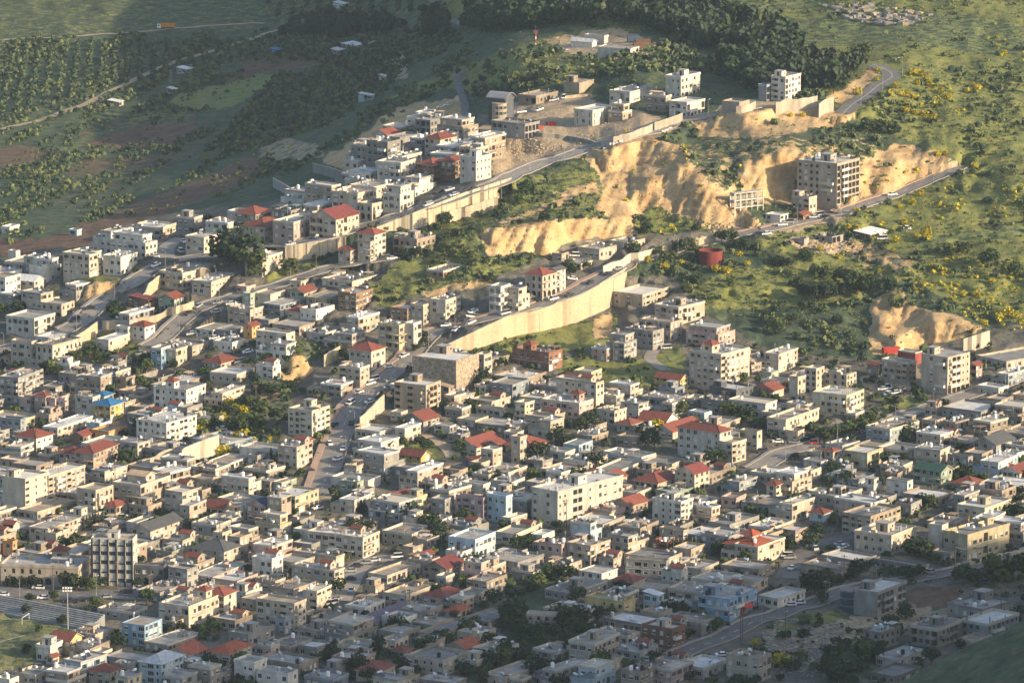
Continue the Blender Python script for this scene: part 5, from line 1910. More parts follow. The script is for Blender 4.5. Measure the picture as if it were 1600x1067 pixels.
        if 's' in ex:
            k = rng.randint(3, 7) + (4 if Wd * Dp > 260 else 0)
            for (x, y) in slots[:k]:
                c = rng.random(); rz = rng.choice([0, 0, -.4, .3])
                if rng.random() < .42:
                    q_ = rng.random()
                    if q_ < .25: obj('roof_wall', partition(col), root, (x, y, ztop))
                    elif q_ < .45: obj('laundry_line', LAUN, root, (x, y, ztop), rz)
                    elif q_ < .65: obj('stored_crates', JUNK, root, (x, y, ztop), rz)
                    elif q_ < .8: obj('roof_canopy', rng.choice(CANO), root, (x, y, ztop))
                    elif q_ < .9: obj('pergola', PERG, root, (x, y, ztop))
                    else: obj('antenna', ANT, root, (x, y, ztop))
                    continue
                if c < .42: obj('water_heater', rng.choice(HEAT), root, (x, y, ztop), rz + .9)
                elif c < .68: obj('water_tank', rng.choice(TANK), root, (x, y, ztop))
                elif c < .82: obj('air_conditioner', AC, root, (x, y, ztop), rz)
                elif c < .92: obj('satellite_dish', DISH, root, (x, y, ztop), 1.0)
                else: obj('antenna', ANT, root, (x, y, ztop), rz)
NET = mat('scaffold_net', (.45, .37, .28), var=.25, scale=.6)
def _net():
    nt = NET.node_tree; b = nt.nodes['Principled BSDF']; wv = nt.nodes.new('ShaderNodeTexNoise'); wv.inputs['Scale'].default_value = .9
    mr = nt.nodes.new('ShaderNodeMapRange'); mr.inputs['From Min'].default_value = .35; mr.inputs['From Max'].default_value = .6; mr.inputs['To Min'].default_value = .45; mr.inputs['To Max'].default_value = .85
    tc = [n for n in nt.nodes if n.type == 'TEX_COORD'][0]; nt.links.new(tc.outputs['Object'], wv.inputs[0]); nt.links.new(wv.outputs[0], mr.inputs[0]); nt.links.new(mr.outputs[0], b.inputs['Alpha'])
_net()
for i, h in enumerate(HOUSES): build_house(h, i)

# ------------------------------------------------------------------ labels
LM = []    # landmarks (u, v, short)
for h in HOUSES:
    if ';' in h['lab']:
        full, short = [x.strip() for x in h['lab'].split(';')]; h['full'] = full; LM.append((h['u'], h['vt'], short, h))
    elif h['lab']: h['full'] = h['lab']
LM += [(1110, 395, 'the red water tank', None), (836, 50, 'the red and white mast', None), (105, 950, 'the floodlight mast', None), (1163, 300, 'the bare concrete grid', None)]
CW = dict(bluegrey='blue-grey', paleblue='pale blue', yellowcream='pale yellow', greengrey='grey-green', darkgrey='charcoal', brick='brick-brown', concrete='raw concrete', taupe='grey-brown')
NW = {1: 'one-storey', 2: 'two-storey', 3: 'three-storey', 4: 'four-storey', 5: 'five-storey', 6: 'six-storey'}
ORD = ['', 'second', 'third', 'fourth', 'fifth', 'sixth', 'seventh', 'eighth', 'ninth', 'tenth', 'eleventh', 'twelfth', 'thirteenth', 'fourteenth', 'fifteenth'] + ['far'] * 200
def locate(items, desc, noun=None):
    """items: dicts with u, v. gives each 'full' = desc + ordinal + side + landmark"""
    gr = {}
    for it in items:
        L_ = min(LM, key=lambda l: math.hypot(l[0] - it['u'], (l[1] - it['v']) * 1.3) if l[3] is not it else 1e9)
        dx, dy = it['u'] - L_[0], it['v'] - L_[1]
        rel = ('to the right of' if dx > 0 else 'to the left of') if abs(dx) > abs(dy) * 1.3 else ('in front of' if dy > 0 else 'behind')
        gr.setdefault((desc(it), rel, L_[2]), []).append((math.hypot(dx, dy), it))
    for (d, rel, lm), xs in gr.items():
        xs.sort(key=lambda t: t[0])
        for k, (_, it) in enumerate(xs):
            o = ORD[k]; it['full'] = f"{d}, {o + ' ' if o else ''}{'nearest ' if not o and len(xs) > 1 else ''}{rel} {lm}".replace(',  ', ', ')
            for x_, y_ in ((' with red roof room', ''), ('flat-roofed ', ''), ('to the right of', 'right of'), ('to the left of', 'left of'), (' with red hipped roof', ' with red roof'), ('nearest ', '')):
                if len(it['full'].split()) > 16: it['full'] = it['full'].replace(x_, y_)
TW = dict(red='red', brightred='bright red', darkgrey='dark grey', white='white', blue='blue', green='green', maroon='maroon', purple='purple', tan='tan', darkblue='dark blue', stripe='striped')
def hdesc(h):
    c = CW.get(h['col'], h['col']); ex = h['ex']
    rf = 'flat-roofed ' if h['rt'] == 'F' else ''
    tail = ''
    if h['rt'] in 'HG': tail = f" with {TW[h['opt'].get('R', 'red')]} {'hipped' if h['rt'] == 'H' else 'gable'} roof"
    elif h['rt'] == 'S': tail = ' under a metal roof'
    elif 'R' in ex: tail = ' with red roof room'
    nn = {'apartment_block': 'block', 'shed': 'shed', 'unfinished_building': 'shell', 'villa': 'house', 'house': 'house', 'outbuilding': 'hut', 'bungalow': 'house'}[h['kind']]
    return f"{c} {NW[h['n']]} {rf}{nn}{tail}"
locate([h for h in HOUSES if not h['lab']], hdesc)
GRP = {'bungalow': 'one-storey houses of the town', 'outbuilding': 'small outbuildings between the houses', 'apartment_block': 'apartment blocks in the town', 'shed': 'sheds and halls of the town', 'unfinished_building': 'unfinished buildings of the town', 'villa': 'pitched-roof villas of the town', 'house': 'houses of the town'}
CAT = {'bungalow': 'bungalow', 'outbuilding': 'outbuilding', 'apartment_block': 'apartment block', 'shed': 'shed', 'unfinished_building': 'building', 'villa': 'villa', 'house': 'house'}
seen = {}
for h in sorted(HOUSES, key=lambda h: -h['W'] * h['D']):
    if h['full'] in seen: h['full'] = ['smaller ', 'smallest ', 'tiny '][min(2, seen[h['full']] - 1)] + h['full']; 
    seen[h['full']] = seen.get(h['full'], 0) + 1
for h in HOUSES: tag(h['root'], h['full'], CAT[h['kind']], GRP[h['kind']])
def inv_uv(x, y, z):
    d = np.array([x, y * CP + (z - CAMZ) * -SP, y * SP + (z - CAMZ) * CP]); return CU + FPX * d[0] / d[1], CV - FPX * d[2] / d[1]
# ------------------------------------------------------------------ roads
ASPH = mat('asphalt', (.27,.25,.225), var=.14, scale=.25); DIRTM = mat('dirt_track', (.36,.28,.19), var=.18, scale=.3)
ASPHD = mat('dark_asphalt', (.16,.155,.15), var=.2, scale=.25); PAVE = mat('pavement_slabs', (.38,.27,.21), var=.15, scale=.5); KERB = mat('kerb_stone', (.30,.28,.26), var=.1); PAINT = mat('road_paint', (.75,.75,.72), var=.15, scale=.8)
def strip(name, pts, offs, lift, m, kind='structure', label='', skirt=0):
    V = []; k = len(offs)
    for i, p in enumerate(pts):
        a = pts[max(0, i - 1)]; c = pts[min(len(pts) - 1, i + 1)]; t = Vector((c.x - a.x, c.y - a.y, 0)).normalized(); n = Vector((-t.y, t.x, 0))
        zs = []
        for o in offs:
            q = p + n * o; zs.append((q.x, q.y, p.z))
        for (x, y, z) in zs: V.append((x, y, z + lift))
        if skirt: pass
    F = [(i * k + j, i * k + j + 1, (i + 1) * k + j + 1, (i + 1) * k + j) for i in range(len(pts) - 1) for j in range(k - 1)]
    me = bpy.data.meshes.new(name); me.from_pydata(V, [], F); me.materials.append(m); me.update()
    o = obj(name, me)
    if skirt:
        md = o.modifiers.new('thickness', 'SOLIDIFY'); md.thickness = skirt; md.offset = -1
    return tag(o, label, kind=kind)
def resamp(pts, st):
    out = [pts[0]]; acc = 0
    for a, b_ in zip(pts, pts[1:]):
        d = (b_ - a).length
        while acc + d >= st:
            f = (st - acc) / d; a = a.lerp(b_, f); out.append(a); d = (b_ - a).length; acc = 0
            if d < 1e-6: break
        acc += d
    return out
RLAB = dict(main='asphalt main road climbing past the long stone wall', upper='asphalt upper road along the ridge houses', spur='short asphalt cul-de-sac on the crest', lane='asphalt lane winding between the lower terraces',
  bend='asphalt road bending round the green hillside', ridge='narrow asphalt road climbing behind the ridge houses', far='asphalt road on the far slope', plots='gravelly road through the building plots', avenue='asphalt avenue through the right of town',
  fork='asphalt road crossing the shaded quarter', link='asphalt side street by the corner apartments', ground='asphalt road above the sports ground', square='asphalt street opening into the little square', slope='narrow curving lane on the green slope',
  one='pale dirt lane between houses', two='long straight dirt track across the orchards', three='dirt track with the orange truck', four='dirt track above the orchards')
RS = []
for k, w, nm, pp in RW:
    rs = resamp(pp, 3.0); RS.append((k, w, nm, rs)); hw = w / 2
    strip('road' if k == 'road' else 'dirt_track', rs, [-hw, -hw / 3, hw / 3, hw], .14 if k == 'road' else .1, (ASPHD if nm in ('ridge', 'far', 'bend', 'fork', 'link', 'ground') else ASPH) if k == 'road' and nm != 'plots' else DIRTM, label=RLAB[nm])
    if nm in ('main', 'upper', 'avenue', 'fork', 'lane'):
        strip('pavement', rs, [hw + .02, hw + (2.6 if nm == 'main' else 1.6)], .26, PAVE if nm == 'main' else KERB, label='raised pavement along the ' + RLAB[nm].split(' ', 1)[1][:30], skirt=.3)
        strip('kerb', rs, [-hw - .35, -hw - .02], .26, KERB, label='kerb along the ' + RLAB[nm].split(' ', 1)[1][:30], skirt=.3)
    if nm in ('main', 'upper', 'bend', 'fork', 'ground', 'avenue'):
        V = []; F = []
        for i in range(0, len(rs) - 1, 3 if nm != 'bend' else 1):
            a, c = rs[i], rs[i + 1]; t = (c - a); t.z = 0; t.normalize(); n = Vector((-t.y, t.x, 0)) * .09
            j = len(V)
            for q in (a - n, a + n, c + n, c - n): V.append((q.x, q.y, q.z + .165))
            F.append((j, j + 1, j + 2, j + 3))
        me = bpy.data.meshes.new('road_marking'); me.from_pydata(V, [], F); me.materials.append(PAINT)
        tag(obj('road_marking', me), 'white centre line painted on the ' + RLAB[nm].split(' ', 1)[1][:30], kind='structure')

# ------------------------------------------------------------------ walls
def wall(pts, label, m, hgt=None, thick=.6, up=.9, piers=0, off=1.2):
    """pts: (u, vtop, vbottom) or (u, v) with hgt"""
    dd = densify([(p[0], p[1]) for p in pts], 6); us = [p[0] for p in pts]
    W_ = []
    for (u, v) in dd:
        if hgt is None:
            s = scale_at(u, v); vb = np.interp(u, us, [p[2] for p in pts]) if us[0] < us[-1] else np.interp(u, us[::-1], [p[2] for p in pts][::-1])
            p = P(u, v); W_.append((Vector((p.x, p.y - off, 0)), p.z + up, p.z - max(1, (vb - v) / s) - 3))
        else:
            s = scale_at(u, v); p = P(u, v + hgt * s * .97); g = ground(p.x, p.y, p.z); W_.append((Vector((p.x, p.y, 0)), g + hgt, g - 2))
    V = []; F = []; UV = []; dist = 0
    for i, (p, zt, zb) in enumerate(W_):
        a = W_[max(0, i - 1)][0]; c = W_[min(len(W_) - 1, i + 1)][0]; t = (c - a).normalized(); n = Vector((-t.y, t.x, 0)) * thick / 2
        if i: dist += (p - W_[i - 1][0]).length
        for q, z in ((p - n, zb), (p - n, zt), (p + n, zt), (p + n, zb)): V.append((q.x, q.y, z)); UV.append((dist, z))
    for i in range(len(W_) - 1):
        for j in range(4): F.append((i * 4 + j, (i + 1) * 4 + j, (i + 1) * 4 + (j + 1) % 4, i * 4 + (j + 1) % 4))
    e = (len(W_) - 1) * 4; F += [(0, 1, 2, 3), (e + 3, e + 2, e + 1, e)]
    me = bpy.data.meshes.new('retaining_wall'); me.from_pydata(V, [], F); me.materials.append(m)
    uvl = me.uv_layers.new(name='UVMap')
    for lp in me.loops: uvl.data[lp.index].uv = UV[lp.vertex_index]
    root = obj('retaining_wall' if hgt is None else 'boundary_wall', me); tag(root, label, 'wall')
    cb = MB()
    for i in range(len(W_) - 1):
        (p, z, _), (q, z2, _) = W_[i], W_[i + 1]; t = (q - p).normalized(); n = Vector((-t.y, t.x, 0)) * (thick / 2 + .08)
        A = [(p - n), (q - n), (q + n), (p + n)]; zz_ = [z, z2, z2, z]
        lo = [(a.x, a.y, k + .003) for a, k in zip(A, zz_)]; hi = [(a.x, a.y, k + .14) for a, k in zip(A, zz_)]
        cb.face(hi); cb.face([lo[0], lo[1], hi[1], hi[0]]); cb.face([lo[2], lo[3], hi[3], hi[2]])
    obj('coping', cb.mesh('coping', M['parapet']), root)
    if hgt is None:
        rb = MB()
        for i in range(len(W_) - 1):
            (p, z, _), (q, z2, _) = W_[i], W_[i + 1]; rb.face([(p.x, p.y, z + 1.0), (q.x, q.y, z2 + 1.0), (q.x, q.y, z2 + 1.07), (p.x, p.y, z + 1.07)]); rb.face([(p.x, p.y, z + .55), (q.x, q.y, z2 + .55), (q.x, q.y, z2 + .6), (p.x, p.y, z + .6)]); rb.box(p.x - .04, p.y - .04, z + .14, p.x + .04, p.y + .04, z + 1.07)
        obj('railing', rb.mesh('railing', M['rail']), root)
    if piers:
        pb = None; acc = 0
        for i in range(1, len(W_)):
            acc += (W_[i][0] - W_[i - 1][0]).length
            if acc > piers:
                acc = 0; p, zt, zb = W_[i]; t = (p - W_[i - 1][0]).normalized()
                if pb is None: b = MB(); b.box(-.22, -.25, 0, .22, .25, 1); pb = b.mesh('pier', M['beige'])
                o = obj('pier', pb, root, (p.x + t.y * thick / 2, p.y - t.x * thick / 2, zb), math.atan2(t.y, t.x)); o.scale = (1, 1, zt - zb - .1)
    return root
wall(WALL1, 'long curved retaining wall of honey-coloured stone below the lower main road', STONE, off=1.6)
wall(WALL2, 'long pale panelled retaining wall holding up the upper road', CONC, piers=7)
wall(WALL3, 'shaded concrete retaining wall left of the slim red-capped tower', CONC, piers=3.5)
wall([(978, 421, 462), (968, 430, 470), (958, 440, 478)], 'short end return of the honey-coloured stone wall', STONE, off=1.6)
for pts, h_, m, lab in [
 ([(702, 331), (740, 321), (778, 308)], 4.5, CONC, 'low ribbed concrete wall below the pale panelled wall'),
 ([(958, 216), (990, 206), (1019, 193)], 3.2, M['beige'], 'beige block wall between the bare plot and the ridge road'),
 ([(1022, 191), (1045, 187), (1066, 179)], 3.4, M['beige'], 'beige wall round the small green lawn plot'),
 ([(835, 207), (880, 211), (938, 222)], 1.8, M['grey'], 'low grey wall along the bottom of the bare plots'),
 ([(1150, 170), (1165, 166), (1180, 158)], 3, M['beige'], 'curved beige wall under the round concrete hall'),
 ([(1212, 163), (1245, 156), (1277, 151)], 5, M['beige'], 'high beige wall under the white block being built'),
 ([(1279, 164), (1290, 160), (1302, 154)], 6, M['beige'], 'stepped end piece of the high beige wall'),
 ([(222, 718), (248, 708), (272, 699)], 4.5, M['cream'], 'cream wall with railing below the white-and-brown house'),
 ([(284, 702), (312, 690), (342, 680)], 7, M['cream'], 'tall cream wall at the edge of the broom hollow'),
 ([(112, 530), (135, 516), (152, 503)], 5, STONE, 'sunlit wall inside the lower left road bend'),
 ([(222, 452), (238, 440), (252, 428)], 5, STONE, 'sunlit wall under the climbing street by the cypress house'),
 ([(256, 428), (300, 424), (350, 410)], 4, M['taupe'], 'shaded grey wall below the crest street'),
 ([(160, 502), (200, 499), (240, 495), (275, 484), (303, 466)], 3.5, STONE, 'mossy stone terrace wall below the row of cypresses'),
 ([(600, 617), (588, 628), (575, 640), (562, 654)], 6, M['cream'], 'plain sunlit wall where the street dips beside the loggia house'),
 ([(560, 713), (578, 708), (594, 702)], 3.2, STONE, 'short rubble stone wall above the long white hall'),
 ([(942, 412), (985, 400), (1022, 388)], 3.5, M['cream'], 'cream garden wall along the main road by the bungalows'),
 ([(1035, 384), (1080, 375), (1118, 366)], 3, STONE, 'stone wall along the climbing road under the ochre cut'),
 ([(1505, 530), (1525, 524), (1546, 517)], 6, M['cream'], 'cream yard wall below the right-hand ochre bank'),
 ([(427, 279), (445, 289), (466, 301)], 4, M['grey'], 'grey block wall round the empty field left of the maroon gable house'),
 ([(489, 256), (515, 262), (543, 272)], 4, M['grey'], 'grey concrete wall at the foot of the earth mound'),
 ([(506, 556), (518, 549), (531, 541)], 4.5, M['yellowcream'], 'pale yellow wall in the green gully'),
 ([(1515, 878), (1560, 866), (1610, 852)], 1.2, STONE, 'low stone wall along the road past the yellow terrace house'),
 ([(868, 152), (895, 150), (925, 147)], 1.2, STONE, 'low dry stone wall by the beige concrete shell'),
 ([(440, 760), (455, 768), (475, 765)], 1.5, M['grey'], 'low wall at the junction above the fruit tree'),
 ([(400, 722), (430, 738), (462, 752)], 1.5, M['grey'], 'sloping grey wall beside the ramp below the road bend'),
 ([(800, 450+12), (785, 468), (770, 472)], 2, M['cream'], 'short cream wall beside the red-roofed villa')]:
    wall(pts, lab, m, hgt=h_, thick=.4)

# ------------------------------------------------------------------ foliage
def leafmat(name, c, c2):
    m = mat(name, c, col2=c2, rough=.8, scale=.9, objvar=.25, spec=.15); return m
LEAF = [leafmat('leaves_dark', (.030,.050,.022), (.014,.026,.012)), leafmat('leaves_mid', (.045,.072,.026), (.022,.038,.016)), leafmat('leaves_olive', (.070,.088,.040), (.034,.046,.022)), leafmat('leaves_light', (.095,.125,.038), (.045,.066,.022))]
BROOM = [leafmat('broom_yellow', (.48,.38,.02), (.22,.20,.02)), leafmat('broom_olive', (.30,.29,.03), (.09,.12,.03))]
SCRM = [leafmat('scrub_dark', (.045,.072,.046), (.024,.040,.028)), leafmat('scrub_mid', (.085,.118,.055), (.045,.066,.035)), leafmat('scrub_olive', (.14,.155,.07), (.075,.09,.042)), leafmat('scrub_light', (.15,.18,.07), (.08,.10,.04))]
PINEM = leafmat('pine_needles', (.040,.058,.036), (.020,.032,.021))
trs = np.random.RandomState(5)
def card_cloud(rs, n, fn, size, flat=.5):
    """n quads; fn(rs,n)->positions and outward normals"""
    Pp, Nn = fn(rs, n); Nn = Nn + rs.randn(n, 3) * flat; Nn /= np.linalg.norm(Nn, axis=1, keepdims=True)
    a = np.cross(Nn, rs.randn(n, 3)); a /= np.linalg.norm(a, axis=1, keepdims=True); b_ = np.cross(Nn, a)
    s = size * (.6 + .8 * rs.rand(n, 1)); s2 = s * (.6 + .5 * rs.rand(n, 1))
    return np.stack([Pp - a * s - b_ * s2, Pp + a * s - b_ * s2 * .7, Pp + a * s * .8 + b_ * s2, Pp - a * s * .7 + b_ * s2 * .9], 1)   # (n,4,3)
def blob(r=(.5, .5, .5), c=(0, 0, .5), lump=.25, hemi=False):
    def f(rs, n):
        d = rs.randn(n, 3); 
        if hemi: d[:, 2] = np.abs(d[:, 2]) - .15
        d /= np.linalg.norm(d, axis=1, keepdims=True)
        k = 1 + lump * np.sin(d[:, :1] * 5 + 1) * np.cos(d[:, 1:2] * 6) - .25 * rs.rand(n, 1) ** 2
        return d * k * np.array(r) + np.array(c), d
    return f
def broad(rs, n):
    parts = []; m = 7; cs_ = [(0, 0, .66)] + [(.24 * math.cos(a), .24 * math.sin(a), .30 + .38 * rs.rand()) for a in rs.rand(m - 1) * 6.28]
    rr = [.28] + list(.18 + .09 * rs.rand(m - 1)); Ps, Ns = [], []
    for c, r in zip(cs_, rr):
        p, d = blob((r, r, r * .9), c, .2)(rs, n // m + 1); Ps.append(p); Ns.append(d)
    return np.concatenate(Ps)[:n], np.concatenate(Ns)[:n]
def conic(w, tip=1.0, base=.05):
    def f(rs, n):
        t = rs.rand(n) ** 1.3; a = rs.rand(n) * 6.28; r = w * (1 - t) ** .8 * (.75 + .35 * rs.rand(n)) + .01
        p = np.stack([r * np.cos(a), r * np.sin(a), base + (tip - base) * t], 1); d = np.stack([np.cos(a), np.sin(a), np.full(n, .35)], 1); return p, d
    return f
def cyp(rs, n):
    t = rs.rand(n); a = rs.rand(n) * 6.28; r = .11 * np.sin(np.pi * np.clip(t * .85 + .13, 0, 1)) ** .6 * (.8 + .3 * rs.rand(n))
    return np.stack([r * np.cos(a), r * np.sin(a), .04 + .96 * t], 1), np.stack([np.cos(a), np.sin(a), np.full(n, .2)], 1)
def pinef(rs, n):
    Ps, Ns = [], []
    for k in range(9):
        t = k / 9; c = (.07 * rs.randn(), .07 * rs.randn(), .35 + .6 * t); r = .2 * (1 - .6 * t) + .04
        p, d = blob((r, r, r * .55), c, .3)(rs, n // 9 + 1); Ps.append(p); Ns.append(d)
    return np.concatenate(Ps)[:n], np.concatenate(Ns)[:n]
def meshq(name, Q, m):
    V = Q.reshape(-1, 3); F = np.arange(len(V)).reshape(-1, 4); return np_mesh(name, V, F, m)
CROWN = {'b': [meshq('crown', card_cloud(trs, 420, broad, .05, .7), LEAF[k % 3 if k < 5 else 3]) for k in range(6)],
         'p': [meshq('crown', card_cloud(trs, 360, pinef, .045, .7), PINEM) for k in range(3)],
         'c': [meshq('crown', card_cloud(trs, 220, cyp, .035, .5), PINEM)],
         'y': [meshq('crown', card_cloud(trs, 200, blob((.55, .55, .42), (0, 0, .42), .3), .085, .7), BROOM[k % 2]) for k in range(3)]}
CROWN['y'][1] = CROWN['y'][0]
def trunkmesh(th, r, limbs=True):
    b = MB(); b.cyl((0, 0, -.1), r * 1.3, r * .7, th + .1, 7, 0)
    if limbs:
        for a in (.3, 2.3, 4.2):
            d = Vector((math.cos(a), math.sin(a), 0)); q0 = Vector((0, 0, th * .8)); q1 = q0 + d * .2 + Vector((0, 0, .22)); s_ = Vector((-d.y, d.x, 0)) * r * .4
            b.face([q0 - s_, q0 + s_, q1 + s_ * .4, q1 - s_ * .4]); u_ = Vector((0, 0, r * .5)); b.face([q0 - u_, q0 + u_, q1 + u_ * .4, q1 - u_ * .4])
    return b.mesh('trunk', M['trunk'])
TRUNK = {'b': trunkmesh(.3, .03), 'p': trunkmesh(.8, .018, False), 'c': trunkmesh(.3, .02, False), 'y': trunkmesh(.2, .03)}
TN = {'b': ('broadleaf_tree', 'leafy tree', 'tree', 'leafy trees among the houses'), 'p': ('pine_tree', 'dark pine', 'tree', 'dark pines of the town'), 'c': ('cypress_tree', 'slender cypress', 'tree', 'cypresses of the town'), 'y': ('broom_bush', 'yellow-flowering broom', 'bush', 'yellow broom bushes')}
TI = []
for u, v, t, _ in parse(TREES): TI.append(dict(u=u, v=v, hp=float(t[0]) / 4, k=t[1]))
tr = random.Random(9)
def clear_of_houses(x, y, r=1.5):
    for h in HOUSES:
        if abs(h['p'].x - x) < 60 and abs(h['p'].y - y) < 60:
            c, s = math.cos(h['a']), math.sin(h['a']); dx, dy = x - h['p'].x, y - h['p'].y; lx = dx * c + dy * s; ly = -dx * s + dy * c
            if -r < lx < h['W'] + r and -r < ly < h['D'] + r: return False
    return True
k = 0; t_ = 0
while k < 90 and t_ < 4000:
    t_ += 1; u = tr.uniform(0, 1600); v = tr.uniform(560, 1075)
    if not bool(inpoly(u, v, TOWN)): continue
    p = P(u, v)
    if not clear_of_houses(p.x, p.y, 1.2) or (np.hypot(RPTS[:, 0] - p.x, RPTS[:, 1] - p.y) < RPTS[:, 2] + 1.5).any(): continue
    TI.append(dict(u=u, v=v, hp=tr.uniform(11, 24), k='b')); k += 1
for i, t in enumerate(TI):
    p = PG(t['u'], t['v'])
    # step in front of a house that would swallow the trunk
    for _ in range(12):
        if clear_of_houses(p.x, p.y, .6): break
        p.y -= 1.6
    p.z = ground(p.x, p.y, p.z)
    s = scale_at(t['u'], t['v']); hm = max(1.6, t['hp'] / s); k_ = t['k']
    if k_ == 'b': hm *= 1.15
    nm, dsc, cat, grp = TN[k_]
    r = bpy.data.objects.new(nm, None); COL.objects.link(r); r.location = p; r.rotation_euler = (0, 0, tr.uniform(0, 6.28)); wd = 1.15 if k_ == 'b' else 1
    r.scale = (hm * wd * tr.uniform(.9, 1.15), hm * wd * tr.uniform(.9, 1.15), hm)
    cm = CROWN[k_][tr.randrange(len(CROWN[k_]))]
    obj('trunk', TRUNK[k_], r); obj('crown', cm, r); t['root'] = r
    t['d'] = ('tall ' if hm > 8.5 else ('small ' if hm < 4 else '')) + ({'leaves_dark': 'dark ', 'leaves_mid': 'green ', 'leaves_olive': 'olive-green ', 'leaves_light': 'light green '}.get(cm.materials[0].name, '')) + dsc; t['cat'] = cat; t['grp'] = grp
locate(TI, lambda t: t['d'])
for t in TI: tag(t['root'], t['full'], t['cat'], t['grp'])

def scatter(name, label, pts, scl, tmpl, mats, midx_choice, squash=1.0, seed=1, kindname='stuff'):
    rs = np.random.RandomState(seed); n = len(pts)
    if n == 0: return
    ti = rs.randint(0, len(tmpl), n); out = []; mi = []
    for k, T_ in enumerate(tmpl):
        m = ti == k; c = m.sum()
        if not c: continue
        a = rs.rand(c) * 6.28; ca, sa_ = np.cos(a), np.sin(a); Tq = T_.reshape(-1, 3)
        X = Tq[None, :, 0] * ca[:, None] - Tq[None, :, 1] * sa_[:, None]; Yq = Tq[None, :, 0] * sa_[:, None] + Tq[None, :, 1] * ca[:, None]; Z = np.repeat(Tq[None, :, 2], c, 0)
        s = scl[m][:, None]; Vv = np.stack([X * s, Yq * s, Z * s * squash], -1) + pts[m][:, None, :]
        out.append(Vv.reshape(-1, 3)); mi.append(np.repeat(midx_choice[m], len(Tq) // 4))
    V = np.concatenate(out); F = np.arange(len(V)).reshape(-1, 4)
    o = obj(name, np_mesh(name, V, F, mats, np.concatenate(mi))); tag(o, label, kind=kindname); return o
def bilv(A, u, v):
    i = np.clip(np.searchsorted(GU, u) - 1, 0, len(GU) - 2); j = np.clip(np.searchsorted(GV, v) - 1, 0, len(GV) - 2)
    fu = (u - GU[i]) / (GU[i + 1] - GU[i]); fv = (v - GV[j]) / (GV[j + 1] - GV[j])
    return (A[j, i] * (1 - fu) + A[j, i + 1] * fu) * (1 - fv) + (A[j + 1, i] * (1 - fu) + A[j + 1, i + 1] * fu) * fv
def spots(n, poly, wfn, seed, clump=.02, thr=.45, rot=0.0):
    rs = np.random.RandomState(seed); pu = np.array(poly)
    u = rs.uniform(pu[:, 0].min(), pu[:, 0].max(), n * 4); v = rs.uniform(pu[:, 1].min(), pu[:, 1].max(), n * 4)
    m = inpoly(u, v, poly); u, v = u[m], v[m]
    ru, rv = u * math.cos(rot) - v * math.sin(rot) * 1.0, u * math.sin(rot) + v * math.cos(rot)
    w = wfn(u, v) * np.clip((fbm(ru * clump * (.45 if rot else 1) + seed, rv * clump * (2.6 if rot else 1.8)) - thr) * 8 + .3, 0, 1)
    m = rs.rand(len(u)) < w; u, v = u[m][:n], v[m][:n]
    x, y, z = bilv(TX, u, v), bilv(TY, u, v), bilv(TZ, u, v)
    if len(x):
        ok = np.ones(len(x), bool)
        d = RPTS
        for k in range(0, len(x), 500):
            dd = np.hypot(x[k:k + 500, None] - d[None, :, 0], y[k:k + 500, None] - d[None, :, 1]); ok[k:k + 500] = (dd > d[None, :, 2] + 1.2).all(1)
        x, y, z = x[ok], y[ok], z[ok]
    return np.stack([x, y, z], 1)
Wc = [W[k] for k in range(6)]; scrubw = 1 - sum(Wc)
ws = lambda u, v: np.clip(bilv(scrubw, u, v) * 1.0 + bilv(Wc[0], u, v) * .35, 0, 1)
wg = lambda u, v: np.clip(bilv(Wc[0], u, v) + bilv(scrubw, u, v), 0, 1)
w1 = lambda u, v: np.ones(len(u))
BT = [card_cloud(trs, 15, blob((.5, .5, .42), (0, 0, .32), .3, True), .25, .5) for _ in range(5)]
ALL = [(-40, 20), (1640, -15), (1640, 1100), (-40, 1100)]
def sc(n, poly, wf, seed, lo, hi, thr, clump=.02, light=.25, rot=0):
    p = spots(n, poly, wf, seed, clump, thr, rot); rs = np.random.RandomState(seed); return p, lo + (hi - lo) * rs.rand(len(p)) ** 2, rs.choice(4, len(p), p=[.40 - light * .2, .34, .26 - light * .2, light * .4])
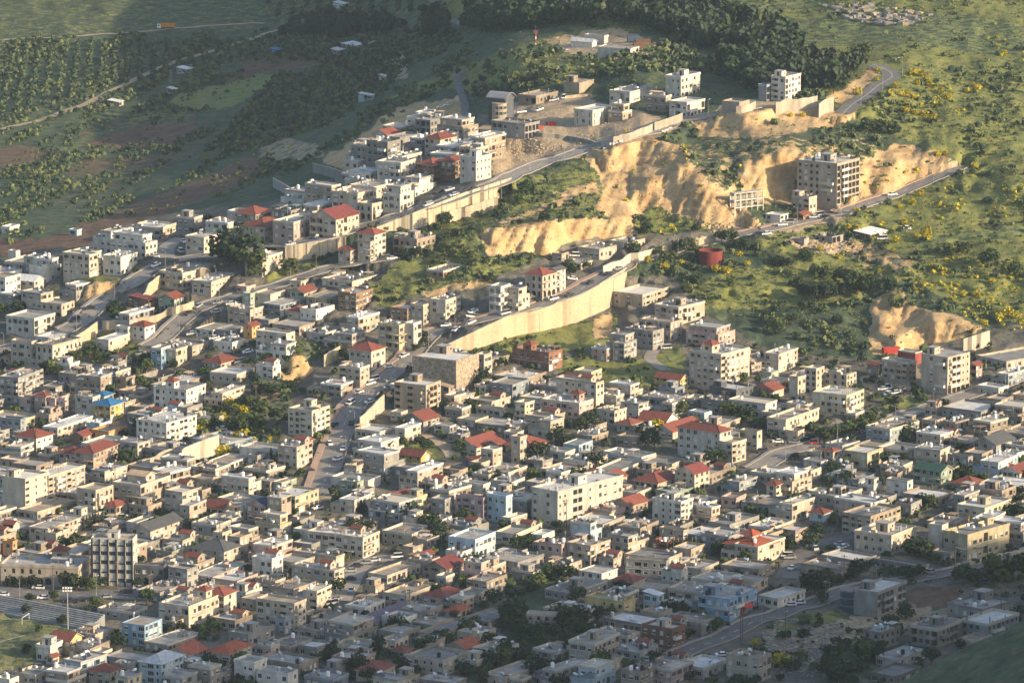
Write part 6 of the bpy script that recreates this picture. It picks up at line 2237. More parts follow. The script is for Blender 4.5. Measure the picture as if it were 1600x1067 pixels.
for nm, lab, n, poly, wf, seed, lo, hi, thr, clump, lg in [
  ('scrub', 'dark scrub bushes covering the shaded slopes behind the ridge', 8500, [(-40, 60), (700, 40), (760, 100), (640, 170), (540, 230), (440, 280), (200, 350), (-40, 400)], ws, 21, .7, 3.0, .47, .03, .35),
  ('scrub', 'scrub bushes over the green slopes on the right', 4000, [(990, 200), (1300, 180), (1400, 80), (1640, 60), (1640, 520), (1340, 560), (1000, 470), (800, 400), (750, 360), (800, 285)], ws, 22, .7, 3.2, .53, .035, .7),
  ('scrub', 'low scrub dotted over the far sunny hillside', 1800, [(700, -15), (1640, -15), (1640, 200), (1400, 200), (1200, 60), (740, 35)], wg, 23, .7, 2.4, .54, .03, .8),
  ('scrub', 'bushes on the green banks between the house tiers', 1600, [(440, 380), (820, 280), (1000, 350), (980, 420), (760, 580), (300, 720), (300, 620), (560, 480)], wg, 24, .8, 2.8, .42, .05, .5),
  ('scrub', 'bushes thick on the knoll below the hilltop camp', 900, [(700, 110), (840, 70), (1060, 60), (1330, 120), (1300, 160), (1180, 150), (1090, 110), (900, 125), (740, 160)], ws, 25, 1.6, 4.2, .36, .03, .2),
  ('undergrowth', 'bushes and weeds between the town houses', 3600, [(-20, 540), (1620, 540), (1620, 1090), (-20, 1090)], lambda u, v: np.full(len(u), .6), 26, .8, 4.2, .45, .03, .3)]:
    p, s_, mi = sc(n, poly, wf, seed, lo, hi, thr, clump, lg, .5 if seed == 21 else 0)
    if nm == 'undergrowth':
        ok = np.array([clear_of_houses(q[0], q[1], .8) and not (q[0] < -115 and 1780 < q[1] < 2000 and bool(inpoly(*inv_uv(*q), KEEP[0]))) for q in p]); p, s_, mi = p[ok], s_[ok], mi[ok]
    scatter(nm, lab, p, s_, BT, LEAF if nm == 'undergrowth' else SCRM, mi, seed=seed)
# broom on the slopes
pls = [([(1350, 270), (1480, 260), (1640, 300), (1640, 345), (1480, 350), (1420, 370), (1330, 350), (1310, 330)], 240, .56), ([(1400, 420), (1500, 400), (1640, 430), (1640, 530), (1500, 500), (1440, 470)], 330, .5), ([(1380, 120), (1440, 110), (1490, 140), (1540, 150), (1500, 190), (1400, 175)], 130, .52),
       ([(200, 330), (330, 270), (440, 200), (560, 165), (560, 185), (440, 240), (340, 300), (230, 350)], 200, .5), ([(940, 100), (1100, 250), (1300, 210), (1280, 250), (1100, 300), (1000, 330), (900, 300), (800, 340), (760, 330), (900, 240)], 110, .57), ([(760, 110), (1000, 95), (960, 130), (780, 140)], 60, .5), ([(330, 640), (430, 650), (420, 700), (340, 700)], 50, .3), ([(1540, 60), (1620, 50), (1620, 100), (1550, 100)], 25, .4), ([(980, 340), (1150, 370), (1120, 420), (980, 430)], 70, .5)]
pp, ss, mm = [], [], []
for k, (pl, n, th) in enumerate(pls):
    p = spots(n, pl, w1, 60 + k, .06, th); rs = np.random.RandomState(k); pp.append(p); ss.append(.7 + 2.0 * rs.rand(len(p)) ** 2); mm.append((rs.rand(len(p)) < (.45 if k != 3 else .75)).astype(int))
scatter('broom_scrub', 'yellow-flowering broom scattered over the slopes', np.concatenate(pp), np.concatenate(ss) * .7, BT, BROOM, np.concatenate(mm), seed=3)
# grass tufts: fine relief on the open slopes
GT = [card_cloud(trs, 7, blob((.5, .5, .3), (0, 0, .15), .3, True), .22, .8) for _ in range(4)]
p, s_, mi = sc(9000, [(640, -15), (1640, -15), (1640, 560), (1000, 480), (740, 560), (560, 480), (640, 340), (800, 280), (1100, 190), (700, 120)], wg, 31, .5, 1.6, .40, .04, .9)
scatter('grass_tufts', 'tufts of grass and weeds on the open green slopes', p, s_, GT, SCRM, np.where(mi < 1, 2, 3), seed=31)
# pine wood behind the hilltop camp
PT = []
for _ in range(5):
    c = card_cloud(trs, 46, pinef, .09, .6); st_ = np.array([[[-.012, 0, -.05], [.012, 0, -.05], [.012, 0, .6], [-.012, 0, .6]], [[0, -.012, -.05], [0, .012, -.05], [0, .012, .6], [0, -.012, .6]]]); PT.append(np.concatenate([c, st_]))
WOODP = [(722, 50), (733, 25), (800, 20), (900, 10), (1010, 18), (1100, 24), (1200, 45), (1250, 75), (1240, 102), (1180, 88), (1100, 76), (1040, 56), (960, 38), (860, 42), (780, 56)]
p = np.concatenate([spots(820, WOODP, w1, 41, .02, .30), spots(210, [(1120, 100), (1200, 90), (1260, 100), (1340, 95), (1345, 118), (1300, 150), (1240, 140), (1190, 150), (1140, 130)], w1, 43, .05, .45)]); rs = np.random.RandomState(2)
scatter('pine_wood', 'dense dark pine wood behind the hilltop camp', p, 7.5 + 5 * rs.rand(len(p)), PT, [PINEM, LEAF[0]], (rs.rand(len(p)) < .3).astype(int), seed=41)
p = spots(260, [(480, 30), (690, 18), (700, 60), (620, 50), (520, 62), (440, 55)], w1, 42, .02, .35); rs = np.random.RandomState(2)
scatter('tree_belt', 'belt of dark trees above the orchards', p, 4.5 + 4 * rs.rand(len(p)), BT, [PINEM, LEAF[0]], (rs.rand(len(p)) < .3).astype(int), squash=1.0, seed=42)
# orchard rows
op, rs = [], np.random.RandomState(8)
OR = [([(-20, 68), (300, 62), (560, 75), (480, 95), (330, 100), (120, 150), (-20, 195)], .05, 5.5), ([(400, 5), (660, -10), (660, 18), (560, 22), (420, 30)], .0, 6), ([(300, 65), (700, 45), (720, 60), (560, 110), (420, 90)], .35, 5.5), ([(420, 130), (560, 90), (650, 85), (600, 150), (480, 190), (330, 230)], .7, 5.5)]
for poly, ang, sp in OR:
    pu = np.array(poly); q = [P(a, b) for a, b in poly]; xs = [a.x for a in q]; ys = [a.y for a in q]; cx, cy = sum(xs) / len(xs), sum(ys) / len(ys); Rr = max(max(xs) - min(xs), max(ys) - min(ys)) * .75
    g = np.arange(-Rr, Rr, sp * 1.25); c, s = math.cos(ang), math.sin(ang)
    for a in g[::1]:
        for b_ in np.arange(-Rr, Rr, sp * .62):
            x = cx + a * c - b_ * s + rs.randn() * .4; y = cy + a * s + b_ * c + rs.randn() * .4
            if not (-450 < x < 450 and 2300 < y < 4000): continue
            z = 30; u, v = inv_uv(x, y, z)
            if not bool(inpoly(u, v, poly)) : 
                pass
            zz_ = ground(x, y, -999)
            if zz_ < -900: continue
            u, v = inv_uv(x, y, zz_)
            if bool(inpoly(u, v, poly)) and rs.rand() < .93: op.append((x, y, zz_))
        if len(op) > 6500: break
op = np.array(op); 
if len(op) > 6500: op = op[rs.permutation(len(op))[:6500]]
OT = [card_cloud(trs, 14, blob((.5, .5, .45), (0, 0, .55), .3), .26, .6) for _ in range(4)]
scatter('orchard_trees', 'rows of small fruit trees across the shaded orchards', op, 1.7 + 1.1 * rs.rand(len(op)), OT, SCRM, rs.choice(4, len(op), p=[.4, .35, .2, .05]), seed=8)
print('orchard', len(op))
# rocks and rubble
def rockq(rs):
    import itertools as it
    c = np.array(list(it.product((-.5, .5), repeat=3))) * (.7 + .6 * rs.rand(8, 3)); f = [(0, 1, 3, 2), (4, 6, 7, 5), (0, 4, 5, 1), (2, 3, 7, 6), (0, 2, 6, 4), (1, 5, 7, 3)]
    return np.array([[c[i] for i in q] for q in f])
RT = [rockq(trs) for _ in range(6)]
ROCK = [mat('rock_grey', (.27,.255,.235), var=.2), mat('rock_tan', (.50,.38,.24), var=.2)]
for lab, n, poly, lo, hi, tan, seed in [
  ('pale grey rock outcrops on the far sunny hillside', 260, [(1285, 8), (1340, 5), (1400, 15), (1460, 25), (1440, 40), (1370, 40), (1320, 30)], .8, 3.6, .1, 71),
  ('loose stones on the building plots of the ridge', 500, [(760, 215), (850, 190), (960, 190), (1000, 215), (930, 235), (850, 250), (765, 262)], .2, .8, .8, 72),
  ('grey rubble heap beside the charcoal villa', 900, [(1195, 985), (1230, 970), (1330, 975), (1310, 1000), (1220, 1020), (1195, 1010)], .3, 1.3, .1, 73),
  ('ochre stones loose on the quarry faces', 800, [(930, 245), (1060, 225), (1190, 350), (1000, 350), (760, 398), (750, 362), (930, 340)], .2, .7, 1, 79),
  ('ochre boulders at the foot of the quarry cuts', 600, [(1080, 352), (1190, 345), (1330, 300), (1380, 308), (1300, 330), (1190, 365), (1080, 372)], .4, 1.6, .9, 74),
  ('rubble and stones by the roofless shell', 260, [(1230, 370), (1330, 372), (1340, 392), (1250, 398)], .4, 1.4, .6, 75),
  ('orange rocks in the excavated plot beside the tall white cube house', 420, [(765, 215), (800, 212), (850, 220), (850, 240), (770, 245)], .25, 1.1, 1, 76),
  ('stones scattered over the hilltop and its banks', 160, [(850, 55), (980, 45), (1040, 70), (1010, 95), (900, 130), (820, 110)], .6, 2.0, .6, 77),
  ('rubble along the lower slopes of the town', 260, [(1200, 1020), (1280, 1015), (1290, 1060), (1210, 1050)], .4, 1.2, .1, 78)]:
    p = spots(n, poly, w1, seed, .08, .35); rs = np.random.RandomState(seed)
    scatter('rubble', lab, p, lo + (hi - lo) * rs.rand(len(p)) ** 2.5, RT, ROCK, (rs.rand(len(p)) < tan).astype(int), squash=.7, seed=seed)

# ------------------------------------------------------------------ cars
CC = dict(w=('white', (.75,.75,.74)), d=('dark', (.025,.028,.035)), g=('silver-grey', (.32,.33,.34)), r=('red', (.40,.03,.03)), b=('blue', (.05,.10,.25)))
CARP = {k: mat('car_paint_' + k, v[1], rough=.3, var=.03, spec=.6) for k, v in CC.items()}
TYRE = mat('tyre', (.02,.02,.02)); 
def car_meshes(k, van=False):
    b = MB()
    prof = [(-2.15, .35), (-2.2, .75), (-2.1, .95), (-1.2, 1.0), (1.75, .98), (2.1, .9), (2.2, .6), (2.15, .35)]
    w = .86
    for (x0, z0), (x1, z1) in zip(prof, prof[1:] + prof[:1]): b.face([(x0, -w, z0), (x1, -w, z1), (x1, w, z1), (x0, w, z0)])
    b.face([(x, -w, z) for x, z in prof]); b.face([(x, w, z) for x, z in prof[::-1]])
    cab = [(-1.25, .99), (-.55, 1.46), (1.0, 1.48), (1.7, .98)] if not van else [(-1.6, .99), (-1.0, 1.85), (1.95, 1.9), (2.05, .98)]
    r = .70
    b.face([(cab[1][0], -r, cab[1][1]), (cab[2][0], -r, cab[2][1]), (cab[2][0], r, cab[2][1]), (cab[1][0], r, cab[1][1])])
    body = b.mesh('body', CARP[k]); g = MB()
    (x0, z0), (x1, z1), (x2, z2), (x3, z3) = cab
    g.face([(x0, -w + .03, z0), (x3, -w + .03, z3), (x2, -r, z2 - .01), (x1, -r, z1 - .01)]); g.face([(x0, w - .03, z0), (x3, w - .03, z3), (x2, r, z2 - .01), (x1, r, z1 - .01)])
    g.face([(x0, -w + .03, z0), (x0, w - .03, z0), (x1, r, z1 - .01), (x1, -r, z1 - .01)]); g.face([(x3, -w + .03, z3), (x3, w - .03, z3), (x2, r, z2 - .01), (x2, -r, z2 - .01)])
    return body, g.mesh('windows', M['glass'])
CM = {(k, v): car_meshes(k, v) for k in CC for v in (False, True)}
b = MB(); b.cyl((0, -.1, 0), .33, .33, .2, 12, 0, 'y'); b.cyl((0, -.12, 0), .17, .17, .24, 8, 1, 'y'); WH = b.mesh('wheel', [TYRE, M['steel']])
CI = []; cr_ = random.Random(4); cpos = []
for u, v, t, _ in parse(CARS):
    p = PG(u, v)
    for _ in range(14):
        if clear_of_houses(p.x, p.y, 1.3) and all((Vector((p.x, p.y)) - c).length > 2.6 for c in cpos): break
        p.y -= 1.2; p.x += .35
    if not clear_of_houses(p.x, p.y, .9): continue
    cpos.append(Vector((p.x, p.y))); p.z = ground(p.x, p.y, p.z)
    d = np.hypot(RPTS[:, 0] - p.x, RPTS[:, 1] - p.y); on = (d < RPTS[:, 2]).any(); z = p.z + (.15 if on else .01)
    k = t[0]; van = cr_.random() < .18; r = bpy.data.objects.new('parked_car', None); COL.objects.link(r)
    a = R(float(t[1]) + cr_.uniform(-6, 6)); c_, s_ = math.cos(a), math.sin(a)
    zf = ground(p.x + c_ * 1.4, p.y + s_ * 1.4, p.z); zb = ground(p.x - c_ * 1.4, p.y - s_ * 1.4, p.z); zl = ground(p.x - s_ * .8, p.y + c_ * .8, p.z); zr2 = ground(p.x + s_ * .8, p.y - c_ * .8, p.z)
    pit = max(-.2, min(.2, math.atan2(zf - zb, 2.8))); rol = max(-.12, min(.12, math.atan2(zl - zr2, 1.6)))
    r.location = (p.x, p.y, max(z, (zf + zb) / 2 + (z - p.z))); r.rotation_euler = (rol, -pit, a); L_ = 1.02
    bd, gl = CM[(k, van)]; obj('body', bd, r); obj('windows', gl, r)
    for x in (-1.35, 1.35):
        for y in (-.78, .78): obj('wheel', WH, r, (x, y, .33))
    CI.append(dict(u=u, v=v, root=r, d=f"{CC[k][0]} {'van' if van else 'car'} {'on the road' if on else 'parked'}", van=van))
locate(CI, lambda c: c['d'])
for c in CI:
    tag(c['root'], c['full'], 'van' if c['van'] else 'car', 'cars of the town')
    if c['van']: c['root'].name = 'parked_van'

# ------------------------------------------------------------------ street lamps and poles
b = MB(); b.cyl((0, 0, -.3), .10, .06, 8.3, 8); POLE = b.mesh('pole', M['metal'])
b = MB(); b.box(-.05, -1.4, 7.95, .05, .05, 8.05); ARM = b.mesh('arm', M['metal']); b = MB(); b.box(-.14, -2.0, 7.9, .14, -1.4, 8.06); HEAD = b.mesh('lamp_head', M['tankw'])
LI = []
for k, w, nm, rs_ in RS:
    if nm in ('main', 'upper', 'avenue', 'lane', 'fork', 'bend', 'ground'):
        for i in range(5, len(rs_) - 1, 11):
            p, q = rs_[i], rs_[i + 1]; t = (q - p); t.z = 0; t.normalize(); n = Vector((-t.y, t.x, 0)); o_ = p - n * (w / 2 + .6); 
            if not clear_of_houses(o_.x, o_.y, .3): continue
            z = ground(o_.x, o_.y, p.z); u, v = inv_uv(o_.x, o_.y, z)
            if not (0 < u < 1600): continue
            r = bpy.data.objects.new('street_lamp', None); COL.objects.link(r); r.location = (o_.x, o_.y, z); r.rotation_euler = (0, 0, math.atan2(n.y, n.x) + math.pi / 2)
            obj('pole', POLE, r); obj('arm', ARM, r); obj('lamp_head', HEAD, r); LI.append(dict(u=u, v=v, root=r))
locate(LI, lambda c: 'slim grey street lamp')
for c in LI: tag(c['root'], c['full'], 'street lamp', 'street lamps along the roads')
WOOD = mat('pole_wood', (.14,.11,.08))
b = MB(); b.cyl((0, 0, -.5), .16, .11, 10.5, 8); UP = b.mesh('pole', WOOD); b = MB(); b.box(-1.1, -.08, 9.2, 1.1, .08, 9.35); b.box(-.8, -.07, 8.5, .8, .07, 8.62); [b.cyl((x, 0, 9.35), .06, .05, .25, 6) for x in (-1, -.4, .4, 1)]; UA = b.mesh('crossarm', WOOD)
UI = []
for u, v, h_ in [(1160, 1000, 30), (1157, 1000, 0), (1491, 906, 66), (1409, 640, 50), (958, 566, 0), (1013, 640, 40), (1073, 640, 30), (1040, 640, 30), (1514, 840, 40), (934, 690, 0), (885, 820, 0), (1052, 870, 0), (1318, 905, 0), (1290, 950, 0), (237, 930, 0), (183, 918, 0), (83, 926, 0), (292, 908, 0), (455, 780, 0), (494, 430, 0), (554, 400, 0), (400, 640, 0), (440, 820, 0), (700, 860, 0), (640, 960, 0), (770, 905, 0), (1227, 1000, 0), (1540, 730, 0), (1330, 760, 0), (1130, 640, 0), (539, 410, 0), (1244, 700, 0), (1560, 950, 0), (345, 850, 0), (180, 760, 0), (560, 800, 0), (60, 700, 0), (300, 560, 0)]:
    p = PG(u, v)
    for _ in range(12):
        if clear_of_houses(p.x, p.y, .3): break
        p.y -= 1.3
    p.z = ground(p.x, p.y, p.z)
    r = bpy.data.objects.new('utility_pole', None); COL.objects.link(r); r.location = p; r.rotation_euler = (0, 0, cr_.uniform(-.6, .6)); r.scale = (1, 1, 1.25 if h_ > 60 else 1)
    obj('pole', UP, r); obj('crossarm', UA, r); UI.append(dict(u=u, v=v, root=r))
locate(UI, lambda c: 'wooden utility pole')
for c in UI: tag(c['root'], c['full'], 'utility pole', 'utility poles in the town')
# lattice pylons in the fields
for u, v, hm, lab in [(298, 128, 9.5, 'lattice power pylon beside the long dirt track'), (473, 54, 8.5, 'lattice power pylon on the far slope above the hut'), (267, 130, 7, 'thin power pole left of the lattice pylon'), (724, 33, 8, 'power pole beside the road on the far slope'), (690, 20, 8, 'power pole at the top of the far road'), (710, 122, 6, 'power pole by the narrow ridge road'), (137, 160, 4, 'short white post by the dirt track')]:
    b = MB(); w0 = .7
    for sx in (-1, 1):
        for sy in (-1, 1): b.face([(sx * w0, sy * w0 - .05, -.5), (sx * w0, sy * w0 + .05, -.5), (sx * .15, sy * .15 + .05, hm), (sx * .15, sy * .15 - .05, hm)]); b.face([(sx * w0 - .05, sy * w0, -.5), (sx * w0 + .05, sy * w0, -.5), (sx * .15 + .05, sy * .15, hm), (sx * .15 - .05, sy * .15, hm)])
    for k in range(8):
        t0, t1 = k / 8, (k + 1) / 8; a0 = w0 + (.15 - w0) * t0; a1 = w0 + (.15 - w0) * t1; sg = 1 if k % 2 else -1
        b.face([(-a0 * sg, -a0, hm * t0), (-a0 * sg, -a0, hm * t0 + .1), (a1 * sg, -a1, hm * t1 + .1), (a1 * sg, -a1, hm * t1)]); b.face([(-a0, -a0 * sg, hm * t0), (-a0, -a0 * sg, hm * t0 + .1), (-a1, a1 * sg, hm * t1 + .1), (-a1, a1 * sg, hm * t1)])
    r = bpy.data.objects.new('power_pylon', None); COL.objects.link(r); r.location = PG(u, v); tag(r, lab, 'pylon', 'power pylons in the fields')
    obj('lattice', b.mesh('lattice', M['steel'] if hm > 8 else M['metal']), r); b = MB(); b.box(-1.3, -.06, hm - .6, 1.3, .06, hm - .45); b.box(-.9, -.06, hm - 1.6, .9, .06, hm - 1.48); obj('crossarm', b.mesh('crossarm', M['metal']), r)

# ------------------------------------------------------------------ particular things
def empty(name, loc, label, cat, rz=0, group=None):
    r = bpy.data.objects.new(name, None); COL.objects.link(r); r.location = loc; r.rotation_euler = (0, 0, rz); return tag(r, label, cat, group)
# red water tank
REDT = mat('tank_red', (.17,.035,.035), var=.18, scale=.4, streak=True)
r = empty('water_reservoir', PG(1110, 408), 'round open-topped red steel water tank among bushes', 'water tank')
b = MB(); b.cyl((0, 0, -3), 4.9, 4.9, 7.6, 40, 0, cap=False); b.cyl((0, 0, -3), 4.8, 4.8, 7.6, 40, 0, cap=False); obj('tank_wall', b.mesh('tank_wall', REDT), r)
b = MB(); b.cyl((0, 0, 3.2), 4.79, 4.79, .05, 40); obj('cover', b.mesh('cover', M['brown']), r)
for z in (.9, 2.8, 4.45):
    b = MB(); b.cyl((0, 0, z), 4.98, 4.98, .14, 40, 0, cap=(z < 1)) if z < 1 else b.cyl((0, 0, z), 4.98, 4.98, .14, 40, 0, cap=False); obj('hoop', b.mesh('hoop', REDT), r)
# concrete grid
r = empty('concrete_frame', PG(1147, 326), 'bare concrete grid of empty square bays standing against the cut', 'building', R(33) )
s = scale_at(1160, 320)
for j in range(4):
    b = MB(); b.box(0, -.3, j * 3.0 - (.0 if j else 2), 14.8, 3.2, j * 3.0 + .38); obj('beam', b.mesh('beam', M['white']), r)
for k in range(6):
    b = MB(); b.box(k * 2.88, -.35, -3, k * 2.88 + .4, .1, 9.38); b.box(k * 2.88, 2.8, -3, k * 2.88 + .4, 3.15, 9.3); obj('column', b.mesh('column', M['white']), r)
b = MB(); b.face([(0, 3.3, -3), (14.8, 3.3, -3), (14.8, 3.3, 9.3), (0, 3.3, 9.3)]); obj('back_wall', b.mesh('back_wall', M['grey']), r)
# radio mast
r = empty('radio_mast', PG(837, 70), 'short red and white radio mast on the green hilltop', 'mast')
for k in range(5):
    b = MB(); b.cyl((0, 0, k * 1.35 - .2), .26, .26, 1.35, 8); obj('mast_section', b.mesh('mast_section', M['redfab'] if k % 2 or k == 4 else M['tankw']), r)
b = MB(); [b.box(-1.4 + .25 * k, -.04, 5.4 + .5 * k, 1.4 - .25 * k, .04, 5.48 + .5 * k) for k in range(3)]; b.cyl((0, 0, 6.5), .05, .04, 2.6, 6); [b.cyl((x, 0, 5.4), .04, .03, 1.6, 5) for x in (-1.2, -.6, .7, 1.3)]; obj('antenna', b.mesh('antenna', M['metal']), r)
# orange tipper truck
ORG = mat('truck_orange', (.55,.22,.03), rough=.5)
p = PG(258, 46); r = empty('tipper_truck', (p.x, p.y, p.z + .12), 'orange tipper truck with white cab on the dirt track', 'truck', R(4))
b = MB(); b.box(-2.3, -1.25, 1.1, 5.3, 1.25, 1.3); b.face([(-2.2, -1.3, 1.3), (5.3, -1.3, 1.3), (5.6, -1.45, 3.1), (-2.3, -1.45, 3.1)]); b.face([(-2.2, 1.3, 1.3), (5.3, 1.3, 1.3), (5.6, 1.45, 3.1), (-2.3, 1.45, 3.1)]); b.face([(-2.2, -1.3, 1.3), (-2.2, 1.3, 1.3), (-2.3, 1.45, 3.1), (-2.3, -1.45, 3.1)]); b.face([(5.3, -1.3, 1.3), (5.3, 1.3, 1.3), (5.6, 1.45, 3.1), (5.6, -1.45, 3.1)]); b.box(-2.25, -1.4, 2.5, 5.4, 1.4, 2.6); obj('tipper_body', b.mesh('tipper_body', ORG), r)
b = MB(); b.box(-4.4, -1.2, .6, -2.45, 1.2, 2.7); b.face([(-4.403, -1.0, 1.6), (-4.403, 1.0, 1.6), (-4.403, 1.0, 2.45), (-4.403, -1.0, 2.45)], 1); b.face([(-4.1, -1.203, 1.6), (-3.1, -1.203, 1.6), (-3.1, -1.203, 2.4), (-4.1, -1.203, 2.4)], 1); obj('cab', b.mesh('cab', [M['tankw'], M['glass']]), r)
b = MB(); b.box(-4.2, -.6, .6, 5.2, .6, 1.09); obj('chassis', b.mesh('chassis', M['rail']), r)
for x in (-3.5, -1.2, 3.0, 4.3):
    for y in (-1.05, 1.05): o = obj('wheel', WH, r, (x, y, .5)); o.scale = (1.5, 1.8, 1.5)
# hilltop containers
CONT = [mat('container_brown', (.16,.09,.06)), mat('container_blue', (.08,.12,.18)), mat('container_red', (.42,.05,.04))]
for k, (u, v, m, a, L_, lab) in enumerate([(1001, 75, 0, 12, 7, 'brown shipping container at the right end of the hilltop camp'), (1004, 70, 0, 12, 7, 'second brown shipping container behind its twin on the hilltop'), (990, 66, 1, 10, 6, 'dark blue container at the back of the hilltop camp'), (840, 202, 2, 18, 4, 'red steel skip on the bare building plot'), (861, 196, 2, 20, 4, 'second red steel skip nearer the white cubic house'), (1392, 552, 2, 20, 7, 'red container behind the arched-window yard')]):
    r = empty('container', PG(u, v), lab, 'container', R(a)); b = MB(); b.box(-L_ / 2, -1.2, .05, L_ / 2, 1.2, 2.5 if L_ > 4 else 1.5)
    obj('body', b.mesh('body', CONT[m]), r); b = MB(); [b.box(x, -1.28, .2, x + .12, -1.21, 2.3 if L_ > 4 else 1.35) for x in np.arange(-L_ / 2 + .1, L_ / 2 - .1, .5)]; obj('rib', b.mesh('rib', CONT[m]), r)['kind'] = 'stuff'
# sports ground: pitch, terraces, floodlight
A = PG(-12, 938); Bp = PG(150, 972)
r = empty('spectator_terrace', A, 'rows of grey concrete spectator steps above the football pitch', 'grandstand', math.atan2(Bp.y - A.y, Bp.x - A.x)); L_ = math.hypot(Bp.x - A.x, Bp.y - A.y)
for k in range(9):
    b = MB(); b.box(-6, -k * 1.0 - 1.0, -4, L_ + 4, -k * 1.0 - .003, 2.4 - k * .4); obj('step', b.mesh('step', M['grey'] if k % 2 else M['bluegrey']), r)
p = PG(106, 983); r = empty('floodlight_mast', p, 'tall floodlight mast beside the football pitch', 'floodlight')
b = MB(); b.cyl((0, 0, -1), .28, .16, 15, 10); obj('pole', b.mesh('pole', M['metal']), r)
for j in range(2):
    b = MB(); b.box(-1.7, -.1, 13.0 + j * 1.0, 1.7, .02, 13.12 + j * 1.0); obj('bracket', b.mesh('bracket', M['metal']), r)
    for k in range(4): b = MB(); b.box(-.3, -.35, -.28, .3, 0, .28); obj('lamp', b.mesh('lamp', M['tankw']), r, (-1.3 + k * .87, -.12, 13.4 + j * 1.0))
# goal
WHT = M['tankw']; p = PG(40, 972); r = empty('football_goal', p, 'white football goal frame on the shaded pitch', 'goal', R(75)); b = MB(); b.box(-3.6, -.06, 0, -3.48, .06, 2.4); b.box(3.48, -.06, 0, 3.6, .06, 2.4); b.box(-3.48, -.06, 2.28, 3.48, .06, 2.4); obj('goal_frame', b.mesh('goal_frame', WHT), r)
# pagoda-roofed hall
p = PG(1178, 880); r = empty('pavilion', p, 'red pavilion with a two-tier hipped roof among trees', 'pavilion', R(50)); 
b = MB(); b.box(0, 0, -5, 11, 11, 5.6, 0, False); [b.box(k, -.9, -4, k + .4, -.5, 5.6, 1) for k in (0, 3.5, 7, 10.6)]; [b.box(-.9, k, -4, -.5, k + .4, 5.6, 1) for k in (0, 3.5, 7, 10.6)]; obj('wall', b.mesh('wall', [M['taupe'], M['cream']]), r)
b = MB(); hip(b, 0, 0, 11, 11, 5.75, 1.9, .38, 0, 1); obj('lower_roof', b.mesh('lower_roof', [TM['brightred'], M['parapet']]), r)
b = MB(); b.box(3.6, 3.6, 7.0, 7.4, 7.4, 8.9, 1, False); hip(b, 3.6, 3.6, 7.4, 7.4, 8.95, 1.3, .55, 0, 1); obj('upper_roof', b.mesh('upper_roof', [TM['brightred'], M['cream']]), r)
# round gazebo with radiating red and white roof
r = empty('gazebo', PG(1572, 734), 'round gazebo with radiating orange-red roof', 'gazebo'); b = MB(); [b.cyl((4 * math.cos(a), 4 * math.sin(a), -2), .12, .12, 5.0, 6) for a in np.arange(0, 6.2, .785)]; obj('posts', b.mesh('posts', WHT), r)['kind'] = 'stuff'
b = MB(); n = 16
for k in range(n): a0, a1 = 2 * math.pi * k / n, 2 * math.pi * (k + 1) / n; b.face([(4.8 * math.cos(a0), 4.8 * math.sin(a0), 3.0), (4.8 * math.cos(a1), 4.8 * math.sin(a1), 3.0), (0, 0, 5.2)], k % 4 == 0)
obj('roof', b.mesh('roof', [TM['brightred'], TM['white']]), r)
# rooftop-sized steel boilers lying in the yard beside the blue house
for k, (u, v) in enumerate([(1061, 957), (1073, 953)]):
    r = empty('storage_tank', PG(u, v), ['pale dented storage tank lying in the yard left of the pale blue shop house', 'second pale storage tank lying nearer the pale blue shop house'][k], 'storage tank', R(60)); b = MB(); b.cyl((-2.2, 0, 1.5), 1.3, 1.3, 4.4, 16, 0, 'x'); obj('drum', b.mesh('drum', M['paleblue']), r); b = MB(); b.box(-1.6, -.8, 0, -1.2, .8, .5); b.box(1.2, -.8, 0, 1.6, .8, .5); obj('cradle', b.mesh('cradle', M['metal']), r)
# concrete barriers on the ridge road edge
b = MB(); b.box(-1.0, -.3, 0, 1.0, .3, .85); BAR = b.mesh('barrier', M['white'])
for k in range(9):
    u = 945 + k * 5.0 if k < 6 else 1036 + (k - 6) * 5.5; v = np.interp(u, [912, 975, 1050, 1100], [236, 217, 197, 183]) + 5.5
    o = obj('road_barrier', BAR, None, PG(u, float(v)), R(38)); tag(o, f"white concrete barrier block, {['first', 'second', 'third', 'fourth', 'fifth', 'last'][k] if k < 6 else ['first', 'middle', 'last'][k - 6]} from the left in the {'longer' if k < 6 else 'shorter'} row on the ridge road", 'barrier', 'white barrier blocks edging the ridge road')
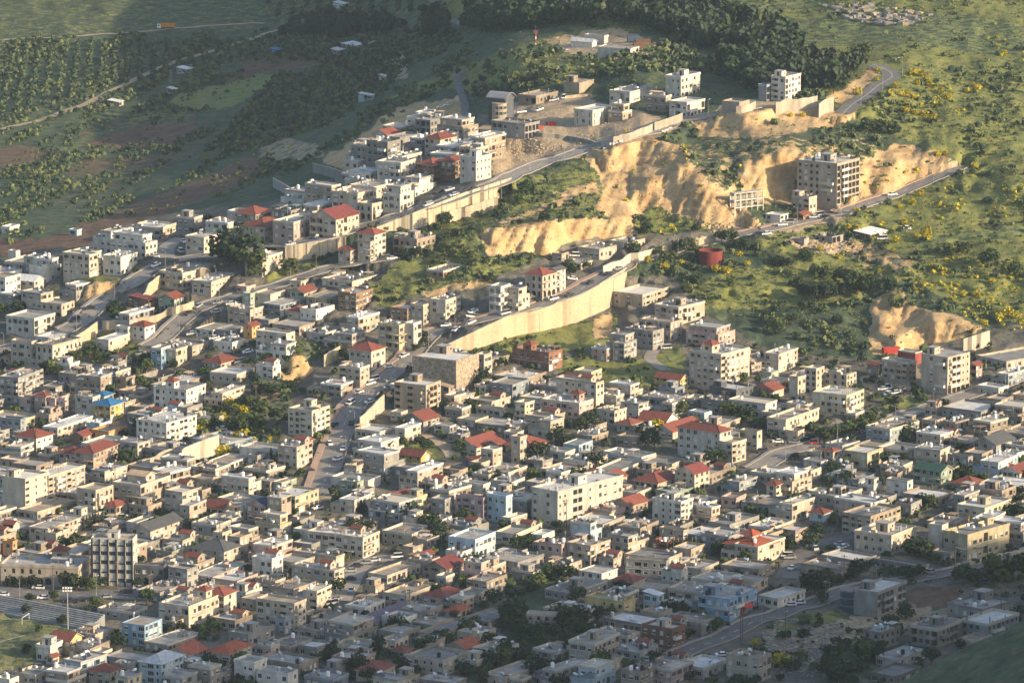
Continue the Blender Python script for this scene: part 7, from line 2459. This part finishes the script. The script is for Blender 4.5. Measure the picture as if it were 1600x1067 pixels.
# parts that single out two buildings
for h in HOUSES:
    if h['lab'].startswith('pale blue house with cream'):
        b = MB(); x0, x1 = h['W'] * .45, h['W'] * .75
        b.face([(x0, -.02, 3.0), (x1, -.02, 3.0), (x1, -1.6, 2.2), (x0, -1.6, 2.2)]); b.face([(x0, -1.6, 2.2), (x1, -1.6, 2.2), (x1, -1.6, 1.9), (x0, -1.6, 1.9)]); b.face([(x0, -.02, 3.0), (x0, -1.6, 2.2), (x0, -.02, 2.2)]); b.face([(x1, -.02, 3.0), (x1, -1.6, 2.2), (x1, -.02, 2.2)])
        obj('awning', b.mesh('awning', M['redfab']), h['root'])
        b = MB(); b.box(x0 - .9, -.5, -.5, x0 - .1, -.01, 2.6); obj('shop_panel', b.mesh('shop_panel', M['redfab']), h['root'])
    if h['lab'].startswith('three-storey charcoal'):
        b = MB(); y = h['D'] + 2.6; H = h['n'] * h['fh']; b.cyl((2.5, y, -4), 3.6, 3.6, 4 + H * .93, 24, 0); obj('glass_cylinder', b.mesh('glass_cylinder', M['glassb']), h['root'])
        b = MB(); [b.cyl((2.5, y, z), 3.75, 3.75, .28, 24, 0) for z in (h['fh'] * .9, h['fh'] * 1.9)]; b.cyl((2.5, y, H * .93), 3.9, 3.9, .5, 24, 0); obj('ring_slab', b.mesh('ring_slab', M['grey']), h['root'])
# pitch lines
for pts in ([(-20, 965), (60, 970), (135, 976)], [(-20, 1010), (0, 1002), (40, 992)]):
    q = [P(*t) for t in densify(pts, 6)]
    for t in q: t.z = ground(t.x, t.y, t.z)
    strip('pitch_line', q, [-.1, .1], .05, PAINT, label='white line on the shaded football pitch')
# ------------------------------------------------------------------ haze
b = MB(); b.box(-9000, -400, -71, 9000, 9000, 640)
HZM = bpy.data.materials.new('haze'); HZM.use_nodes = True; nt = HZM.node_tree; nt.nodes.remove(nt.nodes['Principled BSDF'])
pv = nt.nodes.new('ShaderNodeVolumePrincipled'); pv.inputs['Color'].default_value = (.66, .84, 1, 1); pv.inputs['Density'].default_value = 2.9e-5; pv.inputs['Anisotropy'].default_value = .3
nt.links.new(pv.outputs[0], nt.nodes['Material Output'].inputs['Volume'])
tag(obj('haze', b.mesh('haze', HZM)), 'thin pale evening haze over the valley', kind='stuff')
print('objects', len(bpy.data.objects), 'tris', sum(len(m.loops) - 2 * len(m.polygons) for m in bpy.data.meshes))
